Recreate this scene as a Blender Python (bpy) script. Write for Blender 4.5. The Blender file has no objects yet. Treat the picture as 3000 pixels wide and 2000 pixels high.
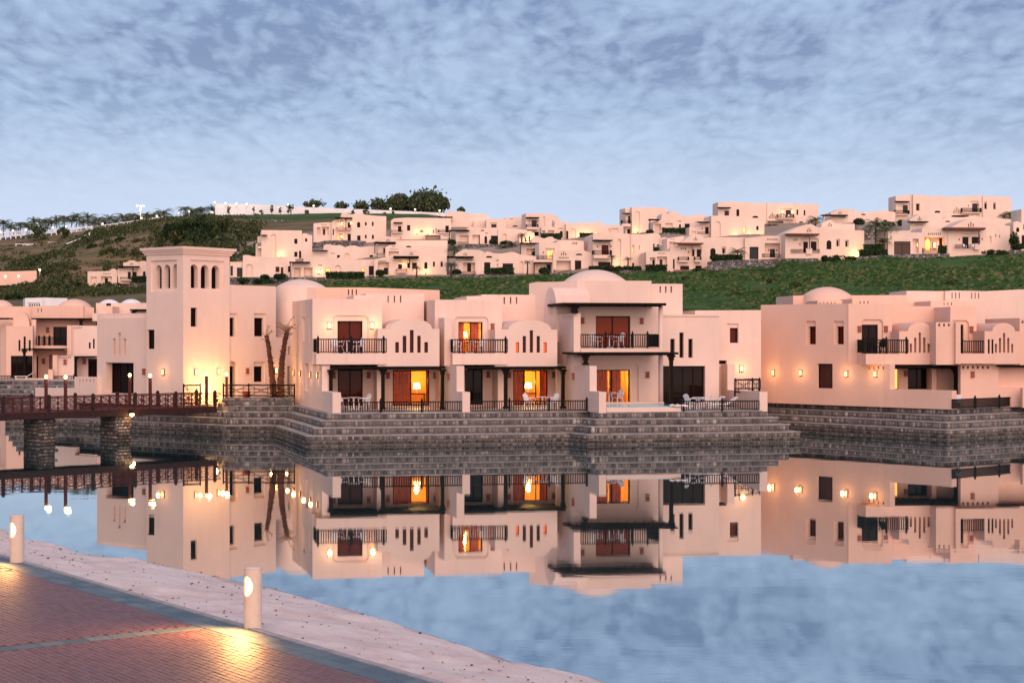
import bpy, math, random
from mathutils import Vector, Matrix, noise
from math import sin, cos, pi, radians, sqrt, atan2, exp
random.seed(7)
SC = bpy.context.scene
COL = SC.collection

# ------------------------------------------------------------------ camera
EYE = 5.85              # eye height above the lagoon, metres
FOC = 5000.0            # focal length in units of a 3000 px wide frame (60 mm)
HZ = 990.0              # row of the horizon in that frame
cam_d = bpy.data.cameras.new('camera')
cam_d.sensor_width = 36.0
cam_d.lens = 36.0 * FOC / 3000.0
cam_d.shift_y = -(1000.0 - HZ) / 3000.0
cam_d.clip_start = 0.5
cam_d.clip_end = 6000.0
cam = bpy.data.objects.new('camera', cam_d)
COL.objects.link(cam)
cam.location = (0, 0, EYE)
cam.rotation_euler = (radians(90), 0, 0)
SC.camera = cam

# ------------------------------------------------------------------ sky and sun
SUN_EL, SUN_AZ = radians(24.0), radians(168.0)     # compass: 0 = away from the camera (+Y), clockwise
world = bpy.data.worlds.new('World')
SC.world = world
world.use_nodes = True

def node_kit(tree):
    def N(t, **kw):
        n = tree.nodes.new(t)
        for k, v in kw.items():
            if k.startswith('i_'):
                n.inputs[k[2:].replace('_', ' ')].default_value = v
            else:
                setattr(n, k, v)
        return n
    def M(op, a, b=None, c=None, clamp=False):
        n = tree.nodes.new('ShaderNodeMath'); n.operation = op; n.use_clamp = clamp
        for k, v in enumerate((a, b, c)):
            if v is None: continue
            if isinstance(v, (int, float)): n.inputs[k].default_value = v
            else: tree.links.new(v, n.inputs[k])
        return n.outputs[0]
    def MIX(f, a, b, mode='MIX'):
        n = tree.nodes.new('ShaderNodeMix'); n.data_type = 'RGBA'; n.blend_type = mode
        for key, v in ((0, f), (6, a), (7, b)):
            if isinstance(v, (int, float)): n.inputs[key].default_value = v
            elif isinstance(v, (tuple, list)): n.inputs[key].default_value = tuple(v) + ((1,) if len(v) == 3 else ())
            else: tree.links.new(v, n.inputs[key])
        return n.outputs[2]
    def RAMP(f, *stops):
        n = tree.nodes.new('ShaderNodeValToRGB')
        el = n.color_ramp.elements
        while len(el) < len(stops): el.new(0.5)
        for e, (p, c) in zip(el, stops):
            e.position = p
            e.color = (c, c, c, 1) if isinstance(c, (int, float)) else tuple(c) + (1,)
        tree.links.new(f, n.inputs[0])
        return n.outputs[0]
    return N, M, MIX, RAMP

def build_world():
    t = world.node_tree
    t.nodes.clear()
    N, M, MIX, RAMP = node_kit(t)
    L = t.links.new
    out = N('ShaderNodeOutputWorld'); bg = N('ShaderNodeBackground'); L(bg.outputs[0], out.inputs[0])
    sky = N('ShaderNodeTexSky')
    sky.sky_type = 'NISHITA'; sky.sun_disc = False
    sky.sun_elevation = SUN_EL; sky.sun_rotation = SUN_AZ
    sky.air_density = 1.3; sky.dust_density = 1.2; sky.ozone_density = 3.0
    bg.inputs[1].default_value = SKY_STRENGTH
    tc = N('ShaderNodeTexCoord')
    sp = N('ShaderNodeSeparateXYZ'); L(tc.outputs['Generated'], sp.inputs[0])
    zc = M('MAXIMUM', sp.outputs[2], 0.0)
    # a layer of altocumulus: directions projected on a shallow shell
    k = M('DIVIDE', 1.0, M('ADD', zc, 0.16))
    cb = N('ShaderNodeCombineXYZ')
    L(M('MULTIPLY', M('MULTIPLY', sp.outputs[0], k), 2.0), cb.inputs[0]); L(M('MULTIPLY', sp.outputs[1], k), cb.inputs[1])
    warp = N('ShaderNodeTexNoise', i_Scale=2.2, i_Detail=2.0, i_Roughness=0.5); L(cb.outputs[0], warp.inputs[0])
    vm = N('ShaderNodeVectorMath', operation='MULTIPLY_ADD'); L(warp.outputs[1], vm.inputs[0])
    vm.inputs[1].default_value = (0.22, 0.22, 0.2); L(cb.outputs[0], vm.inputs[2])
    big = N('ShaderNodeTexNoise', i_Scale=1.5, i_Detail=4.0, i_Roughness=0.55); L(vm.outputs[0], big.inputs[0])
    mid = N('ShaderNodeTexNoise', i_Scale=11.0, i_Detail=7.0, i_Roughness=0.62, i_Distortion=0.1); L(vm.outputs[0], mid.inputs[0])
    vor = N('ShaderNodeTexVoronoi', feature='SMOOTH_F1', i_Scale=12.0, i_Smoothness=0.8, i_Detail=1.0, i_Roughness=0.5); L(vm.outputs[0], vor.inputs[0])
    s = M('ADD', M('MULTIPLY', big.outputs[0], 0.72), M('MULTIPLY', mid.outputs[0], 0.60))
    s = M('ADD', s, M('MULTIPLY', vor.outputs[0], -0.30))
    mask = RAMP(s, (0.30, 0.0), (0.43, 0.52), (0.62, 1.0))
    # the layer is seen edge on towards the horizon and melts into a veil
    veil = N('ShaderNodeMapRange', interpolation_type='SMOOTHSTEP'); L(zc, veil.inputs[0])
    veil.inputs[1].default_value = 0.062; veil.inputs[2].default_value = 0.165
    veil.inputs[3].default_value = 0.06; veil.inputs[4].default_value = 1.0
    base = MIX(1.0, sky.outputs[0], SKY_TINT, 'MULTIPLY')
    hz = N('ShaderNodeMapRange', interpolation_type='SMOOTHSTEP'); L(zc, hz.inputs[0])
    hz.inputs[1].default_value = 0.20; hz.inputs[2].default_value = 0.05
    layer = MIX(mask, GAP_COL, CLOUD_COL)
    low = MIX(hz.outputs[0], base, HAZE_COL)
    col = MIX(M('MULTIPLY', veil.outputs[0], 0.88), low, layer)
    L(col, bg.inputs[0])

SKY_STRENGTH = 0.10
SKY_TINT = (0.85, 0.95, 1.25)
HAZE_COL = (5.5, 6.35, 8.1)
CLOUD_COL = (3.85, 4.85, 6.6)
GAP_COL = (1.9, 2.5, 4.0)
build_world()
world.cycles.sampling_method = 'MANUAL'; world.cycles.sample_map_resolution = 512

sun_d = bpy.data.lights.new('sun', 'SUN')
sun_d.energy = 2.8
sun_d.angle = radians(70)
sun_d.color = (1.0, 0.655, 0.49)
sun = bpy.data.objects.new('sun', sun_d)
COL.objects.link(sun)
sdir = Vector((sin(SUN_AZ) * cos(SUN_EL), cos(SUN_AZ) * cos(SUN_EL), sin(SUN_EL)))
sun.rotation_euler = sdir.to_track_quat('Z', 'Y').to_euler()
sun.location = sdir * 300

vs = SC.view_settings
vs.view_transform = 'Standard'; vs.look = 'None'; vs.exposure = 0.22; vs.gamma = 1.0
vs.use_curve_mapping = False
SC.render.engine = 'CYCLES'
SC.cycles.use_denoising = True
SC.cycles.max_bounces = 6
SC.cycles.diffuse_bounces = 3
SC.cycles.glossy_bounces = 4
SC.cycles.transparent_max_bounces = 12
SC.cycles.caustics_reflective = False
SC.cycles.caustics_refractive = False
SC.cycles.sample_clamp_indirect = 4.0

# ------------------------------------------------------------------ materials
MAT = {}
def new_mat(name):
    m = bpy.data.materials.new(name); m.use_nodes = True
    MAT[name] = m
    t = m.node_tree
    b = t.nodes['Principled BSDF']
    return m, t, b

def island_rand(t):
    N, M, MIX, RAMP = node_kit(t)
    g = N('ShaderNodeNewGeometry'); o = N('ShaderNodeObjectInfo')
    return M('FRACT', M('ADD', g.outputs['Random Per Island'], M('MULTIPLY', o.outputs['Random'], 7.31)))

def simple(name, col, rough=0.8, bump=0.0, scale=3.0, var=0.12, spec=0.3, metallic=0.0, detail=5.0, stretch=None):
    m, t, b = new_mat(name)
    N, M, MIX, RAMP = node_kit(t); L = t.links.new
    tc = N('ShaderNodeTexCoord')
    nz = N('ShaderNodeTexNoise', i_Scale=scale, i_Detail=detail, i_Roughness=0.6)
    if stretch:
        mp = N('ShaderNodeMapping'); mp.inputs['Scale'].default_value = stretch
        L(tc.outputs['Object'], mp.inputs[0]); L(mp.outputs[0], nz.inputs[0])
    else:
        L(tc.outputs['Object'], nz.inputs[0])
    d = tuple(c * (1 - var) for c in col); e = tuple(min(1, c * (1 + var)) for c in col)
    L(RAMP(nz.outputs[0], (0.3, d), (0.7, e)), b.inputs['Base Color'])
    b.inputs['Roughness'].default_value = rough
    b.inputs['Specular IOR Level'].default_value = spec
    b.inputs['Metallic'].default_value = metallic
    if bump:
        n2 = N('ShaderNodeTexNoise', i_Scale=scale * 9, i_Detail=4.0); L(tc.outputs['Object'], n2.inputs[0])
        bp = N('ShaderNodeBump', i_Strength=bump, i_Distance=0.03); L(n2.outputs[0], bp.inputs['Height'])
        L(bp.outputs[0], b.inputs['Normal'])
    return m

def plaster(name, col):
    # render with broad weathering clouds, faint drip streaks and a fine trowelled relief
    m, t, b = new_mat(name)
    N, M, MIX, RAMP = node_kit(t); L = t.links.new
    tc = N('ShaderNodeTexCoord')
    n1 = N('ShaderNodeTexNoise', i_Scale=0.35, i_Detail=6.0, i_Roughness=0.6); L(tc.outputs['Object'], n1.inputs[0])
    mp = N('ShaderNodeMapping'); mp.inputs['Scale'].default_value = (2.2, 2.2, 0.16); L(tc.outputs['Object'], mp.inputs[0])
    n2 = N('ShaderNodeTexNoise', i_Scale=1.3, i_Detail=6.0, i_Roughness=0.65); L(mp.outputs[0], n2.inputs[0])
    c1 = RAMP(n1.outputs[0], (0.3, tuple(c * 0.93 for c in col)), (0.7, tuple(min(1, c * 1.05) for c in col)))
    c2 = MIX(RAMP(n2.outputs[0], (0.54, 0.0), (0.78, 0.32)), c1, tuple(c * k for c, k in zip(col, (0.72, 0.68, 0.64))))
    L(c2, b.inputs['Base Color'])
    b.inputs['Roughness'].default_value = 0.92
    b.inputs['Specular IOR Level'].default_value = 0.15
    n3 = N('ShaderNodeTexNoise', i_Scale=14.0, i_Detail=5.0); L(tc.outputs['Object'], n3.inputs[0])
    bp = N('ShaderNodeBump', i_Strength=0.12, i_Distance=0.02); L(n3.outputs[0], bp.inputs['Height'])
    L(bp.outputs[0], b.inputs['Normal'])
    return m

def by_island(name, stops, rough=0.85, bump=0.4, scale=12.0, spec=0.3, mottle=0.25, coat=0.0, trans=0.0):
    m, t, b = new_mat(name)
    N, M, MIX, RAMP = node_kit(t); L = t.links.new
    r = island_rand(t)
    c = RAMP(r, *stops)
    tc = N('ShaderNodeTexCoord')
    nz = N('ShaderNodeTexNoise', i_Scale=scale, i_Detail=5.0, i_Roughness=0.6)
    gp = N('ShaderNodeNewGeometry'); L(gp.outputs['Position'], nz.inputs[0])
    c = MIX(mottle, c, RAMP(nz.outputs[0], (0.3, 0.12), (0.72, 1.0)), 'MULTIPLY')
    L(c, b.inputs['Base Color'])
    b.inputs['Roughness'].default_value = rough
    b.inputs['Specular IOR Level'].default_value = spec
    if bump:
        bp = N('ShaderNodeBump', i_Strength=bump, i_Distance=0.03); L(nz.outputs[0], bp.inputs['Height'])
        L(bp.outputs[0], b.inputs['Normal'])
    if trans:
        b.inputs['Transmission Weight'].default_value = 0
        tr = N('ShaderNodeBsdfTranslucent'); L(c, tr.inputs[0])
        ms = N('ShaderNodeMixShader'); ms.inputs[0].default_value = trans
        L(b.outputs[0], ms.inputs[1]); L(tr.outputs[0], ms.inputs[2])
        L(ms.outputs[0], t.nodes['Material Output'].inputs[0])
    return m

def emit(name, col, strength):
    m, t, b = new_mat(name)
    b.inputs['Base Color'].default_value = tuple(col) + (1,)
    b.inputs['Emission Color'].default_value = tuple(col) + (1,)
    b.inputs['Emission Strength'].default_value = strength
    return m

def glass(name, tint, refl=0.35, see=0.0, rough=0.03):
    # dark glazing: a dim interior colour, or part see-through, under a mirror film
    m, t, b = new_mat(name)
    N, M, MIX, RAMP = node_kit(t); L = t.links.new
    gl = N('ShaderNodeBsdfGlossy'); gl.inputs['Roughness'].default_value = rough
    gl.inputs['Color'].default_value = (0.9, 0.9, 0.9, 1)
    df = N('ShaderNodeBsdfDiffuse'); df.inputs[0].default_value = tuple(tint) + (1,)
    fr = N('ShaderNodeFresnel', i_IOR=1.5)
    f = M('MULTIPLY', fr.outputs[0], refl / 0.35)
    inner = df.outputs[0]
    if see:
        tr = N('ShaderNodeBsdfTransparent'); mx = N('ShaderNodeMixShader'); mx.inputs[0].default_value = see
        L(df.outputs[0], mx.inputs[1]); L(tr.outputs[0], mx.inputs[2]); inner = mx.outputs[0]
    ms = N('ShaderNodeMixShader'); L(f, ms.inputs[0]); L(inner, ms.inputs[1]); L(gl.outputs[0], ms.inputs[2])
    L(ms.outputs[0], t.nodes['Material Output'].inputs[0])
    return m

plaster('plaster', (0.81, 0.60, 0.505))
plaster('plaster_hill', (0.82, 0.625, 0.515))
plaster('plaster_peach', (0.82, 0.53, 0.415))
plaster('plaster_white', (0.80, 0.79, 0.80))
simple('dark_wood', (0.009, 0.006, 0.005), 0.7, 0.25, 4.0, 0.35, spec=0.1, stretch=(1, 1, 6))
simple('black_paint', (0.007, 0.006, 0.006), 0.6, 0.0, 4.0, 0.3, spec=0.12)
simple('bridge_wood', (0.070, 0.014, 0.011), 0.62, 0.3, 5.0, 0.4)
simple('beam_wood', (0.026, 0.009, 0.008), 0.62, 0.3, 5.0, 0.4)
simple('red_wood', (0.18, 0.05, 0.035), 0.6, 0.2, 5.0, 0.3)
simple('frame', (0.010, 0.006, 0.005), 0.6, 0.0, 5.0, 0.2, spec=0.12)
simple('garage', (0.085, 0.045, 0.038), 0.6, 0.0, 2.0, 0.2)
glass('glass_dark', (0.012, 0.006, 0.005), 0.05)
glass('glass_red', (0.085, 0.013, 0.006), 0.05)
glass('glass_blue', (0.016, 0.016, 0.022), 0.10)
glass('glass_clear', (0.02, 0.012, 0.01), 0.05, see=0.97)
emit('lit_pane', (1.0, 0.42, 0.10), 1.6)
emit('lit_red', (0.9, 0.12, 0.02), 0.55)
simple('sconce_body', (0.30, 0.085, 0.060), 0.6, 0.1, 8.0, 0.2)
emit('lamp_warm', (1.0, 0.58, 0.20), 4.5)
emit('lamp_soft', (1.0, 0.70, 0.32), 3.5)
emit('lamp_white', (1.0, 0.95, 0.62), 1.6)
emit('lamp_flood', (1.0, 0.70, 0.28), 9.0)
simple('curtain', (0.58, 0.13, 0.05), 0.9, 0.0, 3.0, 0.2)
simple('room_wall', (0.75, 0.42, 0.08), 0.9, 0.0, 2.0, 0.1)
simple('white_plastic', (0.80, 0.80, 0.82), 0.4, 0.0, 5.0, 0.05, spec=0.5)
simple('towel', (0.82, 0.80, 0.79), 0.95, 0.3, 12.0, 0.08)
simple('floor_tile', (0.56, 0.46, 0.40), 0.6, 0.0, 1.5, 0.1)
simple('mortar', (0.155, 0.138, 0.13), 0.95, 0.6, 2.0, 0.35)
simple('ledge', (0.33, 0.31, 0.305), 0.9, 0.5, 1.6, 0.3)
simple('earth', (0.30, 0.22, 0.16), 0.95, 0.5, 0.3, 0.3)
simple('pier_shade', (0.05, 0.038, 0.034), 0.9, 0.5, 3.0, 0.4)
by_island('stone', [(0.0, (0.10, 0.094, 0.094)), (0.25, (0.17, 0.152, 0.145)), (0.55, (0.245, 0.21, 0.195)), (0.82, (0.32, 0.275, 0.255)), (0.95, (0.42, 0.345, 0.30)), (1.0, (0.56, 0.49, 0.455))], 0.9, 0.7, 5.0, mottle=0.5)
by_island('stone_wet_shade', [(0.0, (0.045, 0.042, 0.04)), (0.35, (0.105, 0.094, 0.086)), (0.75, (0.165, 0.145, 0.13)), (1.0, (0.28, 0.24, 0.22))], 0.75, 0.7, 7.0, mottle=0.6)  # wet stone along the waterline; on the bridge piers, shade painted into the colour
by_island('leaf', [(0.0, (0.014, 0.036, 0.011)), (0.5, (0.030, 0.068, 0.020)), (1.0, (0.065, 0.11, 0.032))], 0.7, 0.0, 1.0, trans=0.25, mottle=0.4)
by_island('leaf_dry', [(0.0, (0.030, 0.056, 0.016)), (0.45, (0.075, 0.108, 0.032)), (0.8, (0.12, 0.135, 0.045)), (1.0, (0.20, 0.155, 0.07))], 0.8, 0.0, 1.0, trans=0.2, mottle=0.5)
by_island('leaf_grey', [(0.0, (0.050, 0.078, 0.036)), (0.5, (0.10, 0.135, 0.062)), (1.0, (0.18, 0.205, 0.115))], 0.8, 0.0, 1.0, trans=0.2, mottle=0.4)
by_island('leaf_palm', [(0.0, (0.07, 0.10, 0.045)), (0.5, (0.13, 0.155, 0.075)), (1.0, (0.22, 0.20, 0.11))], 0.6, 0.0, 1.0, trans=0.2, mottle=0.3)
by_island('flower', [(0.0, (0.35, 0.10, 0.09)), (1.0, (0.55, 0.22, 0.2))], 0.8, 0.0, 1.0)
simple('bark', (0.10, 0.042, 0.028), 0.95, 0.8, 4.0, 0.45)
simple('trunk', (0.10, 0.075, 0.055), 0.95, 0.6, 2.0, 0.3)
by_island('dead_frond', [(0.0, (0.20, 0.10, 0.055)), (1.0, (0.36, 0.21, 0.12))], 0.9, 0.0, 4.0)
by_island('brick_paver', [(0.0, (0.165, 0.070, 0.068)), (0.4, (0.19, 0.084, 0.080)), (0.75, (0.21, 0.100, 0.094)), (1.0, (0.175, 0.092, 0.096))], 0.55, 0.3, 22.0, spec=0.5, mottle=0.22)
by_island('border_paver', [(0.0, (0.085, 0.125, 0.150)), (0.6, (0.12, 0.165, 0.190)), (1.0, (0.17, 0.205, 0.22))], 0.62, 0.35, 22.0, spec=0.45, mottle=0.3)
simple('joint_sand', (0.17, 0.10, 0.092), 0.95, 0.3, 9.0, 0.25)
simple('kerb', (0.36, 0.335, 0.335), 0.85, 0.4, 3.0, 0.2)
simple('bollard', (0.66, 0.52, 0.42), 0.7, 0.1, 6.0, 0.06)
simple('steel_grey', (0.45, 0.45, 0.47), 0.5, 0.0, 4.0, 0.1)
simple('clay', (0.30, 0.05, 0.03), 0.7, 0.1, 4.0, 0.15)
by_island('pebble', [(0.0, (0.06, 0.05, 0.05)), (0.6, (0.30, 0.25, 0.22)), (1.0, (0.7, 0.66, 0.62))], 0.8, 0.0, 4.0)

def special_mats():
    # sand
    m, t, b = new_mat('sand'); N, M, MIX, RAMP = node_kit(t); L = t.links.new
    tc = N('ShaderNodeTexCoord')
    n1 = N('ShaderNodeTexNoise', i_Scale=0.9, i_Detail=8.0, i_Roughness=0.65); L(tc.outputs['Object'], n1.inputs[0])
    n2 = N('ShaderNodeTexNoise', i_Scale=30.0, i_Detail=6.0, i_Roughness=0.75); L(tc.outputs['Object'], n2.inputs[0])
    c = RAMP(n1.outputs[0], (0.3, (0.66, 0.48, 0.42)), (0.5, (0.80, 0.64, 0.585)), (0.72, (0.86, 0.74, 0.69)))
    c = MIX(0.22, c, RAMP(n2.outputs[0], (0.34, 0.25), (0.5, 0.92), (0.7, 1.0)), 'MULTIPLY')
    wt = N('ShaderNodeSeparateXYZ'); gp = N('ShaderNodeNewGeometry'); L(gp.outputs['Position'], wt.inputs[0])
    wet = N('ShaderNodeMapRange'); L(wt.outputs[2], wet.inputs[0]); wet.inputs[1].default_value = 0.0; wet.inputs[2].default_value = 0.14
    wet.inputs[3].default_value = 0.45; wet.inputs[4].default_value = 1.0
    c = MIX(1.0, c, wet.outputs[0], 'MULTIPLY')
    L(c, b.inputs['Base Color']); b.inputs['Roughness'].default_value = 0.95; b.inputs['Specular IOR Level'].default_value = 0.2
    n3 = N('ShaderNodeTexNoise', i_Scale=9.0, i_Detail=9.0, i_Roughness=0.75); L(tc.outputs['Object'], n3.inputs[0])
    bp = N('ShaderNodeBump', i_Strength=0.42, i_Distance=0.10); L(n3.outputs[0], bp.inputs['Height']); L(bp.outputs[0], b.inputs['Normal'])
    # lagoon: a still sheet, slightly ruffled, over dark green water
    m, t, b = new_mat('water'); N, M, MIX, RAMP = node_kit(t); L = t.links.new
    gl = N('ShaderNodeBsdfGlossy'); gl.inputs['Color'].default_value = (0.77, 0.82, 0.83, 1)
    df = N('ShaderNodeBsdfDiffuse'); df.inputs[0].default_value = (0.040, 0.105, 0.115, 1)
    lw = N('ShaderNodeFresnel', i_IOR=1.33)
    f = M('ADD', M('MULTIPLY', lw.outputs[0], 0.16), 0.80, clamp=True)
    ms = N('ShaderNodeMixShader'); L(f, ms.inputs[0]); L(df.outputs[0], ms.inputs[1]); L(gl.outputs[0], ms.inputs[2])
    L(ms.outputs[0], t.nodes['Material Output'].inputs[0])
    tc = N('ShaderNodeTexCoord')
    nr = N('ShaderNodeTexNoise', i_Scale=0.035, i_Detail=4.0); L(tc.outputs['Object'], nr.inputs[0])
    L(M('MULTIPLY', RAMP(nr.outputs[0], (0.35, 0.35), (0.7, 1.0)), 0.030), gl.inputs['Roughness'])
    mp = N('ShaderNodeMapping'); mp.inputs['Scale'].default_value = (0.35, 1.0, 1.0); L(tc.outputs['Object'], mp.inputs[0])
    nz = N('ShaderNodeTexNoise', i_Scale=0.9, i_Detail=4.0, i_Roughness=0.5); L(mp.outputs[0], nz.inputs[0])
    bp = N('ShaderNodeBump', i_Strength=0.018, i_Distance=0.12)
    n5 = N('ShaderNodeTexNoise', i_Scale=0.06, i_Detail=3.0); L(mp.outputs[0], n5.inputs[0])
    L(M('MULTIPLY', nz.outputs[0], RAMP(n5.outputs[0], (0.42, 0.15), (0.62, 1.0))), bp.inputs['Height'])
    L(bp.outputs[0], gl.inputs['Normal'])
    # pool
    m, t, b = new_mat('pool'); b.inputs['Base Color'].default_value = (0.05, 0.42, 0.55, 1); b.inputs['Roughness'].default_value = 0.08
    # hillside: patches of mown grass and bare soil, dry scrub ground to the west
    m, t, b = new_mat('hill'); N, M, MIX, RAMP = node_kit(t); L = t.links.new
    gp = N('ShaderNodeNewGeometry')
    n1 = N('ShaderNodeTexNoise', i_Scale=0.045, i_Detail=8.0, i_Roughness=0.62); L(gp.outputs['Position'], n1.inputs[0])
    mp = N('ShaderNodeMapping'); mp.inputs['Scale'].default_value = (0.20, 1.0, 1.6); L(gp.outputs['Position'], mp.inputs[0])
    n2 = N('ShaderNodeTexNoise', i_Scale=0.22, i_Detail=8.0, i_Roughness=0.7); L(mp.outputs[0], n2.inputs[0])
    lawn = RAMP(n2.outputs[0], (0.30, (0.026, 0.066, 0.018)), (0.46, (0.045, 0.108, 0.028)), (0.58, (0.085, 0.140, 0.042)), (0.70, (0.20, 0.16, 0.09)))
    lawn = MIX(RAMP(n1.outputs[0], (0.56, 0.0), (0.76, 0.45)), lawn, (0.10, 0.085, 0.055))
    dry = RAMP(n2.outputs[0], (0.30, (0.085, 0.088, 0.036)), (0.50, (0.17, 0.135, 0.070)), (0.70, (0.34, 0.215, 0.145)))
    at_ = N('ShaderNodeAttribute', attribute_name='dry')
    pl_ = N('ShaderNodeAttribute', attribute_name='pale')
    L(MIX(pl_.outputs['Fac'], MIX(at_.outputs['Fac'], lawn, dry), RAMP(n2.outputs[0], (0.3, (0.34, 0.25, 0.19)), (0.7, (0.52, 0.40, 0.32)))), b.inputs['Base Color'])
    b.inputs['Roughness'].default_value = 0.95; b.inputs['Specular IOR Level'].default_value = 0.1
    n4 = N('ShaderNodeTexNoise', i_Scale=1.6, i_Detail=6.0, i_Roughness=0.7); L(gp.outputs['Position'], n4.inputs[0])
    bp = N('ShaderNodeBump', i_Strength=0.8, i_Distance=0.6); L(n4.outputs[0], bp.inputs['Height']); L(bp.outputs[0], b.inputs['Normal'])
    # rubble walls too far off to tell the stones apart
    m, t, b = new_mat('rubble'); N, M, MIX, RAMP = node_kit(t); L = t.links.new
    gp = N('ShaderNodeNewGeometry')
    vo = N('ShaderNodeTexVoronoi', i_Scale=2.6); L(gp.outputs['Position'], vo.inputs[0])
    sx = N('ShaderNodeSeparateColor'); L(vo.outputs['Color'], sx.inputs[0])
    c = RAMP(sx.outputs[0], (0.0, (0.09, 0.083, 0.085)), (0.5, (0.18, 0.165, 0.165)), (0.85, (0.29, 0.265, 0.25)), (1.0, (0.52, 0.45, 0.40)))
    c = MIX(0.8, c, RAMP(vo.outputs['Distance'], (0.25, 1.0), (0.55, 0.35)), 'MULTIPLY')
    L(c, b.inputs['Base Color']); b.inputs['Roughness'].default_value = 0.95
    bp = N('ShaderNodeBump', i_Strength=0.9, i_Distance=0.15, invert=True); L(vo.outputs['Distance'], bp.inputs['Height']); L(bp.outputs[0], b.inputs['Normal'])
special_mats()

# ------------------------------------------------------------------ building kit
ORG = {}
ORD = 'first second third fourth fifth sixth seventh eighth ninth tenth eleventh twelfth thirteenth fourteenth fifteenth sixteenth seventeenth eighteenth nineteenth twentieth'.split()
ORD += ['twenty-' + w for w in ORD[:9]] + ['thirtieth', 'thirty-first', 'thirty-second']
def vadd(a, b): return (a[0] + b[0], a[1] + b[1], a[2] + b[2])

class MB:
    def __init__(s): s.v = []; s.f = []; s.m = []
    def quad(s, *pts, m=0):
        k = len(s.v); s.v += [tuple(p) for p in pts]; s.f.append(tuple(range(k, k + len(pts)))); s.m.append(m)
    def hexa(s, p, m=0):                       # p: 4 bottom, 4 top (same order)
        k = len(s.v); s.v += [tuple(q) for q in p]
        for f in ((3, 2, 1, 0), (4, 5, 6, 7), (0, 1, 5, 4), (1, 2, 6, 5), (2, 3, 7, 6), (3, 0, 4, 7)):
            s.f.append(tuple(k + i for i in f)); s.m.append(m)
    def box(s, x0, x1, y0, y1, z0, z1, m=0):
        s.hexa([(x0, y0, z0), (x1, y0, z0), (x1, y1, z0), (x0, y1, z0), (x0, y0, z1), (x1, y0, z1), (x1, y1, z1), (x0, y1, z1)], m)
    def bar(s, a, b, w, h=None, m=0, up=(0, 0, 1)):   # rectangular bar from a to b
        h = h or w
        a = Vector(a); b = Vector(b); d = (b - a).normalized(); up = Vector(up)
        if abs(d.dot(up)) > 0.98: up = Vector((0, 1, 0))
        r = d.cross(up).normalized() * (w / 2); n = r.cross(d).normalized() * (h / 2)
        s.hexa([a - r - n, a + r - n, b + r - n, b - r - n, a - r + n, a + r + n, b + r + n, b - r + n], m)
    def tube(s, pts, rad, n=8, m=0, cap=True):
        pts = [Vector(p) for p in pts]
        if not isinstance(rad, (list, tuple)): rad = [rad] * len(pts)
        k = len(s.v); ref = Vector((0.3, 0.2, 1)).normalized()
        for i, p in enumerate(pts):
            d = (pts[min(i + 1, len(pts) - 1)] - pts[max(i - 1, 0)]).normalized()
            if abs(d.dot(ref)) > 0.95: r0 = Vector((1, 0, 0))
            else: r0 = ref
            a = d.cross(r0).normalized(); b = d.cross(a)
            for j in range(n):
                t = 2 * pi * j / n
                s.v.append(tuple(p + (a * cos(t) + b * sin(t)) * rad[i]))
        for i in range(len(pts) - 1):
            for j in range(n):
                s.f.append((k + i * n + j, k + i * n + (j + 1) % n, k + (i + 1) * n + (j + 1) % n, k + (i + 1) * n + j)); s.m.append(m)
        if cap:
            s.f.append(tuple(k + j for j in range(n))[::-1]); s.m.append(m)
            s.f.append(tuple(k + (len(pts) - 1) * n + j for j in range(n))); s.m.append(m)
    def lathe(s, c, prof, n=16, m=0):          # prof: (r, z) from bottom up
        k = len(s.v)
        for r, z in prof:
            for j in range(n):
                t = 2 * pi * j / n; s.v.append((c[0] + r * cos(t), c[1] + r * sin(t), c[2] + z))
        for i in range(len(prof) - 1):
            for j in range(n):
                s.f.append((k + i * n + j, k + i * n + (j + 1) % n, k + (i + 1) * n + (j + 1) % n, k + (i + 1) * n + j)); s.m.append(m)
        if prof[-1][0] > 1e-4: s.f.append(tuple(k + (len(prof) - 1) * n + j for j in range(n))); s.m.append(m)
        if prof[0][0] > 1e-4: s.f.append(tuple(k + j for j in range(n))[::-1]); s.m.append(m)
    def add(s, verts, faces, M=None, m=0):
        k = len(s.v)
        s.v += [tuple(M @ Vector(p)) for p in verts] if M else list(verts)
        for f in faces: s.f.append(tuple(k + i for i in f)); s.m.append(m)
    def mesh(s, name, mats, org=(0, 0, 0), smooth=False):
        me = bpy.data.meshes.new(name)
        me.from_pydata([(x - org[0], y - org[1], z - org[2]) for x, y, z in s.v], [], s.f)
        for k in (mats if isinstance(mats, (list, tuple)) else [mats]): me.materials.append(MAT[k])
        if len(me.materials) > 1: me.polygons.foreach_set('material_index', s.m)
        if smooth: me.polygons.foreach_set('use_smooth', [True] * len(me.polygons))
        me.update()
        return me
    def build(s, name, mats, parent=None, smooth=False, org=None):
        org = ORG.get(parent.name, (0, 0, 0)) if parent else (org or (0, 0, 0))
        o = bpy.data.objects.new(name, s.mesh(name, mats, org, smooth))
        COL.objects.link(o)
        if parent: o.parent = parent; ORG[o.name] = org
        else: o.location = org; ORG[o.name] = org
        return o

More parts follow.
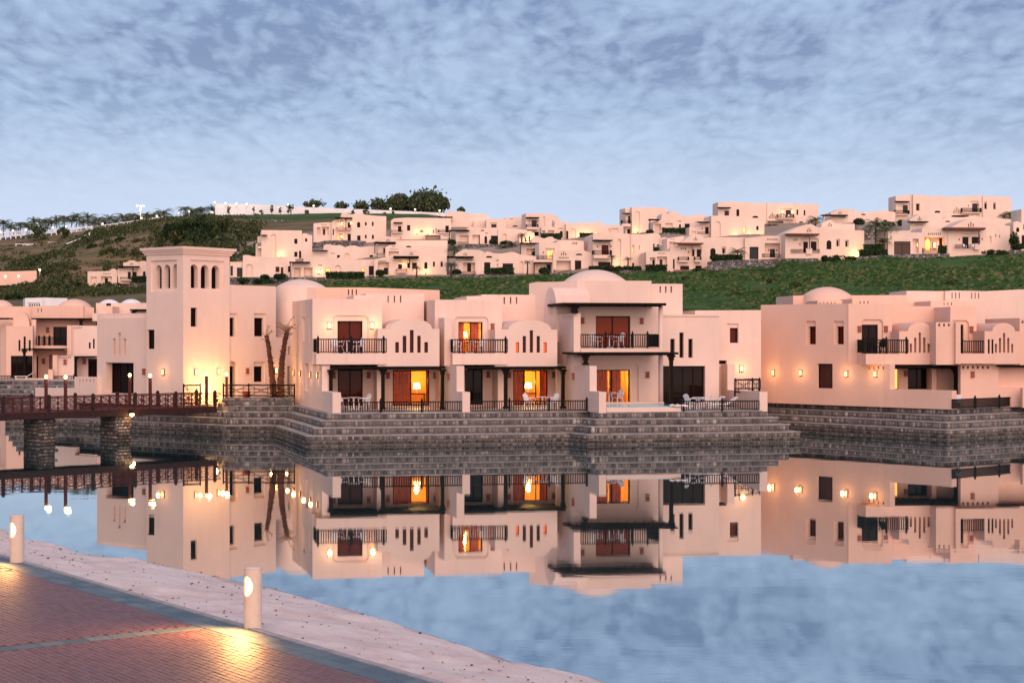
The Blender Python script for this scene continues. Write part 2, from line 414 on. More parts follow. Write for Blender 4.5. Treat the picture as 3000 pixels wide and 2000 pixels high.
LABELS = set()
def tag(o, label, cat, group=None, kind=None):
    o['label'] = label; o['category'] = cat
    if group: o['group'] = group
    if kind: o['kind'] = kind
    return o
def structure(o, label=None):
    o['kind'] = 'structure'
    if label: o['label'] = label
    return o
def thing(name, label, cat, loc=(0, 0, 0), group=None, rz=0.0):
    o = bpy.data.objects.new(name, None); COL.objects.link(o)
    o.empty_display_size = 0.3
    o.location = loc; o.rotation_euler = (0, 0, rz)
    ORG[o.name] = tuple(loc) if rz == 0.0 else (0, 0, 0)
    return tag(o, label, cat, group)
def copy_tree(o, parent=None):
    c = o.copy(); COL.objects.link(c); c.parent = parent
    for ch in o.children: copy_tree(ch, c)
    return c
def lamp(name, loc, energy, color=(1.0, 0.62, 0.27), parent=None, radius=0.08, spot=None, aim=None):
    d = bpy.data.lights.new(name, 'SPOT' if spot else 'POINT')
    d.energy = energy; d.color = color; d.shadow_soft_size = radius
    o = bpy.data.objects.new(name, d); COL.objects.link(o)
    if spot:
        d.spot_size = radians(spot); d.spot_blend = 1.0
        o.rotation_euler = (Vector(loc) - Vector(aim)).to_track_quat('Z', 'Y').to_euler()
    if parent:
        g = ORG[parent.name]; o.parent = parent; o.location = tuple(loc[i] - g[i] for i in range(3))
    else: o.location = loc
    return o

def at(px, py, Y):                      # point at depth Y seen in column px, row py
    return ((px - 1500.0) / FOC * Y, Y, EYE - (py - HZ) / FOC * Y)
def xy(px, Y): return ((px - 1500.0) / FOC * Y, Y)
def on_level(px, py, z):                # point of the level z seen there
    Y = (EYE - z) * FOC / (py - HZ)
    return ((px - 1500.0) / FOC * Y, Y, z)

class Face:
    """An upright plane: starts at column px and depth Y, turned by yaw (right end recedes when positive)."""
    def __init__(s, px, Y, yaw, o=None):
        s.yaw = yaw; a = radians(yaw)
        s.d = (cos(a), sin(a)); s.n = (-sin(a), cos(a))
        s.o = o or xy(px, Y)
    def back(s, off): return Face(0, 0, s.yaw, (s.o[0] + s.n[0] * off, s.o[1] + s.n[1] * off))
    def u(s, px):
        k = (px - 1500.0) / FOC
        return (k * s.o[1] - s.o[0]) / (s.d[0] - k * s.d[1])
    def z(s, px, py): return EYE - (py - HZ) / FOC * (s.o[1] + s.u(px) * s.d[1])
    def W(s, u, v, z): return (s.o[0] + s.d[0] * u + s.n[0] * v, s.o[1] + s.d[1] * u + s.n[1] * v, z)
    def depth(s, px): return s.o[1] + s.u(px) * s.d[1]

def arc_pts(xa, xb, ys, yp, n=10):       # rounded parapet: shoulders at ys, crown at yp (columns, rows)
    w = (xb - xa) / 2.0; h = ys - yp; c = (xa + xb) / 2.0
    return [(c + w * -cos(pi * i / n), ys - h * sin(pi * i / n)) for i in range(n + 1)]

def panel(mb, F, prof, zb, ops, v=0.0):
    """Front of a wall on plane F at inset v: profile prof [(u,z)...], bottom zb, openings cut out with their reveals.
    op: dict u0 u1 z0 z1 rec back(bool) arch(bool) ops(list of inner openings)"""
    def top_at(u, side):
        for i in range(len(prof) - 1):
            (a, za), (b, zb_) = prof[i], prof[i + 1]
            if b - a < 1e-5: continue
            if a - 1e-5 <= u <= b + 1e-5:
                if side > 0 and abs(u - b) < 1e-5 and i < len(prof) - 2: continue
                return za + (zb_ - za) * (u - a) / (b - a)
        return prof[-1][1]
    cuts = {round(p[0], 6) for p in prof}
    for o in ops:
        o['tp'] = [(o['u0'], o['z1']), (o['u1'], o['z1'])]
        if o.get('arch'):
            w = (o['u1'] - o['u0']) / 2; c = (o['u0'] + o['u1']) / 2; rise = min(o.get('rise', w), (o['z1'] - o['z0']) * 0.7)
            o['tp'] = [(c - w * cos(pi * i / 8), o['z1'] - rise + rise * sin(pi * i / 8)) for i in range(9)]
        elif o.get('cham'):
            k = o['cham']; o['tp'] = [(o['u0'], o['z1'] - k), (o['u0'] + k, o['z1']), (o['u1'] - k, o['z1']), (o['u1'], o['z1'] - k)]
        for p in o['tp']: cuts.add(round(p[0], 6))
    ua, ub = prof[0][0], prof[-1][0]
    cuts = sorted(c for c in cuts if ua - 1e-6 <= c <= ub + 1e-6)
    def tpz(o, u):
        tp = o['tp']
        for i in range(len(tp) - 1):
            if tp[i][0] - 1e-5 <= u <= tp[i + 1][0] + 1e-5:
                d = tp[i + 1][0] - tp[i][0]
                return tp[i][1] if d < 1e-9 else tp[i][1] + (tp[i + 1][1] - tp[i][1]) * (u - tp[i][0]) / d
        return tp[-1][1]
    W = F.W
    for a, b in zip(cuts, cuts[1:]):
        if b - a < 1e-6: continue
        mid = (a + b) / 2
        la = lb = zb
        for o in sorted((o for o in ops if o['u0'] < mid < o['u1']), key=lambda o: o['z0']):
            mb.quad(W(a, v, la), W(b, v, lb), W(b, v, o['z0']), W(a, v, o['z0']))
            la, lb = tpz(o, a), tpz(o, b)
        mb.quad(W(a, v, la), W(b, v, lb), W(b, v, top_at(b, -1)), W(a, v, top_at(a, 1)))
    for o in ops:
        r = v + o['rec']; tp = o['tp']
        mb.quad(W(o['u0'], v, o['z0']), W(o['u1'], v, o['z0']), W(o['u1'], r, o['z0']), W(o['u0'], r, o['z0']))
        for (a, za), (b, zb_) in zip(tp, tp[1:]):
            mb.quad(W(a, v, za), W(a, r, za), W(b, r, zb_), W(b, v, zb_))
        mb.quad(W(o['u0'], v, o['z0']), W(o['u0'], r, o['z0']), W(o['u0'], r, tp[0][1]), W(o['u0'], v, tp[0][1]))
        mb.quad(W(o['u1'], v, o['z0']), W(o['u1'], v, tp[-1][1]), W(o['u1'], r, tp[-1][1]), W(o['u1'], r, o['z0']))
        if o.get('back'): panel(mb, F, tp, o['z0'], o.get('ops', []), r)

def has_clear(ops): return any(o['k'][0] == 'c' or has_clear(o.get('ops', [])) for o in ops)
def wall_mesh(mb, F, prof, zb, depth, ops):
    open_back = depth < 3.6 and has_clear(ops)
    panel(mb, F, prof, zb, ops)
    W = F.W
    for (a, za), (b, zb_) in zip(prof, prof[1:]):
        mb.quad(W(a, 0, za), W(b, 0, zb_), W(b, depth, zb_), W(a, depth, za))
        if b - a > 1e-6 and not open_back: mb.quad(W(b, depth, zb), W(a, depth, zb), W(a, depth, za), W(b, depth, zb_))
    (a, za), (b, zb_) = prof[0], prof[-1]
    mb.quad(W(a, depth, zb), W(a, 0, zb), W(a, 0, za), W(a, depth, za))
    mb.quad(W(b, 0, zb), W(b, depth, zb), W(b, depth, zb_), W(b, 0, zb_))
    mb.quad(W(a, 0, zb), W(a, depth, zb), W(b, depth, zb), W(b, 0, zb))

def rail_run(parent, a, b, z0, z1, step=0.135, posts=(), w=0.045, mat='black_paint', post_w=0.11, tip=0.10, name='railing'):
    """Balustrade from plan point a to b; posts: fractions along the run."""
    mb = MB(); L = sqrt((b[0] - a[0]) ** 2 + (b[1] - a[1]) ** 2)
    P = lambda t, z: (a[0] + (b[0] - a[0]) * t, a[1] + (b[1] - a[1]) * t, z)
    mb.bar(P(0, z1 - 0.03), P(1, z1 - 0.03), 0.06, 0.06)
    mb.bar(P(0, z0 + 0.09), P(1, z0 + 0.09), 0.045, 0.05)
    n = max(2, int(L / step))
    for i in range(n + 1):
        mb.bar(P(i / n, z0 + 0.09), P(i / n, z1 - 0.04), w, w)
    r = mb.build(name, mat, parent)
    if L < 0.9 and not posts: return r
    for t in posts:
        q = MB(); c = P(t, 0); h = post_w / 2
        q.box(c[0] - h, c[0] + h, c[1] - h, c[1] + h, z0, z1 + 0.02)
        q.hexa([(c[0] - h * 1.25, c[1] - h * 1.25, z1 + 0.02), (c[0] + h * 1.25, c[1] - h * 1.25, z1 + 0.02), (c[0] + h * 1.25, c[1] + h * 1.25, z1 + 0.02), (c[0] - h * 1.25, c[1] + h * 1.25, z1 + 0.02)] +
               [(c[0] + dx * h * 0.3, c[1] + dy * h * 0.3, z1 + 0.02 + tip * 1.6) for dx, dy in ((-1, -1), (1, -1), (1, 1), (-1, 1))])
        q.build('post', mat, r)
    return r

class House:
    """A villa. Columns and rows are read off a survey picture whose corner is (ox, oy) with s units per pixel."""
    ZM = {'0': (0, 0, 1), 'A': (0, 540, 3.136), 'B': (600, 540, 3.136), 'C': (1250, 540, 3.92), 'D': (1800, 540, 3.92), 'E': (2400, 540, 3.92),
          'F': (850, 800, 3.136), 'G': (1250, 800, 3.136), 'H': (1550, 760, 2.904), 'I': (1900, 860, 3.137), 'J': (2400, 820, 3.137), 'L': (0, 860, 5.227), 'T': (400, 710, 7.84), 'S': (400, 700, 2.614)}
    def __init__(s, label, zm, x, Y, yaw, base, mat='plaster_hill', group=None, name='villa', cat='villa', embed=1.6):
        s.zm = s.ZM[zm]; s.mat = mat; s.embed = embed
        s.F = Face(s.X(x), Y, yaw)
        z = s.F.z(s.X(x), s.R(base))
        s.base = z
        s.root = thing(name, label, cat, (s.F.o[0], s.F.o[1], z), group)
        HOUSE_BASES.append((s.X(x), Y, z))
    def X(s, x): return s.zm[0] + x / s.zm[2]
    def R(s, y): return s.zm[1] + y / s.zm[2]
    def zz(s, F, x, y): return F.z(s.X(x), s.R(y))
    def face(s, off=0.0): return s.F.back(off)
    def _ops(s, F, ops):
        res = []
        for o in ops:
            k, x0, x1, y0, y1 = o[:5]; ex = o[5] if len(o) > 5 else {}
            xm = (x0 + x1) / 2
            rec = {'n': 0.14, 's': 0.22, 'v': 1.7, 'h': 0.35, 'g': 0.35}.get(k.lower()[0], 0.22)
            if s.F.o[1] > 300: rec = {'n': .34, 's': .7, 'v': 1.7}.get(k[0], .10)
            elif k[0] == 's': rec = .4
            rec = max(ex.get('rec', rec), rec) if k[0] == 's' else ex.get('rec', rec)
            d = dict(u0=F.u(s.X(x0)), u1=F.u(s.X(x1)), z1=s.zz(F, xm, y0), z0=s.zz(F, xm, y1), rec=rec, k=k, arch=ex.get('arch', 'a' in k), ex=ex)
            if 'rise' in ex: d['rise'] = ex['rise']
            if 'cham' in ex: d['cham'] = ex['cham']
            d['back'] = k[0] in 'nvs'
            d['ops'] = s._ops(F.back(rec), ex.get('ops', []))
            res.append(d)
        return res
    def _fill(s, F, ops, v=0.0):
        for o in ops:
            k = o['k'][0]; r = v + o['rec']
            if k in 'nvs':
                s._fill(F, o['ops'], r); continue
            G = F.W; u0, u1, z0, z1 = o['u0'], o['u1'], o['z0'], o['z1']
            pane_m = {'w': 'glass_dark', 'd': 'glass_dark', 'l': 'lit_pane', 'm': 'lit_pane', 'r': 'glass_red', 'b': 'glass_blue', 'g': 'garage', 'h': 'black_paint', 'q': 'lit_red', 'c': 'glass_clear'}[k]
            pane_m = o['ex'].get('pane', pane_m)
            fr = MB(); fw = min(0.07, (u1 - u0) * 0.12); fd = 0.06
            tp = o['tp']; vf = r - fd
            def strip(a, b, c, d):   # bar whose front is quad a b c d in (u,z)
                fr.hexa([G(*(a[0], r + 0.01, a[1])), G(*(b[0], r + 0.01, b[1])), G(b[0], vf, b[1]), G(a[0], vf, a[1]),
                         G(d[0], r + 0.01, d[1]), G(c[0], r + 0.01, c[1]), G(c[0], vf, c[1]), G(d[0], vf, d[1])])
            cx, cz = (u0 + u1) / 2, z0 + (z1 - z0) * 0.55
            def inn(p): return (p[0] + fw * (1 if p[0] < cx else -1) * min(1.0, abs(p[0] - cx) / (fw * 2)), p[1] - fw)
            strip((u0, z0), (u0 + fw, z0), (u0 + fw, tp[0][1]), (u0, tp[0][1]))
            strip((u1 - fw, z0), (u1, z0), (u1, tp[-1][1]), (u1 - fw, tp[-1][1]))
            strip((u0, z0), (u1, z0), (u1, z0 + fw), (u0, z0 + fw))
            for p, q in zip(tp, tp[1:]):
                strip(inn(p), inn(q), q, p)
            nm = o['ex'].get('mull', {'d': 1, 'g': 1, 'm': 1, 'c': 1}.get(k, 0))
            for i in range(nm):
                c = u0 + (u1 - u0) * (i + 1) / (nm + 1)
                strip((c - fw * 0.45, z0), (c + fw * 0.45, z0), (c + fw * 0.45, z1 - 0.02), (c - fw * 0.45, z1 - 0.02))
            if o['ex'].get('bar'):
                c = z1 - (z1 - z0) * o['ex']['bar']; strip((u0, c - fw * 0.4), (u1, c - fw * 0.4), (u1, c + fw * 0.4), (u0, c + fw * 0.4))
            nm_ = o['ex'].get('name') or ('garage_door' if k == 'g' else 'door' if k in 'dmc' else 'window')
            f = fr.build(nm_, 'frame', s.root)
            pn = MB(); pn.quad(*([G(u0, r - 0.015, z0), G(u1, r - 0.015, z0)] + [G(p[0], r - 0.015, p[1]) for p in reversed(tp)]))
            pn.build('pane' if k != 'g' else 'panel', pane_m, f)
            if k == 'c': s.room(F, o, r)
            elif k in 'wdrbgh' and o['ex'].get('sealed', True):
                bk = MB(); e = 0.0
                bk.quad(G(u0 - 0.02, r + 0.05, z0 - 0.02), G(u1 + 0.02, r + 0.05, z0 - 0.02), G(u1 + 0.02, r + 0.05, z1 + 0.02), G(u0 - 0.02, r + 0.05, z1 + 0.02))
                if pane_m.startswith('glass'): bk.build('blind', 'frame', f)
    def room(s, F, o, r):
        """Lit room behind clear glazing: walls, drawn curtains, table with a lamp."""
        G = F.W; u0, u1, z0, z1 = o['u0'], o['u1'], o['z0'], o['z1']; ex = o['ex']
        mb = MB(); D = 3.2; a, b = u0 - 0.5, u1 + 0.5; t = z1 + 0.25; g = z0 - 0.01
        va, vb = r + 0.04, r + D
        mb.quad(G(a, vb, g), G(b, vb, g), G(b, vb, t), G(a, vb, t)); mb.quad(G(a, va, g), G(a, vb, g), G(a, vb, t), G(a, va, t))
        mb.quad(G(b, va, g), G(b, va, t), G(b, vb, t), G(b, vb, g)); mb.quad(G(a, va, g), G(b, va, g), G(b, vb, g), G(a, vb, g), m=1)
        mb.quad(G(a, va, t), G(a, vb, t), G(b, vb, t), G(b, va, t))
        for q in ((a, u0, g, t), (u1, b, g, t), (u0, u1, z1, t)):
            mb.quad(G(q[0], va, q[2]), G(q[1], va, q[2]), G(q[1], va, q[3]), G(q[0], va, q[3]))
        mb.build('room', ['room_wall', 'floor_tile'], s.root)
        for c0, c1 in ex.get('curtains', ((0.0, 0.30), (0.72, 1.0))):
            cm = MB(); n = max(6, int((c1 - c0) * (u1 - u0) / 0.05)); pts = []
            for i in range(n + 1):
                u = u0 + (u1 - u0) * (c0 + (c1 - c0) * i / n); pts.append((u, r + 0.22 + 0.045 * sin(i * 1.9) + random.uniform(-0.01, 0.01)))
            for p, q in zip(pts, pts[1:]): cm.quad(G(p[0], p[1], z0 + 0.02), G(q[0], q[1], z0 + 0.02), G(q[0], q[1], z1 + 0.05), G(p[0], p[1], z1 + 0.05))
            cm.build('curtain', 'curtain', s.root, smooth=True)
        lu = u0 + (u1 - u0) * ex.get('lamp', 0.7)
        if ex.get('shade', True):
            p = G(lu, r + 1.6, z0)
            ROOM_LAMPS.append((s, p, ex.get('power', 60)))
        else:
            lamp('room_light', G(lu, r + 1.7, z1 - 0.3), ex.get('power', 60), (1.0, 0.52, 0.14), s.root, 0.2)
    def wall(s, x0, x1, top, bot, depth=6.0, ops=(), off=0.0, name='wall', mat=None, arcs=(), embed=None, F=None):
        """top: row, or list of (x,row). arcs: (xa, xb, row_crown) rounded humps on a level top."""
        F = F or s.face(off)
        if isinstance(top, (int, float)):
            pts = [(x0, top)]
            zt = s.zz(F, (x0 + x1) / 2, top)
            prof = [(F.u(s.X(x0)), zt)]
            for xa, xb, yp in arcs:
                ua, ub = F.u(s.X(xa)), F.u(s.X(xb)); zp = s.zz(F, (xa + xb) / 2, yp); c = (ua + ub) / 2; w = (ub - ua) / 2
                prof += [(c - w * cos(pi * i / 12), zt + (zp - zt) * sin(pi * i / 12)) for i in range(13)]
            prof.append((F.u(s.X(x1)), zt))
        else:
            prof = [(F.u(s.X(x)), s.zz(F, x, y)) for x, y in top]
        pr = [prof[0]]
        for p in prof[1:]:
            if abs(p[0] - pr[-1][0]) > 1e-6 or abs(p[1] - pr[-1][1]) > 1e-6: pr.append(p)
        zb = bot[1] if isinstance(bot, tuple) else s.zz(F, (x0 + x1) / 2, bot) - (s.embed if embed is None else embed)
        od = s._ops(F, ops)
        mb = MB(); wall_mesh(mb, F, pr, zb, depth, od)
        w = mb.build(name, mat or s.mat, s.root)
        s._fill(F, od)
        return w
    def slab(s, x0, x1, y0, y1, d0, d1, off=0.0, name='slab', mat='dark_wood', F=None):
        """Flat box between rows y0 (top) and y1, reaching from depth d0 to d1 behind the plane."""
        F = F or s.face(off); G = s.F.W if False else F.W
        u0, u1 = F.u(s.X(x0)), F.u(s.X(x1)); xm = (x0 + x1) / 2
        zt, zb = s.zz(F, xm, y0), s.zz(F, xm, y1)
        mb = MB(); mb.hexa([G(u0, d0, zb), G(u1, d0, zb), G(u1, d1, zb), G(u0, d1, zb), G(u0, d0, zt), G(u1, d0, zt), G(u1, d1, zt), G(u0, d1, zt)])
        return mb.build(name, mat, s.root)
    def pergola(s, x0, x1, y0, y1, reach=2.0, posts=(), off=0.0, mat='dark_wood', post_y=None, pw=0.16, rafters=True, F=None):
        """Timber canopy: beam, boarded top and rafter ends; posts: (x, row of foot)."""
        F = (F or s.face(off)).back(-reach); G = F.W
        u0, u1 = F.u(s.X(x0)), F.u(s.X(x1)); xm = (x0 + x1) / 2
        zt, zb = s.zz(F, xm, y0), s.zz(F, xm, y1); h = zt - zb
        mb = MB()
        mb.hexa([G(u0, 0, zb + h * .35), G(u1, 0, zb + h * .35), G(u1, reach, zb + h * .35), G(u0, reach, zb + h * .35), G(u0, 0, zt), G(u1, 0, zt), G(u1, reach, zt), G(u0, reach, zt)])
        mb.hexa([G(u0 + .2, 0.25, zb), G(u1 - .2, 0.25, zb), G(u1 - .2, 0.40, zb), G(u0 + .2, 0.40, zb), G(u0 + .2, 0.25, zb + h * .35), G(u1 - .2, 0.25, zb + h * .35), G(u1 - .2, 0.40, zb + h * .35), G(u0 + .2, 0.40, zb + h * .35)])
        p = mb.build('pergola', mat, s.root)
        if rafters:
            n = max(2, int((u1 - u0) / 0.55)); rb = MB()
            for i in range(n + 1):
                u = u0 + 0.1 + (u1 - u0 - 0.2) * i / n
                rb.hexa([G(u - .04, -.22, zb + h * .30), G(u + .04, -.22, zb + h * .30), G(u + .04, reach, zb + h * .30 - .03), G(u - .04, reach, zb + h * .30 - .03), G(u - .04, -.16, zb + h * .8), G(u + .04, -.16, zb + h * .8), G(u + .04, 0, zb + h * .8), G(u - .04, 0, zb + h * .8)])
            rb.build('rafters', mat, p)
        for x, yf in posts:
            q = MB(); u = F.u(s.X(x)); zf = s.zz(F, x, yf); hp = pw / 2
            for (w0, za, zc) in ((hp * 1.5, zf, zf + 0.12), (hp, zf + 0.12, zb - 0.28), (hp * 1.35, zb - 0.28, zb - 0.1), (hp * 2.0, zb - 0.1, zb + 0.004)):
                if zc > za: q.hexa([G(u - w0, .32 - w0, za), G(u + w0, .32 - w0, za), G(u + w0, .32 + w0, za), G(u - w0, .32 + w0, za), G(u - w0, .32 - w0, zc), G(u + w0, .32 - w0, zc), G(u + w0, .32 + w0, zc), G(u - w0, .32 + w0, zc)])
            q.build('post', mat, p)
        return p
    def rail(s, x0, x1, y0, y1, off=0.0, ret=(0, 0), posts=(), F=None, **kw):
        """Balustrade along the plane; ret: metres of return at each end; posts: columns x."""
        F = F or s.face(off); u0, u1 = F.u(s.X(x0)), F.u(s.X(x1)); xm = (x0 + x1) / 2
        zt, zb = s.zz(F, xm, y0), s.zz(F, xm, y1)
        pf = [(F.u(s.X(p)) - u0) / (u1 - u0) for p in posts]
        a, b = F.W(u0, 0, 0)[:2], F.W(u1, 0, 0)[:2]
        r = rail_run(s.root, a, b, zb, zt, posts=pf, **kw)
        for e, (q, u) in zip(ret, ((a, u0), (b, u1))):
            if e: rail_run(s.root, q, F.W(u, e, 0)[:2], zb, zt, **kw)
        return r
    def balcony(s, x0, x1, y_top, y_floor, y_under, reach, off=0.0, posts=(), ret=True, mat=None, F=None, **kw):
        F = (F or s.face(off)).back(-reach)
        s.slab(x0, x1, y_floor, y_under, 0.0, reach + 0.05, F=F, name='balcony', mat=mat or s.mat)
        F2 = F.back(0.10)
        s.rail(x0 + 1, x1 - 1, y_top, y_floor, F=F2, ret=(reach - .1, reach - .1) if ret else (0, 0), posts=posts, **kw)
    def dome(s, x0, x1, y_top, y_base, off=0.0, mat=None, n=32, name='dome', drum=0.0):
        F = s.face(off); xm = (x0 + x1) / 2
        r = (F.u(s.X(x1)) - F.u(s.X(x0))) / 2; c = F.W(F.u(s.X(xm)), r, 0)
        zb = s.zz(F, xm, y_base); h = s.zz(F, xm, y_top) - zb
        zb -= 0.0
        R = (r * r + h * h) / (2 * h); prof = []
        if drum: prof.append((r, -drum))
        a0 = math.asin(min(1, r / R))
        for i in range(9):
            a = a0 * (1 - i / 8); prof.append((R * sin(a), R * cos(a) - (R - h)))
        prof[-1] = (0.0, h)
        mb = MB(); mb.lathe((c[0], c[1], zb), prof, n)
        return mb.build(name, mat or s.mat, s.root, smooth=True)
    def sconce(s, x, y, off=0.0, lit=False, power=0, F=None, size=0.2, side=0):
        F = F or s.face(off); u = F.u(s.X(x)); z = s.zz(F, x, y); G = F.W; k = size
        mb = MB()
        def bx(ua, ub, va, vb, za, zc, m=0):
            mb.hexa([G(u + ua, -vb, z + za), G(u + ub, -vb, z + za), G(u + ub, -va, z + za), G(u + ua, -va, z + za), G(u + ua, -vb, z + zc), G(u + ub, -vb, z + zc), G(u + ub, -va, z + zc), G(u + ua, -va, z + zc)], m)
        bx(-.5 * k, .5 * k, 0.0, .07 * k, -.9 * k, .9 * k)
        bx(-.62 * k, .62 * k, 0.0, .62 * k, .72 * k, .9 * k); bx(-.62 * k, .62 * k, 0.0, .62 * k, -.9 * k, -.74 * k)
        for e in (-.5, .42): bx(e * k, (e + .08) * k, .07 * k, .5 * k, -.74 * k, .72 * k)
        lp = mb.build('wall_lamp', 'sconce_body', s.root)
        sh = MB(); a = .40 * k
        sh.hexa([G(u - a, -.46 * k, z - .7 * k), G(u + a, -.46 * k, z - .7 * k), G(u + a, -.09 * k, z - .7 * k), G(u - a, -.09 * k, z - .7 * k), G(u - a, -.46 * k, z + .7 * k), G(u + a, -.46 * k, z + .7 * k), G(u + a, -.09 * k, z + .7 * k), G(u - a, -.09 * k, z + .7 * k)])
        sh.build('shade', 'lamp_warm' if lit else 'sconce_body', lp)
        if power: lamp('wall_light', G(u, -.34 - .5 * k, z), power, (1.0, 0.52, 0.18), s.root, 0.12)
    def uplight(s, x, y, off=0.0, power=120):
        """Small garden spotlight standing before the wall, washing it from below."""
        F = s.face(off - 1.0); c = F.W(F.u(s.X(x)), 0, s.zz(F, x, y))
        mb = MB(); mb.lathe(c, [(.10, -.3), (.10, 0), (.13, .04), (.13, .14)], 8); o = mb.build('garden_light', 'black_paint', s.root)
        mb = MB(); mb.lathe((c[0], c[1], c[2] + .145), [(.12, 0), (.0, .03)], 8); mb.build('lens', 'lamp_soft', o)
        lamp('wash_light', (c[0], c[1], c[2] + .35), power * .6, (1.0, .62, .22), s.root, .2)
    def vents(s, xs, y0, y1, w, rec=0.18, kind='s'):
        return [(kind, x - w / 2, x + w / 2, y0, y1, {'rec': rec}) for x in xs]
HOUSE_BASES = []
ROOM_LAMPS = []
glass('glass_curtain', (0.26, 0.040, 0.015), 0.05)
glass('blind_brown', (0.06, 0.022, 0.019), 0.12)
by_island('grass', [(0.0, (0.022, 0.062, 0.017)), (0.5, (0.046, 0.116, 0.028)), (0.80, (0.095, 0.155, 0.045)), (1.0, (0.22, 0.185, 0.09))], 0.8, 0.0, 1.0, trans=0.2, mottle=0.3)
# ================================================================== lagoon, terraces, beach and path
w = MB(); w.quad((-160, 8, 0), (160, 8, 0), (160, 215, 0), (-160, 215, 0))
structure(w.build('water', 'water'), 'still lagoon mirroring the villas and the sky')
bed = MB(); bed.quad((-170, 8, -1.2), (170, 8, -1.2), (170, 220, -1.2), (-170, 220, -1.2))
structure(bed.build('ground_under_water', 'mortar'), 'dark bed of the lagoon')

def stone_variant(seed):
    r = random.Random(seed); v = []; n = 2
    # rounded block: two rings of eight points front and back, front ring swollen
    for ring, (y, k) in enumerate(((0.5, 1.0), (-0.30, 0.98), (-0.5, 0.62))):
        for j in range(8):
            t = 2 * pi * (j + 0.5) / 8
            cx, cz = cos(t), sin(t); q = max(abs(cx), abs(cz))
            f = (0.52 / q) * 0.62 + 0.5 * 0.40
            v.append((cx * f * k * r.uniform(.88, 1.05), y + (r.uniform(-.1, .1) if ring == 2 else 0), cz * f * k * r.uniform(.88, 1.05)))
    f = []
    for a in range(2):
        for j in range(8): f.append((a * 8 + j, a * 8 + (j + 1) % 8, (a + 1) * 8 + (j + 1) % 8, (a + 1) * 8 + j))
    f.append(tuple(16 + j for j in range(8)))
    return v, f
STONES = [stone_variant(k) for k in range(9)]
STONE_ME = {}
def stone_me(k, mat):
    if (k, mat) not in STONE_ME:
        mb = MB(); mb.add(*STONES[k]); STONE_ME[(k, mat)] = mb.mesh('stone', mat, smooth=True)
    return STONE_ME[(k, mat)]

def lay_stones(root, runs, keep=300, mat='stone', wet=None):
    """runs: (a, b, z0, z1, course height, stone width). Largest `keep` become parts, the rest one joined part."""
    org = ORG[root.name]; lst = []
    for a, b, z0, z1, ch, sw, mt in runs:
        L = sqrt((b[0] - a[0]) ** 2 + (b[1] - a[1]) ** 2); d = ((b[0] - a[0]) / L, (b[1] - a[1]) / L)
        ang = atan2(d[1], d[0]); nc = max(1, round((z1 - z0) / ch)); h = (z1 - z0) / nc
        for c in range(nc):
            t = random.uniform(0, sw * .4)
            while t < L - sw * .35:
                ws = sw * random.choice((.5, .65, .8, 1.0, 1.2, 1.5)) * random.uniform(.9, 1.1); hs = h * random.uniform(.74, .99)
                if random.random() < .12 and h > .3: hs *= .6
                dp = random.uniform(.13, .18)
                cz = z0 + h * c + h / 2 + random.uniform(-.03, .03) * h
                p = (a[0] + d[0] * (t + ws / 2), a[1] + d[1] * (t + ws / 2), cz)
                # outward normal is to the right of a->b (towards the camera)
                n = (d[1], -d[0]); pr = 0.035 - dp / 2 + random.uniform(0, .035)
                p = (p[0] + n[0] * pr, p[1] + n[1] * pr, p[2])
                M = Matrix.Translation(p) @ Matrix.Rotation(ang, 4, 'Z') @ Matrix.Rotation(random.uniform(-.16, .16), 4, 'Y') @ Matrix.Diagonal((ws * .97, dp, hs, 1))
                lst.append((ws * hs / (p[1] ** 2), M, random.randrange(9), mt))
                t += ws
    lst.sort(key=lambda q: -q[0])
    for _, M, k, mt in lst[:keep]:
        o = bpy.data.objects.new('stone', stone_me(k, mt)); COL.objects.link(o)
        o.parent = root; o.matrix_local = Matrix.Translation((-org[0], -org[1], -org[2])) @ M
    for mt in ('stone', 'stone_wet_shade'):
        rest = [q for q in lst[keep:] if q[3] == mt]
        if rest:
            mb = MB()
            for _, M, k, _m in rest: mb.add(*STONES[k], M=M)
            o = mb.build('stone_facing', mt, root, smooth=True); o['kind'] = 'stuff'

def offset_line(pts, d):
    """Shift a plan polyline to its left by d (mitred)."""
    res = []
    for i, p in enumerate(pts):
        ns = []
        for a, b in ((i - 1, i), (i, i + 1)):
            if a < 0 or b >= len(pts): continue
            dx, dy = pts[b][0] - pts[a][0], pts[b][1] - pts[a][1]; L = sqrt(dx * dx + dy * dy)
            ns.append((-dy / L, dx / L))
        n = (sum(q[0] for q in ns), sum(q[1] for q in ns)); L2 = n[0] ** 2 + n[1] ** 2
        k = d * (len(ns) if len(ns) == 1 else 2) / L2 if len(ns) == 2 else d
        res.append((p[0] + n[0] * k, p[1] + n[1] * k))
    return res

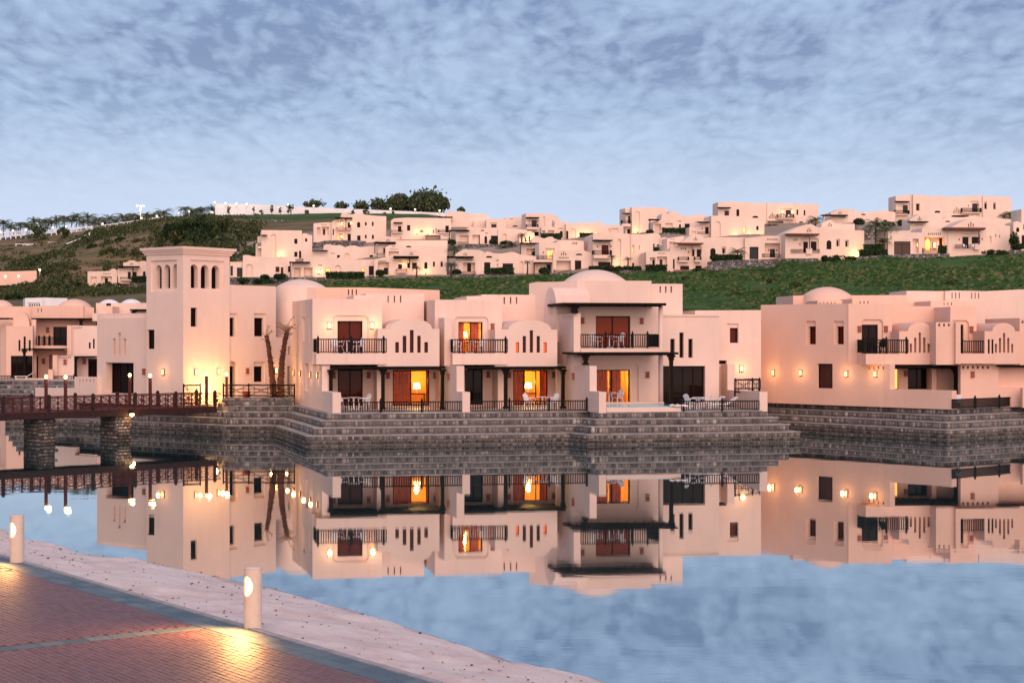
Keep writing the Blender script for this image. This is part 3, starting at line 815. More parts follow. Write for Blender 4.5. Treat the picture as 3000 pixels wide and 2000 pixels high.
def terrace(label, line, zs, step, back, keep=300, sw=0.17, rail_z=None, skip=()):
    """Stepped quay: lowest riser stands in the water along `line` (left to right), each tier set back by step."""
    root = thing('stone_terrace', label, 'terrace', (line[0][0], line[0][1], 0))
    tiers = [offset_line(line, step * k) for k in range(len(zs))]
    runs = []
    core = MB()
    for k, (tl, zt) in enumerate(zip(tiers, zs)):
        z0 = -1.0 if k == 0 else zs[k - 1]
        for a, b in zip(tl, tl[1:]):
            core.quad((a[0], a[1], z0), (b[0], b[1], z0), (b[0], b[1], zt), (a[0], a[1], zt))
            if k == 0:
                runs.append((a, b, -.12, zt - .30, .21, sw * 1.0, 'stone_wet_shade')); runs.append((a, b, zt - .29, zt - .05, .24, sw, 'stone_wet_shade' if random.random() < .4 else 'stone'))
            else: runs.append((a, b, z0 + .02, zt - .05, zt - z0, sw, 'stone'))
    top = tiers[-1]
    core.build('core', 'mortar', root)
    for k, (tl, zt) in enumerate(zip(tiers, zs)):
        inner = offset_line(tl, step + .02) if k < len(zs) - 1 else offset_line(tl, .45)
        outer = offset_line(tl, -.05); lg = MB()
        for i in range(len(tl) - 1):
            a, b, c, d = outer[i], outer[i + 1], inner[i + 1], inner[i]
            lg.hexa([(*a, zt - .055), (*b, zt - .055), (*c, zt - .055), (*d, zt - .055), (*a, zt + .004), (*b, zt + .004), (*c, zt + .004), (*d, zt + .004)])
        lg.build('ledge', 'ledge', root)
    lay_stones(root, runs, keep)
    # platform behind the top edge
    pl = MB(); zt = zs[-1] - .004
    for a, b in zip(top, top[1:]):
        pl.quad((*a, zt), (*b, zt), (b[0] + back[0], b[1] + back[1], zt), (a[0] + back[0], a[1] + back[1], zt))
    pl.build('platform', 'floor_tile', root)
    return root

Q_LOW = (0.60, 1.00, 1.37, 1.74)
MAINQ = terrace('long stepped stone quay under the two middle villas and the bridge head', [xy(655, 103.0), xy(806, 102.8), xy(899, 91.8), xy(1668, 94.6), xy(1790, 95.1)], Q_LOW, .46, (-3.0, 24))
HQ = terrace('stepped stone quay projecting under the domed villa with the pool', [xy(1668, 94.55), xy(1722, 92.9), xy(2343, 95.7), (xy(2343, 95.7)[0] - 3.6, 95.7 + 14)], [z + .012 for z in Q_LOW], .46, (-3.0, 18), keep=260)
JQ = terrace('stepped stone quay with a corner under the salmon villa beside the frame edge', [xy(2205, 109.8), xy(2776, 97.7), xy(3000, 101.7), xy(3300, 107.3)], Q_LOW, .46, (4, 26), keep=300)
LQ = terrace('stone quay wall behind the wooden footbridge below the entrance building', [xy(15, 113.0), xy(210, 111.5), xy(455, 106.6), xy(655, 103.05)], (0.60, 1.00, 1.37, 1.74), .42, (0.0, 20), keep=240)
AQ = terrace('far stepped stone quay below the peach villa beyond the bridge', [xy(-260, 166.0), xy(140, 161.0), (xy(140, 161.0)[0] + 30, 166)], (0.55, 0.98, 1.38, 1.8), .46, (0, 30), keep=120, sw=.3)

# curved planter wall where the bridge lands
root = thing('stone_planter', 'curved stone planter wall where the footbridge lands below the dead palms', 'planter', (*xy(690, 104.2), 1.74))
pl = [xy(641, 105.2), xy(650, 104.6), xy(668, 104.3), xy(700, 104.26), xy(731, 104.28), xy(800, 104.3), xy(862, 104.32)]
zt = 2.22; mb = MB(); runs = []
for a, b in zip(pl, pl[1:]):
    mb.hexa([(*a, 1.3), (*b, 1.3), (b[0], b[1] + .5, 1.3), (a[0], a[1] + .5, 1.3), (*a, zt), (*b, zt), (b[0], b[1] + .5, zt), (a[0], a[1] + .5, zt)])
    runs.append((a, b, 1.72, zt - .01, .24, .2, 'stone'))
mb.build('core', 'mortar', root); lay_stones(root, runs, 90)
mb = MB()
mb.quad(*[(*xy(x, y), zt - .08) for x, y in ((650, 104.8), (862, 104.5), (846, 107.5), (660, 107))])
mb.build('soil', 'mortar', root)

# paved forecourt between the bridge, the tower and the side wall of the first villa
mb = MB(); mb.quad(*[(*p, 1.752) for p in (xy(130, 114), xy(455, 108.4), xy(640, 105.0), xy(660, 104.6), xy(860, 104.5), xy(850, 118), xy(140, 130))])
structure(mb.build('pavement', 'floor_tile'), 'tiled forecourt around the tower')

# ------------------------------------------------------------------ beach
PZ = 0.95
KERB = [(-900, 1380), (-300, 1555), (0, 1632), (73, 1649), (245, 1699), (475, 1760), (643, 1810), (750, 1838), (900, 1888), (1057, 1936), (1261, 2000), (1700, 2150)]
SHORE = [(-900, 1300), (-300, 1455), (0, 1545), (60, 1578), (150, 1592), (215, 1618), (300, 1628), (400, 1636), (470, 1652), (560, 1676), (640, 1692), (720, 1705), (800, 1720), (880, 1752), (960, 1772), (1050, 1790), (1140, 1824), (1230, 1850), (1330, 1880), (1430, 1916), (1520, 1942), (1640, 1962), (1740, 1988), (1900, 2040), (2300, 2160)]
def lerp_list(pts, x):
    for (a, ya), (b, yb) in zip(pts, pts[1:]):
        if a <= x <= b: return ya + (yb - ya) * (x - a) / (b - a)
    return pts[-1][1]
kw_ = [on_level(x, y, PZ)[:2] for x, y in KERB]
sw_ = [on_level(x, y, 0.0)[:2] for x, y in SHORE]
def resample(pts, n):
    Ls = [0]
    for a, b in zip(pts, pts[1:]): Ls.append(Ls[-1] + sqrt((b[0] - a[0]) ** 2 + (b[1] - a[1]) ** 2))
    res = []; j = 0
    for i in range(n + 1):
        t = Ls[-1] * i / n
        while j < len(Ls) - 2 and Ls[j + 1] < t: j += 1
        k = (t - Ls[j]) / (Ls[j + 1] - Ls[j]); a, b = pts[j], pts[j + 1]
        res.append((a[0] + (b[0] - a[0]) * k, a[1] + (b[1] - a[1]) * k))
    return res
def clip_y(pts, y0, y1):
    return [p for p in pts if y0 <= p[1] <= y1]
na = 420; nb = 70
ka = resample([p for p in kw_ if p[1] < 75], na); sa = resample([p for p in sw_ if p[1] < 110], na)
mb = MB()
for i in range(na + 1):
    for j in range(nb + 1):
        t = j / nb * 1.12
        x = ka[i][0] + (sa[i][0] - ka[i][0]) * t; y = ka[i][1] + (sa[i][1] - ka[i][1]) * t
        z = (PZ - .05) * (1 - t ** 1.5) if t <= 1 else -(t - 1) * 2.4
        if t <= 1: z = (PZ - .05) * (1 - t) * (1 + .35 * t) + 0.05 * (1 - (2 * t - 1) ** 2)
        q = Vector((x, y, 0))
        z += (noise.noise(q * 0.55) * .09 + noise.noise(q * 1.9) * .045 + noise.noise(q * 5.0 + Vector((3, 1, 0))) * .022) * min(1, j / 4) * (0.45 if t > .93 else 1)
        mb.v.append((x, y, z))
for i in range(na):
    for j in range(nb):
        a = i * (nb + 1) + j
        mb.f.append((a, a + nb + 1, a + nb + 2, a + 1)); mb.m.append(0)
structure(mb.build('beach', 'sand', smooth=True), 'pale pink sand strip between the path and the water')
BEACH = (mb.v, nb + 1)
# pebbles and shell bits
rp = random.Random(5); pb = MB()
ico = [(0, 0, 1), (1, 0, 0), (0, 1, 0), (-1, 0, 0), (0, -1, 0), (0, 0, -1)]; icf = [(0, 1, 2), (0, 2, 3), (0, 3, 4), (0, 4, 1), (5, 2, 1), (5, 3, 2), (5, 4, 3), (5, 1, 4)]
for k in range(1900):
    v = BEACH[0][rp.randrange(len(BEACH[0]))]
    if v[1] > 60 or v[2] < .0: continue
    s = rp.choice((.012, .016, .02, .028)) * rp.uniform(.7, 1.3)
    pb.add(ico, icf, Matrix.Translation((v[0] + rp.uniform(-.1, .1), v[1] + rp.uniform(-.1, .1), v[2] + s * .2)) @ Matrix.Rotation(rp.uniform(0, 6), 4, 'Z') @ Matrix.Diagonal((s * rp.uniform(.8, 1.8), s, s * .7, 1)))
o = pb.build('pebbles', 'pebble'); tag(o, 'scattered pebbles and shell bits lying on the sand', 'pebbles', kind='stuff')

# ------------------------------------------------------------------ brick path
root = structure(bpy.data.objects.new('path', None)); COL.objects.link(root); ORG['path'] = (0, 0, 0)
root['label'] = 'brick paved promenade with dark border'
A, B = Vector(on_level(245, 1699, PZ)[:2]), Vector(on_level(1057, 1936, PZ)[:2])
d = (B - A).normalized(); n = Vector((d[1], -d[0]))     # n points to the water side? fix below
if n.dot(Vector(on_level(900, 1800, 0)[:2]) - A) < 0: n = -n
def PW(s, t, z=0.0): return (A[0] + d[0] * s + n[0] * t, A[1] + d[1] * s + n[1] * t, PZ + z)   # s along, t towards water
S0, S1 = -48.0, 22.0
mb = MB(); mb.quad(PW(S0, -40, -.012), PW(S1, -40, -.012), PW(S1, -.04, -.012), PW(S0, -.04, -.012)); mb.build('bedding', 'joint_sand', root)
me_cache = {}
def paver_me(w_, l_, mat, name):
    if (w_, l_, mat) not in me_cache:
        q = MB(); b = .006
        q.hexa([(-l_ / 2, -w_ / 2, -.05), (l_ / 2, -w_ / 2, -.05), (l_ / 2, w_ / 2, -.05), (-l_ / 2, w_ / 2, -.05), (-l_ / 2, -w_ / 2, -b), (l_ / 2, -w_ / 2, -b), (l_ / 2, w_ / 2, -b), (-l_ / 2, w_ / 2, -b)])
        q.hexa([(-l_ / 2, -w_ / 2, -b), (l_ / 2, -w_ / 2, -b), (l_ / 2, w_ / 2, -b), (-l_ / 2, w_ / 2, -b), (-l_ / 2 + b, -w_ / 2 + b, 0), (l_ / 2 - b, -w_ / 2 + b, 0), (l_ / 2 - b, w_ / 2 - b, 0), (-l_ / 2 + b, w_ / 2 - b, 0)])
        me_cache[(w_, l_, mat)] = q.mesh(name, mat)
    return me_cache[(w_, l_, mat)]
ang = atan2(d[1], d[0])
def in_view(p, m=60):
    if p[1] < 6: return False
    px = 1500 + p[0] / p[1] * FOC; py = HZ + (EYE - p[2]) / p[1] * FOC
    return -m < px < 3000 + m and py < 2000 + m
def lay(lst, keep, name, mat, w_, l_):
    lst = sorted(lst, key=lambda q: (q[0][1]))
    for p, a in lst[:keep]:
        o = bpy.data.objects.new(name, paver_me(w_, l_, mat, name)); COL.objects.link(o); o.parent = root
        o.location = p; o.rotation_euler = (random.uniform(-.006, .006), random.uniform(-.006, .006), a)
    if lst[keep:]:
        src = paver_me(w_, l_, mat, name); vs_ = [tuple(v.co) for v in src.vertices]; fs_ = [tuple(f.vertices) for f in src.polygons]
        q = MB()
        for p, a in lst[keep:]:
            q.add(vs_, fs_, Matrix.Translation(p) @ Matrix.Rotation(a, 4, 'Z') @ Matrix.Rotation(random.uniform(-.008, .008), 4, 'X'))
        o = q.build('paving', mat, root); o['kind'] = 'stuff'
# kerb stones
ks = MB(); 
for i in range(int((S1 - S0) / 1.0)):
    s0 = S0 + i * 1.0
    q = MB(); h = .015 + random.uniform(-.004, .004)
    q.hexa([PW(s0 + .005, -.02, -.2), PW(s0 + .995, -.02, -.2), PW(s0 + .995, .12, -.2), PW(s0 + .005, .12, -.2), PW(s0 + .005, -.02, h), PW(s0 + .995, -.02, h), PW(s0 + .995, .11, h), PW(s0 + .005, .11, h)])
    if in_view(PW(s0 + .5, .05), 200): q.build('kerb_stone', 'kerb', root)
    else: ks.add(q.v, q.f)
if ks.v: ks.build('kerb_stone', 'kerb', root)
# border of two courses of dark slabs, and the cross band
bl = []
for i in range(int((S1 - S0) / .40)):
    for c in range(2):
        p = PW(S0 + (i + .5) * .40 + .2 * c, -.04 - .135 - c * .27, random.uniform(-.002, .003))
        if in_view(p, 150): bl.append((p, ang))
lay(bl, 300, 'border_slab', 'border_paver', .262, .392)
bp_ = on_level(560, 1838, PZ); sb = (Vector(bp_[:2]) - A).dot(d)
cl = []
for band in (sb, sb - 9.0, sb - 18.0, sb + 9.0):
    for i in range(40):
        p = PW(band, -.61 - (i + .5) * .40, random.uniform(-.002, .003))
        if in_view(p, 100): cl.append((p, ang + pi / 2))
lay(cl, 300, 'band_slab', 'border_paver', .292, .392)
bk = []
bands = (sb, sb - 9.0, sb - 18.0, sb + 9.0)
for r_ in range(150):
    t = -.59 - (r_ + .5) * .105
    for i in range(int((S1 - S0) / .21)):
        s_ = S0 + (i + .5 * (r_ % 2)) * .21
        if any(abs(s_ - b_) < .15 + .085 for b_ in bands): continue
        p = PW(s_, t, random.uniform(-.003, .003))
        if in_view(p, 60): bk.append((p, ang))
lay(bk, 300, 'brick', 'brick_paver', .098, .203)

def bollard(px, py, label, power=500):
    g = on_level(px, py, PZ - .02); r = .152; H = 1.02
    root = thing('bollard_light', label, 'bollard light', g)
    side = Vector((-.64, -.77)).normalized()       # the lit scoop looks to the path
    a0 = atan2(side[1], side[0]); mb = MB(); nseg, nz = 96, 84; hole = {}
    z_c, ra, rz = .73, .80, .17                    # scoop centre, half angle, half height
    def inside(i, j):
        th = (i + .5) / nseg * 2 * pi; z = (j + .5) / nz * H
        da = (th - a0 + pi) % (2 * pi) - pi
        return (da / ra) ** 2 + ((z - z_c) / rz) ** 2 < 1
    P = lambda i, j, q=r: (g[0] + q * cos(2 * pi * i / nseg), g[1] + q * sin(2 * pi * i / nseg), g[2] + H * j / nz)
    sc = MB()
    for i in range(nseg):
        for j in range(nz):
            if inside(i, j):
                sc.quad(P(i, j, r * .80), P(i + 1, j, r * .80), P(i + 1, j + 1, r * .80), P(i, j + 1, r * .80))
                for (ii, jj, e) in ((i - 1, j, ((i, j), (i, j + 1))), (i + 1, j, ((i + 1, j), (i + 1, j + 1))), (i, j - 1, ((i, j), (i + 1, j))), (i, j + 1, ((i, j + 1), (i + 1, j + 1)))):
                    if not inside(ii, jj): mb.quad(P(*e[0]), P(*e[1]), P(*e[1], r * .80), P(*e[0], r * .80))
            else: mb.quad(P(i, j), P(i + 1, j), P(i + 1, j + 1), P(i, j + 1))
    mb.build('post', 'bollard', root)
    cp = MB(); cp.lathe((g[0], g[1], g[2] + H), [(r * 1.0, 0.0), (r * 1.015, .006), (r * .985, .022), (r * .6, .03), (0, .033)], 48); cp.build('cap', 'bollard', root, smooth=True)
    sc.build('diffuser', 'lamp_soft_bollard', root)
    lp = (g[0] + side[0] * (r + .05), g[1] + side[1] * (r + .05), g[2] + .68)
    lamp('path_light', lp, power, (1.0, .46, .14), root, .05, spot=152, aim=(lp[0] - 1.5, lp[1] - 1.7, g[2] - .25))
emit('lamp_soft_bollard', (1.0, 0.70, 0.28), 3.2)
bollard(741, 1840, 'cream cylindrical bollard light standing in full view beside the path kerb')
bollard(50, 1648, 'cream cylindrical bollard light farther back, cut by the frame at the water edge', 300)
# ================================================================== waterfront villas
GZ = ('z', 1.70)
# ---- first villa: two storeys, balcony with lit lanterns, covered terrace
h = House('two storey villa with two lit lanterns beside its balcony door, nearest the tower', 'F', 470, 93.6, 10.5, 1285, 'plaster', 'villas along the quay')
VF = h
SFf = Face(974, 93.55, -74.2)
h.wall(20, 390, [(20, 262), (205, 237), (205, 842), (292, 846), (292, 1082), (390, 1096)], GZ, .46, F=SFf, name='side_wall', ops=[
    ('n', 112, 137, 402, 630), ('n', 172, 195, 397, 630), ('n', 135, 169, 833, 1087, {'rec': .2})] + [('s', x, x + 8, 865, 900, {'rec': .12}) for x in (248, 262, 276)])
for x, y in ((40, 915), (98, 922), (193, 933), (258, 940)): h.sconce(x, y, F=SFf, lit=True, power=9)
h.wall(205, 845, 237, 838, 8.0, off=5.6, embed=0, ops=[('n', 393, 720, 388, 737, {'cham': .16, 'rec': .12, 'ops': [('r', 435, 665, 439, 737, {'mull': 1, 'name': 'door', 'rec': .25})]})])
h.sconce(360, 482, 5.6, True, 14); h.sconce(752, 482, 5.6, True, 14)
h.balcony(240, 884, 602, 738, 838, 2.22, 5.6, posts=(256, 562, 860))
h.wall(805, 1372, 510, 855, 7.5, off=3.5, embed=0, name='arched_bay', arcs=((915, 1305, 416),), ops=[
    ('r', 966, 1000, 633, 730), ('r', 1034, 1068, 575, 730), ('r', 1100, 1135, 522, 730), ('r', 1168, 1200, 575, 730), ('r', 1233, 1267, 633, 730)])
h.wall(585, 1230, [(585, 203), (695, 203), (695, 187), (1230, 187)], 620, 5.0, off=9.2, embed=0, ops=[('s', 895, 906, 207, 271), ('s', 952, 964, 207, 271), ('s', 1009, 1021, 207, 271)])
h.wall(300, 1425, 815, GZ, .5, off=6.6, name='ground_floor_wall', ops=[
    ('d', 438, 667, 886, 1216, {'pane': 'glass_red'}), ('c', 943, 1280, 890, 1216, {'curtains': ((0.0, .5), (.93, 1.0)), 'lamp': .76, 'power': 210})])
h.wall(798, 846, 838, GZ, 2.05, off=4.6, name='pillar')
for x, y in ((400, 937), (720, 937)): h.sconce(x, y, 6.6)
h.sconce(898, 941, 6.6); h.sconce(1333, 941, 6.6)
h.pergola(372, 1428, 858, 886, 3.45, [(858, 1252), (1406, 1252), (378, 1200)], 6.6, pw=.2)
h.rail(463, 1580, 1178, 1281, .12, posts=(832, 1210))

# ---- second villa
h = House('two storey villa with a brightly lit balcony door, next to the domed villa', 'G', 328, 94.9, 10.5, 1283, 'plaster', 'villas along the quay')
VG = h
SFg = Face(1354.6, 94.85, -74.2)
h.wall(55, 328, [(55, 408), (163, 410), (163, 848), (275, 852), (275, 1085), (328, 1092)], GZ, .44, F=SFg, name='side_wall', ops=
    [('s', x, x + 6, 430, 445, {'rec': .12}) for x in (88, 100, 112, 124, 136)] + [('s', x, x + 6, 868, 888, {'rec': .12}) for x in (186, 199, 212, 225, 238, 251)])
h.sconce(208, 950, F=SFg); h.sconce(1350, 945, 5.2)
h.wall(75, 692, 245, 838, 8.0, off=5.6, embed=0, ops=[('n', 256, 567, 402, 737, {'cham': .16, 'rec': .12, 'ops': [('c', 292, 514, 448, 737, {'rec': .25, 'curtains': ((0.0, .28), (.55, .88)), 'lamp': .42, 'power': 210})]})])
h.sconce(605, 490, 5.6)
h.balcony(238, 742, 606, 738, 840, 2.22, 5.6, posts=(726,), ret=True)
h.wall(628, 1200, 517, 857, 7.5, off=3.5, embed=0, name='arched_bay', arcs=((750, 1145, 429),), ops=[
    ('q', 818, 849, 635, 729), ('r', 882, 913, 577, 729), ('r', 947, 978, 525, 729), ('r', 1010, 1041, 577, 729), ('q', 1073, 1104, 635, 729)])
h.wall(368, 1010, [(368, 212), (505, 212), (505, 196), (1010, 200)], 620, 5.0, off=9.2, embed=0, ops=[('s', 706, 720, 220, 283), ('s', 765, 778, 220, 283), ('s', 820, 832, 220, 283)])
h.wall(345, 1320, 815, GZ, .5, off=6.6, name='ground_floor_wall', ops=[
    ('d', 352, 516, 886, 1208), ('c', 795, 1114, 890, 1210, {'mull': 2, 'curtains': ((0.0, .36), (.80, 1.0)), 'lamp': .60, 'power': 230})])
h.wall(655, 720, 838, GZ, 2.05, off=4.6, name='pillar')
for x, y in ((565, 932), (757, 936), (1167, 934)): h.sconce(x, y, 6.6)
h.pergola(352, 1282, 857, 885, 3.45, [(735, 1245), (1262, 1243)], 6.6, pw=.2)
h.rail(404, 1474, 1170, 1275, .12, posts=(760, 1125, 1470))
h.wall(1195, 1475, 838, GZ, .4, off=5.2, name='end_wall')

# ---- domed villa with pool
h = House('tallest quay villa with a shallow dome, roofed balcony and a small raised pool', 'H', 610, 94.6, 10.5, 1300, 'plaster', 'villas along the quay')
VH = h
SFh = Face(1755, 94.4, -74.2)
h.wall(235, 595, [(235, 470), (380, 457), (380, 900), (515, 905), (515, 1118), (595, 1126)], GZ, .42, F=SFh, name='side_wall', ops=
    [('s', x, x + 7, 478, 506, {'rec': .12}) for x in (284, 302, 320, 338, 352)] + [('s', x, x + 6, 916, 944, {'rec': .12}) for x in (386, 404, 422, 440, 458, 474, 490)])
h.sconce(381, 992, F=SFh)
c_ = h.face(8.5); u_ = c_.u(h.X(410)); pw_ = c_.W(u_, 0, 0)
FL = Face(0, 0, -38, (pw_[0], pw_[1]))
h.wall(410, 1042, 180, 482, 8.0, off=8.5, embed=0, name='upper_wall')
h.wall(0, 409, [(0, 205), (60, 192), (230, 190), (409, 180)], 620, 5.0, F=FL, embed=0, name='upper_side_wall')
h.dome(355, 898, 76, 182, off=8.8, drum=.1)
h.wall(1042, 1306, 207, 480, 6.0, off=8.7, embed=0, name='upper_block', ops=[('s', 1110, 1123, 228, 283), ('s', 1157, 1170, 228, 283), ('s', 1203, 1217, 228, 283)])
FV = SFh.back(.06)
h.wall(128, 236, [(128, 590)] + [(128 + (236 - 128) * (1 - cos(pi * i / 12)) / 2, 590 - 355 * sin(pi * i / 12) ** .6) for i in range(1, 12)] + [(236, 590)], 700, 2.4, F=Face(1631, 101.6, -62), embed=0, name='vault', ops=[('s', 164, 170, 388, 472, {'rec': .12}), ('s', 177, 184, 345, 472, {'rec': .12}), ('s', 191, 198, 388, 472, {'rec': .12})])
h.pergola(290, 1168, 369, 400, 4.6, [(400, 457)], 8.5, pw=.22)
h.wall(380, 1110, 385, 760, .5, off=6.9, embed=.1, name='balcony_wall', ops=[('r', 568, 862, 481, 752, {'mull': 1, 'name': 'door', 'pane': 'glass_curtain'})])
h.sconce(454, 520, 6.9); h.sconce(957, 522, 6.9)
h.slab(440, 1140, 756, 800, 0.0, 2.7, off=4.3, name='balcony', mat='plaster')
h.rail(441, 1100, 634, 754, 4.4, posts=(652, 880, 1008), ret=(0, 2.4))
q = MB(); F_ = h.face(4.7); c = F_.W(F_.u(h.X(1120)), 0, 0); rr = .135
q.lathe((c[0], c[1], 0), [(rr, 1.72), (rr, h.zz(F_, 1120, 398))], 20); q.build('column', 'plaster', h.root, smooth=True)
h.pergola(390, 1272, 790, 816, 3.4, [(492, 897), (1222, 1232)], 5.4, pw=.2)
h.wall(430, 1105, 785, GZ, .5, off=6.3, name='ground_floor_wall', ops=[('n', 530, 932, 885, 1228, {'cham': .2, 'rec': .12, 'ops': [
    ('c', 560, 862, 938, 1228, {'rec': .3, 'curtains': ((0.0, .42), (.46, .80)), 'lamp': .72, 'power': 210})]})])
h.sconce(1007, 980, 6.3)
h.zm = h.ZM['I']
h.wall(22, 648, [(22, 190), (648, 208)], GZ, 7.0, off=7.0, name='annex', ops=[
    ('w', 200, 241, 415, 588, {'rec': .3}), ('w', 284, 323, 357, 588, {'rec': .3}), ('w', 366, 406, 415, 588, {'rec': .3}),
    ('d', 134, 520, 664, 1020, {'mull': 3, 'rec': .35})])
h.slab(8, 650, 190, 208, -.07, .1, off=7.0, name='moulding', mat='plaster')
h.wall(428, 1034, [(428, 155), (1034, 151)], GZ, 5.0, off=9.2, name='rear_wing', ops=[('n', 722, 826, 275, 457, {'rec': .12, 'ops': [('w', 748, 822, 315, 452, {'pane': 'glass_red'})]}), ('h', 648, 719, 613, 646)])
h.sconce(850, 688, 9.2, True, 14)
SFi = Face(2225, 96.6, -83.0)
h.wall(585, 1020, [(585, 640), (725, 650), (725, 884), (1020, 902)], GZ, .46, F=SFi, name='end_wall', ops=[('s', x, x + 9, 672, 698, {'rec': .12}) for x in (600, 624, 648, 670, 692)])
h.sconce(640, 748, F=SFi, lit=True, power=12)
h.rail(303, 1016, 982, 1078, .12, posts=(322, 676))
h.rail(790, 1030, 788, 888, 7.6, w=.03, name='rustic_fence', mat='dark_wood')
h.zm = h.ZM['H']
h.slab(662, 1296, 1256, 1304, .1, .35, name='pool_wall', mat='plaster')
F_ = h.face(0); u0, u1 = F_.u(h.X(662)), F_.u(h.X(1290)); mb = MB()
zw = h.zz(F_, 900, 1249)
mb.hexa([F_.W(u0, .35, 1.7), F_.W(u1, .35, 1.7), F_.W(u1, 3.6, 1.7), F_.W(u0, 3.6, 1.7), F_.W(u0, .35, zw), F_.W(u1, .35, zw), F_.W(u1, 3.6, zw), F_.W(u0, 3.6, zw)])
mb.build('pool_water', 'pool', h.root)
h.slab(662, 1296, 1234, 1246, 3.6, 4.1, name='pool_rim', mat='plaster')

# ---- salmon villa at the right, set at an angle
h = House('salmon villa set at an angle with four lit lanterns on its blank side wall', '0', 2400, 106.3, -48.5, 1185, 'plaster_peach', 'villas along the quay')
VJ = h
h.wall(2229, 2788, [(2229, 893), (2485, 889), (2485, 1066), (2607, 1066), (2607, 1140), (2788, 1144)], GZ, .5, name='side_wall', ops=[
    ('n', 2361, 2390, 940, 1009, {'rec': .12, 'ops': [('w', 2369, 2390, 956, 1008, {'pane': 'glass_red'})]}),
    ('n', 2443, 2472, 940, 1009, {'rec': .12, 'ops': [('w', 2451, 2472, 956, 1008, {'pane': 'glass_red'})]}),
    ('w', 2394, 2439, 1065, 1137, {'pane': 'blind_brown'})] + [('s', x, x + 5, 1073, 1082, {'rec': .14}) for x in (2543, 2557, 2571, 2585)])
for x, y in ((2267, 1091), (2347, 1092), (2481, 1095), (2566, 1095)): h.sconce(x, y, lit=True, power=14)
h.zm = h.ZM['J']
FJ = Face(2485, 104.55, 4.0)
h.wall(268, 668, 217, 780, 7.0, F=FJ, embed=0, name='upper_wall', ops=[('n', 388, 586, 362, 675, {'cham': .16, 'rec': .12, 'ops': [('d', 391, 540, 410, 675)]})])
h.sconce(370, 449, F=FJ); h.sconce(612, 449, F=FJ)
h.balcony(428, 818, 547, 678, 776, 1.92, F=FJ, posts=(428, 617, 801), ret=True)
h.wall(735, 1072, 470, 776, 6.0, F=FJ.back(-1.8), embed=0, name='arched_bay', arcs=((815, 1035, 388),), ops=[('s', a, b, y, 668, {'rec': .25}) for a, b, y in ((833, 853, 585), (873, 893, 530), (915, 935, 483), (955, 977, 530), (995, 1017, 585))])
h.wall(668, 1445, [(668, 243), (760, 240), (1445, 243)], 780, 6.0, F=FJ.back(2.2), embed=0, name='upper_wall')
h.wall(1025, 1355, 192, 400, 4.0, F=FJ.back(4.5), embed=0, name='roof_block', ops=[('s', x, x + 9, 207, 233) for x in (1143, 1178, 1211)])
h.wall(305, 500, 172, 400, 3.0, F=FJ.back(3.2), embed=0, name='roof_block', ops=[('s', x, x + 10, 194, 217) for x in (371, 407, 443)])
h.wall(-15, 210, 190, 400, 3.0, F=FJ.back(3.6), embed=0, name='roof_block', ops=[('s', x, x + 9, 206, 218) for x in (2, 36, 71, 107, 141)])
h.wall(195, 803, [(195, 142), (803, 138)], 400, 4.0, F=FJ.back(7.2), embed=0, name='roof_block')
h.F = FJ; h.dome(-95, 352, 57, 140, off=6.0, drum=2.5)
h.wall(-240, 195, [(-240, 143), (195, 140)], 400, 5.0, F=FJ.back(7.4), embed=0, name='roof_block')
h.wall(480, 1300, 768, GZ, .5, F=FJ.back(.9), name='ground_floor_wall', ops=[('q', 690, 731, 815, 1003, {'pane': 'lit_pane'}), ('d', 815, 994, 813, 1003)])
h.sconce(795, 858, F=FJ.back(.9)); h.sconce(1062, 856, F=FJ.back(.9))
h.wall(1035, 1078, 780, GZ, .9, F=FJ.back(.02), name='pillar')
h.pergola(694, 1310, 793, 814, 2.6, [(1278, 1140)], F=FJ.back(.9), pw=.26)
# next villa, cut by the frame
h = House('salmon villa cut by the frame edge, balcony and covered terrace above the corner quay', 'J', 1300, 101.4, 4.0, 1180, 'plaster_peach', 'villas along the quay')
VK = h
FK = h.F
h.wall(1073, 1257, [(1073, 388), (1257, 388)], 778, 5.0, F=FK.back(.6), embed=0, name='side_block', ops=[('s', x - 8, x + 9, 401, 427, {'rec': .2}) for x in (1103, 1147, 1192)])
h.wall(1255, 1300, 388, 772, 3.0, F=FK.back(.3), embed=0, name='end_wall')
h.wall(1206, 1446, 246, 780, 6.0, F=FK.back(2.6), embed=0, name='upper_wall', ops=[('n', 1210, 1376, 370, 680, {'cham': .16, 'rec': .12, 'ops': [('d', 1240, 1326, 410, 680)]})])
h.sconce(1398, 453, F=FK.back(2.6))
h.balcony(1298, 1606, 557, 676, 768, 2.0, F=FK.back(2.5), posts=(1556, 1590), ret=True)
h.wall(1520, 1842, 470, 772, 6.0, F=FK.back(.55), embed=0, name='arched_bay', arcs=((1590, 1800, 394),), ops=[('s', a, b, y, 668, {'rec': .25}) for a, b, y in ((1615, 1635, 587), (1652, 1672, 533), (1690, 1710, 487), (1728, 1748, 533), (1765, 1783, 587))])
h.wall(1842, 2700, 350, 780, 6.0, F=FK.back(.9), embed=0, name='upper_wall', ops=[('s', 1860, 1878, 373, 398, {'rec': .2})])
h.wall(1300, 2700, 768, GZ, .5, F=FK.back(1.2), name='ground_floor_wall', ops=[('s', x - 9, x + 10, 789, 816, {'rec': .2}) for x in (1323, 1367, 1412, 1457, 1504, 1550)] +
    [('v', 1648, 2290, 785, 992, {'rec': 1.6, 'ops': [('q', 1652, 1690, 812, 992, {'pane': 'lit_red'}), ('d', 1700, 1765, 812, 992)]})])
h.sconce(1409, 866, F=FK.back(1.2)); h.sconce(1828, 850, F=FK.back(2.8))
h.pergola(1655, 2290, 782, 803, .5, F=FK.back(1.2), rafters=False)
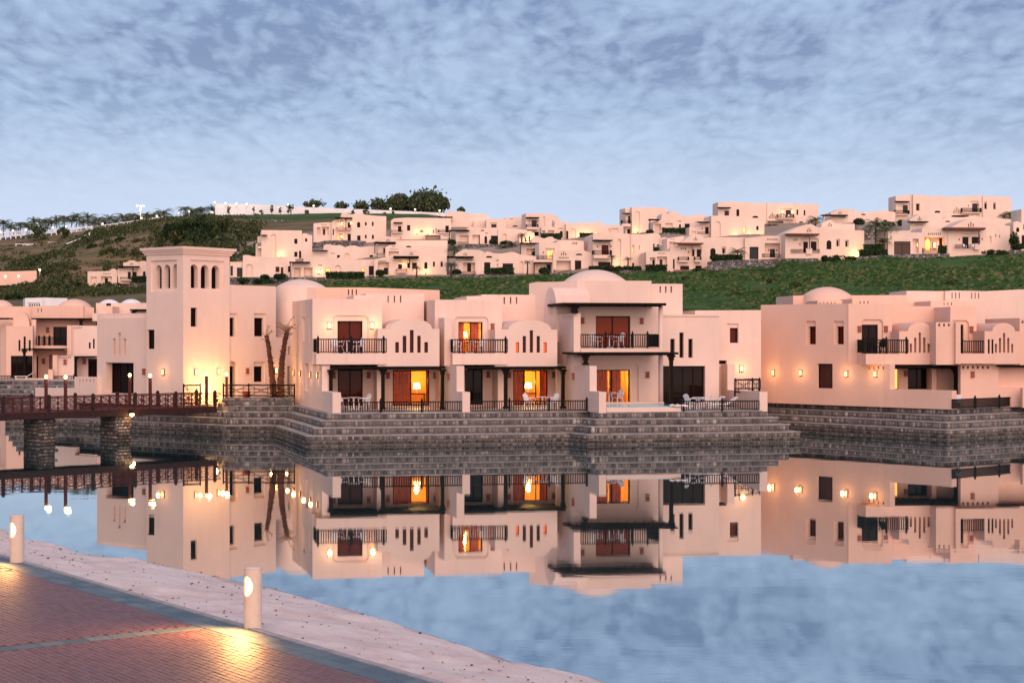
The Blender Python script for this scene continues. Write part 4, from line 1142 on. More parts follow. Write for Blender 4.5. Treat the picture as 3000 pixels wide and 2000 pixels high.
h.wall(803, 1160, [(803, 99), (1160, 103)], 400, 4.0, F=FK.back(11.5), embed=0, name='rear_block', mat='plaster')
h.wall(1160, 1525, [(1160, 103), (1225, 96), (1525, 103)], 400, 4.0, F=FK.back(11.2), embed=0, name='rear_block', mat='plaster', ops=[('s', x, x + 9, 117, 172) for x in (1217, 1250, 1283, 1397, 1429, 1461)])
h.wall(1525, 2700, [(1525, 103), (1882, 86), (2700, 86)], 400, 4.0, F=FK.back(11.6), embed=0, name='rear_block', mat='plaster')
FR_ = Face(2789, 99.0, 40.5)
h.rail(1221, 1868, 1082, 1176, F=FR_, posts=(1432, 1655, 1860), step=.105)
h.rail(1868, 2300, 1064, 1158, F=FR_, posts=(2060,))
h.wall(1870, 2700, [(1870, 992), (2700, 985)], GZ, .4, F=FK.back(.2), name='garden_wall')

# ---- wind tower
h = House('square wind tower with pointed arches under a moulded cornice, lit from its foot', 'T', 1074, 104.0, 51.7, 3570, 'plaster', None, 'tower', 'tower')
VT = h
FTl = Face(537, 104.0, -37.8).back(-.004)
wt = [('wa', a, b, y0, y1, {'rec': .42, 'rise': .34}) for a, b, y0, y1 in ((1230, 1412, 505, 1048), (1475, 1657, 518, 1056), (1722, 1902, 530, 1064))]
h.wall(1074, 2138, 262, GZ, .6, F=h.F, name='front_wall', ops=[('n', 1196, 2012, 414, 1118, {'rec': .11, 'ops': wt}), ('w', 1179, 1393, 1498, 1934)])
wl = [('wa', a, b, y0, y1, {'rec': .42, 'rise': .34}) for a, b, y0, y1 in ((438, 578, 518, 1060), (632, 772, 508, 1055), (828, 970, 498, 1048))]
h.wall(228, 1073, 282, GZ, .6, F=FTl, name='side_wall', ops=[('n', 325, 976, 412, 1128, {'rec': .11, 'ops': wl}), ('w', 241, 409, 2004, 2446)])
# the two walls away from the lagoon, roof and cornice
Wd, Dp = h.F.u(h.X(2138)), 3.41
zc = h.F.z(537, 743.4); G = h.F.W
mb = MB()
mb.hexa([G(Wd - .5, .55, 1.7), G(Wd - .02, .55, 1.7), G(Wd - .02, Dp, 1.7), G(Wd - .5, Dp, 1.7), G(Wd - .5, .55, zc), G(Wd - .02, .55, zc), G(Wd - .02, Dp, zc), G(Wd - .5, Dp, zc)])
mb.hexa([G(.55, Dp - .5, 1.7), G(Wd - .55, Dp - .5, 1.7), G(Wd - .55, Dp - .02, 1.7), G(.55, Dp - .02, 1.7), G(.55, Dp - .5, zc), G(Wd - .55, Dp - .5, zc), G(Wd - .55, Dp - .02, zc), G(.55, Dp - .02, zc)])
mb.build('rear_wall', 'plaster', h.root)
for k, (o_, ya, yb) in enumerate(((.10, 743.4, 736.6), (.19, 736.6, 730.2), (.29, 730.2, 722.0))):
    za, zb_ = h.F.z(537, ya), h.F.z(537, yb); mb = MB()
    mb.hexa([G(-o_, -o_, za), G(Wd + o_, -o_, za), G(Wd + o_, Dp + o_, za), G(-o_, Dp + o_, za), G(-o_ - .03, -o_ - .03, zb_), G(Wd + o_ + .03, -o_ - .03, zb_), G(Wd + o_ + .03, Dp + o_ + .03, zb_), G(-o_ - .03, Dp + o_ + .03, zb_)])
    mb.build('cornice', 'plaster', h.root)
h.zm = h.ZM['S']
h.sconce(450, 1018, F=h.F, lit=True, power=16); h.sconce(623, 1015, F=h.F, lit=True, power=16); h.sconce(208, 1018, F=FTl, lit=True, power=10)
# flood lamp at the tower foot
p = G(h.F.u(600), -1.0, 1.76)
r_ = thing('flood_lamp', 'small flood lamp on the ground lighting the foot of the tower', 'flood lamp', p)
mb = MB(); mb.lathe(p, [(.12, 0), (.13, .05), (.06, .10), (.06, .16), (.14, .20), (.15, .34)], 14); mb.build('housing', 'black_paint', r_)
mb = MB(); mb.lathe((p[0], p[1], p[2] + .345), [(.13, 0), (.13, .02), (0, .03)], 14); mb.build('lens', 'lamp_flood', r_)
lamp('flood_light', (p[0], p[1], p[2] + .55), 290, (1.0, .54, .15), r_, .12)

# ---- wing right of the tower
h = House('plain two storey wing between the tower and the first villa, framed windows, lit doorway', 'S', 712, 107.1, 51.7, 1195, 'plaster', None, 'wing', 'building')
h.wall(700, 1215, [(700, 351), (1067, 362), (1067, 752), (1215, 756)], GZ, 3.0, name='wall', ops=[
    ('n', 690.5, 775, 568, 748, {'rec': .12, 'ops': [('w', 700, 750, 602, 745)]}), ('n', 900, 992, 570, 748, {'rec': .12, 'ops': [('w', 902, 972, 604, 745)]}),
    ('n', 897, 986, 940, 1096, {'rec': .12, 'ops': [('w', 899, 968, 974, 1093)]}), ('na', 702, 776, 934, 1222, {'rec': .35, 'rise': .3, 'ops': [('d', 703, 748, 974, 1218, {'mull': 0})]}),
    ('w', 1161, 1181, 822, 886), ('d', 1156, 1196, 974, 1192, {'mull': 0})])
h.sconce(845, 1010, lit=False); h.sconce(1064, 1006, lit=True, power=10)
h.wall(1064, 1240, [(1064, 374), (1240, 374)], 800, 3.0, off=2.2, embed=.2, name='rear_block')

# ---- curved hall behind, with dome
h = House('salmon hall with a shallow dome rising behind the first villa', '0', 925, 111.0, 10.5, 1190, 'plaster', None, 'hall', 'building')
h.wall(925, 1288, [(925, 842), (1075, 842), (1288, 850)], GZ, 7.0, mat='plaster_peach', ops=[('s', 1019, 1023, 848, 865), ('s', 1030, 1034, 848, 865), ('s', 1042, 1046, 848, 865)])
FB = Face(925, 110.98, -30)
h.wall(812, 924.5, [(812, 838), (870, 842), (924.5, 842)], GZ, 5.0, F=FB)
h.dome(808, 964, 815, 842, off=.4, drum=7)

# ---- entrance building left of the tower
h = House('entrance building with three tall blind slots above a dark door, joined to the tower', 'L', 2242, 106.5, -37.8, 1540, 'plaster', None, 'entrance_hall', 'building')
h.wall(1487, 2300, [(1487, 308), (1620, 306), (2300, 296)], 420, 5.0, off=.25, embed=0, name='parapet', ops=[('s', x, x + 12, 330, 342, {'rec': .15}) for x in (1740, 1793, 1847)])
h.wall(1486, 2245, [(1486, 376), (2245, 364)], GZ, 3.0, name='wall', ops=[
    ('n', 1727, 1766, 688, 945, {'rec': .2}), ('n', 1805, 1846, 600, 945, {'rec': .2}), ('n', 1887, 1929, 688, 945, {'rec': .2}),
    ('n', 1612, 2046, 1055, 1528, {'rec': .55, 'ops': [('d', 1613, 2046, 1062, 1526, {'mull': 3, 'rec': .1})]})])
h.sconce(2212, 1190, 0)
h.wall(1140, 1486, [(1140, 1270), (1486, 1276)], GZ, .4, F=h.face(-.3), name='garden_wall', ops=[('s', x - 10, x + 12, 1312, 1356, {'rec': .15}) for x in (1220, 1271, 1324, 1377, 1432)])
h.wall(540, 1140, [(540, 1440), (1140, 1446)], ('z', 1.2), .4, F=h.face(-.3), name='garden_wall')

# ---- far peach villa beyond the lagoon arm
h = House('far peach villa across the lagoon arm, balcony under a dark timber canopy', 'L', 540, 168.0, 12.0, 1350, 'plaster_peach')
VA = h
GA = ('z', 1.76)
h.wall(0, 100, [(0, 486), (100, 486)], GA, 5, off=1.0, F=Face(19, 171, -35))
h.wall(95, 500, [(95, 492), (500, 492)], GA, 6, off=0, ops=[('w', 283, 313, 710, 878), ('w', 361, 394, 655, 878), ('w', 440, 471, 710, 878), ('v', 165, 497, 950, 1292, {'rec': .6, 'ops': [('d', 170, 497, 955, 1290, {'mull': 3})]})])
h.wall(168, 492, 492, 540, 2.0, off=1.2, embed=0, name='gable', arcs=((200, 450, 264),))
h.wall(495, 1300, [(495, 186), (1300, 188)], 520, 7, off=6, embed=0, name='upper_wall', ops=[('s', 577, 590, 228, 284), ('s', 629, 642, 228, 284)])
h.wall(1299, 1440, [(1299, 188), (1440, 215)], 520, 5, F=Face(249, 174.5, 40), embed=0, name='upper_wall')
h.wall(-120, 500, [(-120, 192), (500, 198)], 520, 5, off=7, embed=0, name='upper_wall')
h.dome(868, 1392, 76, 188, off=8, drum=.5); h.dome(-190, 190, 92, 190, off=9, drum=.5)
h.pergola(475, 1410, 374, 398, 4.0, [(1240, 486)], 6.0, pw=.26)
h.pergola(-100, 170, 370, 396, 3.0, [], 6.0)
h.wall(540, 1440, 395, 800, .5, off=4.5, embed=0, name='balcony_wall', ops=[('d', 815, 1028, 508, 795, {'rec': .4})])
h.sconce(730, 556, 4.5, size=.3)
h.slab(500, 1030, 796, 836, 0, 4.5, off=1.6, name='balcony', mat='plaster_peach')
h.rail(541, 1026, 664, 795, 1.8, posts=(596, 676, 760), w=.05, post_w=.16)
h.pergola(330, 1022, 840, 862, 2.2, [(371, 1295)], 2.0, pw=.26)
for x, y0, y1 in ((520, 395, 795), (525, 862, 1298)):
    q = MB(); F_ = h.face(1.9); c = F_.W(F_.u(h.X(x)), 0, 0)
    q.lathe((c[0], c[1], 0), [(.24, h.zz(F_, x, y1)), (.24, h.zz(F_, x, y0))], 16); q.build('column', 'plaster_peach', h.root, smooth=True)
h.wall(495, 1100, 860, GA, .5, off=3.6, name='ground_floor_wall', ops=[('d', 540, 584, 955, 1292), ('na', 752, 806, 930, 1160, {'rec': .5})])
h.sconce(667, 1032, 3.6, size=.3)
SFa = Face(h.X(1095), 166.5, -64)
h.wall(1026, 1094, [(1026, 486), (1094, 486)], 942, 1.0, off=.8, embed=0, name='end_wall')
h.wall(806, 876, [(806, 940), (876, 940)], GA, 1.0, off=.4, name='end_wall')
h.wall(738, 810, [(738, 1160), (810, 1160)], GA, .6, off=-.3, name='garden_wall')
h.wall(250, 745, [(250, 1292), (745, 1296)], GA, .4, off=-.6, name='garden_wall')
h.rail(0, 250, 1252, 1340, -.5, posts=(232,), w=.05)
h.wall(876, 1135, [(876, 946), (1135, 950)], GA, .5, off=.9, name='side_wall', mat='plaster', ops=[('s', x, x + 11, 966, 992, {'rec': .15}) for x in (900, 929, 958, 987, 1016, 1045, 1073)])
h.sconce(997, 1044, .9, size=.28)
h.wall(1094, 1486, [(1094, 487), (1486, 492)], 960, 3.0, off=1.3, embed=0, name='side_wall', mat='plaster', ops=[('s', x, x + 11, 509, 537, {'rec': .15}) for x in (1130, 1157, 1184, 1211, 1238)] + [('w', 1360, 1389, 746, 840), ('w', 1424, 1450, 690, 840)])
h.wall(1135, 1490, 962, GA, .5, off=3.4, name='ground_floor_wall', mat='plaster', ops=[('d', 1350, 1486, 995, 1276)])
h.sconce(1293, 1038, 3.4, size=.3)
h.pergola(1128, 1488, 955, 978, 2.0, [(1152, 1270)], 3.0, pw=.3)
h.rail(812, 1140, 1256, 1356, .2, posts=(1135,), w=.05)
h.wall(1410, 1660, 300, 420, 5.0, off=2.5, embed=0, name='roof_block', mat='plaster', arcs=((1500, 1640, 262),))
# roofs further back
h = House('white roofed block with two pale domes seen over the entrance building', 'L', 1560, 176.0, 0, 420, 'plaster', embed=6)
h.wall(1470, 2260, 143, 420, 6.0, ops=[('b', 1625, 1700, 148, 188)])
h.dome(1484, 1790, 84, 146, off=.6, mat='plaster_white'); h.dome(1818, 2132, 78, 146, off=.6, mat='plaster_white')
h.wall(1560, 1722, 196, 420, 3.0, off=-3, mat='plaster_peach')
h.pergola(1985, 2300, 238, 268, 3.0, [(2040, 335)], 0, pw=.3)
h = House('small white boxy building with a row of arched vents behind the peach dome', 'L', 385, 205.0, 18, 420, 'plaster_white', embed=8)
h.wall(385, 655, [(385, 68), (655, 62)], 420, 7.0, ops=[('n', 430, 615, 140, 330, {'rec': .2, 'ops': [('wa', x, x + 21, 160, 198) for x in (449, 484, 520, 556, 591)]})])
h.wall(654, 1032, [(654, 60), (1032, 70)], 420, 6.0, off=.4)
# ================================================================== villas on the hillside
def hv(label, zm, x, Y, base, yaw=8.0, **kw):
    return House(label, zm, x, Y, yaw, base, group='villas on the hillside', **kw)
def slits3(x0, x1, y0, y1):          # three slots, the middle one taller
    w = (x1 - x0) / 5.0; k = (y1 - y0) * .35
    return [('s', x0, x0 + w, y0 + k, y1), ('s', x0 + 2 * w, x0 + 3 * w, y0, y1), ('s', x0 + 4 * w, x1, y0 + k, y1)]
def row(x0, x1, y0, y1, n):
    w = (x1 - x0) / (2 * n - 1.0)
    return [('s', x0 + 2 * w * i, x0 + 2 * w * i + w, y0, y1, {'rec': .2}) for i in range(n)]

# ---- left part of the slope (survey B)
h = hv('tall block villa with a blind arch on its blank front, above the tower roof', 'B', 520, 392, 680, 10)
h.wall(520, 892, 422, 680, 8, ops=[('na', 606, 656, 456, 672), ('w', 822, 851, 500, 546), ('w', 822, 851, 620, 666), ('w', 865, 886, 612, 680)])
h.wall(890, 986, [(890, 462), (905, 452), (925, 450), (945, 458), (965, 464), (986, 468)], 680, 6, off=.4, ops=[('wa', 921, 941, 495, 527)])
h.wall(470, 520, [(470, 545), (487, 545), (487, 480), (520, 480)], 680, 5, off=2.0, ops=[('d', 548, 570, 500, 566), ('d', 540, 570, 612, 660)] if 0 else [])
h.balcony(490, 574, 538, 568, 588, 1.8, 2.0); h.pergola(520, 574, 463, 472, 1.5, off=0.0)
h.uplight(700, 660, 0, 130)
h = hv('long low villa with a small blind arch, lowest at the left end of the slope', 'B', 350, 352, 850, 6)
h.wall(350, 832, [(350, 652), (372, 648), (400, 650), (440, 660), (600, 668), (790, 668), (832, 672)], 850, 7, ops=[('na', 380, 440, 732, 850), ('r', 650, 686, 757, 806), ('r', 698, 722, 762, 826), ('w', 764, 786, 752, 806)])
h.wall(232, 350, [(232, 712), (350, 712)], 850, 4, off=.8, ops=[('b', 236, 258, 750, 840), ('b', 295, 345, 765, 850)])
h = hv('long low villa with a pergola and lit porch above the trimmed hedge', 'B', 780, 350, 860, 6)
h.wall(800, 1580, [(800, 720), (905, 715), (910, 668), (930, 655), (960, 656), (1000, 664), (1040, 660), (1075, 662), (1120, 672), (1200, 690), (1240, 668), (1275, 680), (1330, 692), (1580, 690)], 860, 7, ops=[
    ('v', 820, 880, 765, 860, {'rec': 1.0}), ('v', 912, 990, 765, 860, {'rec': 1.0}), ('m', 1110, 1152, 768, 812), ('na', 1196, 1250, 742, 812), ('l', 1440, 1467, 770, 830), ('d', 1507, 1552, 750, 836)] + row(1043, 1075, 735, 750, 3))
h.pergola(775, 968, 710, 722, 1.6, [(785, 862)], 0); h.rail(915, 990, 842, 858, -.2)
h.sconce(1050, 803, lit=True, power=60, size=.4)
h = hv('villa with a deep timber canopy, arched window and a lamp-washed corner at the grass edge', 'B', 1560, 350, 838, 6)
h.wall(1556, 1700, [(1556, 690), (1640, 672), (1700, 672)], 840, 6, ops=[('v', 1590, 1692, 715, 832, {'rec': 1.2, 'ops': [('d', 1645, 1684, 766, 832)]})] + row(1598, 1668, 698, 714, 7))
h.wall(1698, 2222, [(1698, 665), (1712, 645), (1745, 636), (1790, 642), (1830, 606), (1870, 598), (1930, 602), (1970, 618), (2060, 628), (2222, 634)], 840, 7, off=.3, ops=[
    ('wa', 2016, 2046, 714, 776), ('w', 2096, 2114, 710, 756), ('w', 2166, 2186, 710, 756), ('d', 1776, 1812, 735, 776), ('w', 1860, 1886, 722, 768), ('d', 1905, 1948, 720, 776)] + slits3(1882, 1912, 620, 652) + row(1782, 1810, 700, 714, 3))
h.pergola(1735, 1967, 658, 682, 1.8, [(1882, 768)], .3); h.balcony(1760, 1856, 776, 803, 812, 1.0, .3)
h.sconce(1828, 737, .3, True, 40, size=.35)
h.uplight(2030, 815, .3, 130)
h = hv('low villa roof with a blind arch in the middle row, behind the long hedge villa', 'B', 985, 385, 690, 6)
h.wall(985, 1602, [(985, 618), (1090, 612), (1092, 562), (1120, 550), (1160, 554), (1200, 562), (1240, 556), (1290, 578), (1340, 562), (1380, 562), (1430, 578), (1510, 568), (1560, 566), (1602, 580)], 690, 7, ops=[('na', 1281, 1331, 632, 690), ('w', 1215, 1242, 650, 676), ('w', 1514, 1546, 650, 671)] + row(1163, 1193, 628, 640, 3))
h.pergola(985, 1130, 604, 612, 1.5, [], 0)
h = hv('villa with thin canopy and small balcony on the slope behind the arched window villa', 'B', 1580, 385, 660, 6)
h.wall(1590, 2230, [(1590, 510), (1610, 490), (1660, 476), (1700, 480), (1745, 488), (1760, 515), (2230, 514)], 640, 7, ops=[('w', 1640, 1656, 585, 632)] + slits3(1668, 1698, 498, 526))
h.wall(1660, 2228, [(1660, 575), (1700, 556), (1800, 562), (2228, 566)], 660, 5, off=-1.5, ops=[('v', 1690, 1782, 615, 662, {'rec': 1.2}), ('wa', 1850, 1896, 564, 579)] + row(1700, 1772, 592, 602, 7) + row(1722, 1748, 566, 576, 3))
h.pergola(1558, 1756, 528, 546, 1.8, [(1562, 632)], 0); h.rail(1580, 1652, 632, 656, -1.6)
h = hv('two storey villa with two lit porches below the long white boundary wall', 'B', 1165, 428, 520, 8)
h.wall(1000, 1168, [(1000, 358), (1110, 350), (1168, 348)], 475, 6, off=1.0, ops=[('v', 1030, 1062, 395, 466, {'rec': .8}), ('v', 1075, 1140, 390, 466, {'rec': .9, 'ops': [('d', 1086, 1106, 410, 465)]}), ('w', 1170 - 4, 1168, 410, 466)] + row(1072, 1120, 366, 374, 6))
h.wall(1166, 1667, [(1166, 346), (1200, 325), (1254, 318), (1256, 268), (1280, 262), (1310, 268), (1350, 276), (1390, 266), (1440, 268), (1480, 280), (1560, 288), (1667, 294)], 520, 8, ops=[
    ('wa', 1399, 1428, 346, 396), ('w', 1471, 1488, 348, 379), ('w', 1535, 1551, 345, 383), ('w', 1400, 1431, 470, 516), ('w', 1471, 1488, 465, 496), ('w', 1535, 1554, 465, 502), ('d', 1313, 1342, 350, 396),
    ('v', 1211, 1272, 450, 516, {'rec': 1.5}), ('d', 1312, 1342, 455, 516), ('w', 1175, 1186, 410, 466)] + row(1217, 1245, 335, 345, 3))
h.balcony(1210, 1346, 395, 411, 416, 1.2, 0); h.pergola(1195, 1357, 304, 318, 1.8, [(1296, 412)], 0)
h.sconce(1258, 362, lit=True, power=40, size=.45); h.sconce(1343, 356, lit=True, power=30, size=.45); h.sconce(1258, 482, off=1.2, lit=True, power=60, size=.45)
h = hv('wide villa with a small canopied balcony near the top of the slope, left half', 'B', 1710, 428, 510, 6)
h.wall(1712, 2262, [(1712, 330), (1740, 312), (1860, 306), (2262, 312)], 512, 7, ops=[('w', 1858, 1887, 375, 426), ('d', 1775, 1806, 384, 438), ('d', 2210, 2242, 380, 444), ('wa', 1975, 2010, 424, 438)] + slits3(2095, 2156, 402, 452))
h.balcony(1716, 1816, 420, 439, 446, 1.2, 0); h.pergola(1735, 1817, 348, 358, 1.2, [], 0); h.balcony(2142, 2262, 418, 445, 452, 1.0, 0)
h.wall(2020, 2232, [(2020, 462), (2232, 464)], 512, 3, off=-2.0, ops=[('v', 2025, 2166, 468, 512, {'rec': 1.8})] + row(2188, 2242 - 12, 468, 478, 6))
h.sconce(1800, 490, off=-.5)
h.uplight(2050, 452, 0, 120); h.uplight(1950, 452, 0, 90)

# ---- middle of the slope (survey C)
h = hv('plain stepped villa topping the slope where it meets the sky beside the round trees', 'C', 300, 452, 480, 4)
h.wall(225, 712, [(225, 345), (240, 312), (265, 304), (300, 312), (330, 322), (380, 310), (415, 310), (440, 330), (712, 348)], 490, 7)
h.wall(120, 300, [(120, 378), (300, 378)], 395, 2, off=-2, embed=.3); h.pergola(122, 300, 370, 384, 1.6, [], -1)
h.wall(540, 760, [(540, 420), (690, 410), (760, 410)], 500, 4, off=-2.0)
h = hv('low villa with tall arched niche and lamp-lit annex above the curved stone wall', 'C', 340, 404, 690, 5)
h.wall(335, 825, [(335, 540), (400, 530), (460, 535), (470, 500), (520, 488), (600, 492), (625, 505), (700, 500), (825, 510)], 692, 6, ops=[
    ('v', 380, 482, 585, 662, {'rec': 1.0}), ('v', 526, 612, 580, 690, {'rec': 1.0, 'ops': [('w', 600, 612, 582, 688)]}), ('wa', 664, 694, 594, 682), ('wa', 620, 662, 522, 536), ('d', 738, 818, 590, 690)] + row(670, 700, 552, 568, 3))
h.wall(820, 1152, [(820, 512), (850, 490), (880, 488), (920, 506), (1152, 524)], 692, 6, off=-.5, ops=[('na', 872, 918, 566, 662)])
h.wall(1062, 1238, [(1062, 562), (1150, 548), (1160, 538), (1195, 536), (1215, 552), (1238, 556)], 665, 5, off=-3.0, ops=[('w', 1083, 1101, 608, 660), ('w', 1125, 1142, 612, 660), ('wa', 1172, 1188, 596, 660)])
h.pergola(262, 492, 522, 538, 1.6, [(263, 642)], 0); h.rail(355, 482, 660, 686, -.5)
h.uplight(1150, 650, -3.0, 110); h.uplight(1215, 650, -3.0, 90)
h = hv('narrow block with one wide window just below the skyline, middle of the slope', 'C', 690, 446, 510, 4)
h.wall(684, 915, [(684, 404), (760, 396), (915, 400)], 510, 6, ops=[('n', 728, 806, 440, 500, {'ops': [('b', 742, 800, 458, 496)]})])
h.wall(908, 1140, [(908, 382), (1140, 372)], 510, 6, off=1.0, ops=[('wa', 985, 1045, 472, 488)] + row(953, 990, 390, 404, 3))
h = hv('slim two storey villa with a red railed balcony on the skyline, middle of the slope', 'C', 1140, 438, 600, 10)
h.wall(1138, 1300, [(1138, 334), (1300, 330)], 600, 6, ops=[('n', 1185, 1285, 400, 492, {'ops': [('b', 1205, 1264, 412, 490)]}), ('d', 1214, 1288, 545, 592)])
h.wall(1299, 1520, [(1299, 330), (1460, 348), (1520, 382)], 600, 6, off=.2, ops=[('na', 1336, 1360, 368, 482), ('na', 1440, 1456, 415, 500)])
h.balcony(1150, 1282, 458, 492, 516, 1.4, 0, mat='plaster_hill', w=.05); h.pergola(1148, 1296, 376, 390, 1.6, [], 0)
h.sconce(1178, 428); h.sconce(1276, 427)
h = hv('low villa with a warm lit wall and blind arch behind a square hedge', 'C', 1480, 424, 630, 5)
h.wall(1318, 1500, [(1318, 492), (1380, 486), (1500, 490)], 620, 5, off=.5, ops=[('v', 1325, 1362, 530, 590, {'rec': .8}), ('v', 1392, 1462, 528, 590, {'rec': .8})])
h.wall(1470, 1622, [(1470, 425), (1622, 430)], 630, 6, off=1.5, ops=[('wa', 1528, 1562, 535, 610)] + row(1518, 1556, 500, 516, 3))
h.wall(1600, 2110, [(1600, 452), (1690, 444), (1760, 440), (1860, 448), (1880, 436), (2020, 436), (2030, 468), (2110, 468)], 630, 7, ops=[('d', 1584 + 18, 1626, 535, 628), ('na', 1650, 1716, 506, 628), ('l', 1928, 1958, 538, 572), ('n', 2130 - 40, 2108, 510, 545)])
h.wall(2080, 2260, [(2080, 470), (2260, 470)], 560, 4, off=1.5, ops=[('n', 2130, 2200, 505, 545)])
h.uplight(1850, 600, 0, 150); h.uplight(1740, 610, 0, 90)
h = hv('villa with blind arch and deep pergola directly above the lawn, second from the lamp-washed corner', 'C', 330, 350, 1040, 5)
h.wall(332, 660, [(332, 800), (370, 775), (430, 745), (480, 750), (560, 752), (610, 756), (660, 775)], 1040, 7, ops=[('v', 420, 556, 900, 1032, {'rec': 1.2, 'ops': [('d', 465, 510, 900, 1005)]})] + slits3(422, 462, 783, 818) + row(440, 534, 860, 878, 7))
h.wall(655, 1064, [(655, 788), (690, 770), (730, 776), (775, 792), (860, 795), (975, 775), (1010, 780), (1064, 800)], 1040, 7, off=.2, ops=[('wa', 680, 752, 822, 844), ('d', 660, 732, 895, 1030), ('na', 804, 824, 912, 965), ('d', 872, 992, 908, 1028)] + row(797, 826, 864, 886, 3))
h.wall(1063, 1262, [(1063, 806), (1262, 826)], 1040, 6, off=.6, ops=[('na', 1062 + 6, 1110, 882, 1040)])
h.pergola(234, 542, 825, 847, 1.8, [(246, 1030)], 0); h.rail(412, 562, 1000, 1034, -.3)
h.sconce(632, 960, .2)
h = hv('villa half hidden by a pergola and rounded gable behind the lawn row', 'C', 1080, 378, 810, 5)
h.wall(1085, 1300, [(1085, 690), (1200, 684), (1300, 684)], 810, 5, ops=[('v', 1148, 1242, 738, 812, {'rec': 1.0})] + row(1160, 1215, 706, 716, 6))
h.wall(1205, 1500, [(1205, 640), (1235, 608), (1260, 598), (1300, 608), (1350, 622), (1400, 602), (1440, 600), (1470, 625), (1500, 632)], 700, 5, off=1.5, embed=.5)
h.pergola(1072, 1292, 670, 685, 1.8, [(1076, 797)], 0)
h = hv('two storey villa with a lit balcony door above the lawn, beside the villa dome', 'C', 1290, 350, 1040, 7)
h.wall(1290, 1502, [(1290, 674), (1502, 668)], 880, 6, off=1.2, embed=0, ops=[('n', 1362, 1472, 733, 862, {'ops': [('m', 1382, 1458, 756, 860)]})])
h.wall(1500, 1806, [(1500, 640), (1700, 640), (1806, 652)], 880, 6, off=2.5, embed=0, ops=row(1674, 1728, 664, 692, 3))
h.wall(1452, 1912, [(1452, 778), (1560, 755), (1640, 758), (1700, 765), (1745, 745), (1800, 755), (1830, 768), (1912, 790)], 1040, 6, off=0, ops=[('v', 1490, 1657, 876, 1012, {'rec': 1.4}), ('d', 1702, 1775, 874, 1010), ('wa', 1713, 1787, 795, 814), ('wa', 1898, 1912 - 1, 890, 940)] + slits3(1543, 1604, 773, 818) + row(1518, 1628, 833, 857, 7))
h.wall(1228, 1452, [(1228, 866), (1452, 866)], 1040, 5, off=.4, ops=[('v', 1235, 1440, 897, 1042, {'rec': 2.2, 'ops': [('d', 1375, 1438, 920, 1030)]})])
h.rail(1262, 1442, 815, 864, .5, w=.05); h.rail(1460, 1666, 985, 1018, -.3, posts=(1465, 1660)); h.sconce(1342, 782, 1.2); h.sconce(1650, 940, 1.3)
h.pergola(1232, 1442, 893, 906, .4, [(1237, 1040)], .4, rafters=False)
h = hv('tall villa with a canopied balcony and full height blind arch just above the quay dome', 'C', 1912, 350, 950, 12)
h.wall(1912, 2345, [(1912, 585), (2000, 552), (2160, 556), (2345, 572)], 950, 7, ops=[('n', 1978, 2110, 672, 810, {'cham': .2, 'ops': [('r', 2008, 2089, 697, 808, {'mull': 1})]}), ('na', 2194, 2232, 628, 946), ('d', 1970, 2112, 890, 948)])
h.wall(2344, 2600, [(2344, 572), (2430, 570), (2600, 598)], 960, 6, F=h.face(0).back(0) if 0 else None, off=-.3, ops=[('n', 2358, 2382, 700, 790, {'ops': [('l', 2360, 2376, 720, 786)]}), ('n', 2437, 2448, 700, 752), ('wa', 2360, 2382, 900, 945)])
h.balcony(1920, 2128, 758, 812, 850, 1.6, 0, posts=(1930, 2120), w=.05); h.pergola(1922, 2138, 636, 652, 1.7, [], 0); h.sconce(1963, 714); h.sconce(2116, 712)
h.uplight(2560, 930, -.3, 160); h.uplight(2212, 930, 0, 70)
h = hv('peach villa wing with an arched window behind the tall villa, reached by a dark hedge', 'D', 330, 392, 760, 4)
h.wall(250, 535, [(250, 590), (330, 572), (420, 562), (500, 566), (520, 580), (535, 612)], 770, 6, ops=[('w', 425, 461, 683, 741), ('w', 489, 514, 690, 756)])
h.wall(530, 612, [(530, 622), (560, 610), (590, 608), (612, 622)], 770, 5, off=-.6, ops=[('wa', 564, 598, 665, 754)])

# ---- right part of the slope (survey D)
h = hv('tall white villa with a tiny corner balcony on the skyline, lit blind arch', 'D', 200, 446, 560, 14)
h.wall(200, 604, [(200, 266), (380, 264), (604, 272)], 570, 8, ops=[('na', 240, 292, 308, 555)])
h.wall(125, 201, [(125, 275), (201, 266)], 570, 5, off=1.5, ops=[('d', 158, 182, 365, 452), ('d', 148, 186, 515, 565)])
h.balcony(92, 186, 412, 452, 484, 1.6, 1.5, w=.05); h.pergola(104, 190, 328, 340, 1.4, [], 1.5)
h.uplight(268, 545, 0, 130)
h = hv('low villa with rounded roof gables and a hedge above a grey stone wall, right half', 'D', 440, 412, 560, 6)
h.wall(442, 800, [(442, 430), (540, 405), (541, 350), (560, 332), (590, 330), (615, 345), (640, 312), (665, 298), (700, 315), (740, 345), (800, 358)], 560, 6, ops=[('v', 470, 536, 455, 532, {'rec': .9}), ('n', 582, 668, 446, 508, {'rec': .5}), ('w', 742, 764, 460, 518)] + row(728, 766, 412, 432, 3))
h.wall(798, 1110, [(798, 362), (880, 362), (950, 342), (985, 340), (1030, 362), (1110, 364)], 560, 6, off=.3, ops=[('d', 808, 866, 452, 560), ('na', 920, 986, 424, 485)])
h.pergola(400, 522, 398, 416, 1.6, [(410, 525)], 0)
h = hv('warm lit villa with a tall blind arch and one glowing window, middle row right half', 'D', 1110, 404, 600, 8)
h.wall(1112, 1722, [(1112, 362), (1250, 358), (1500, 378), (1680, 410), (1722, 430)], 610, 7, ops=[('na', 1150, 1220, 422, 600), ('l', 1474, 1507, 490, 556), ('wa', 1629, 1656, 478, 526), ('h', 1305, 1340, 588, 606)])
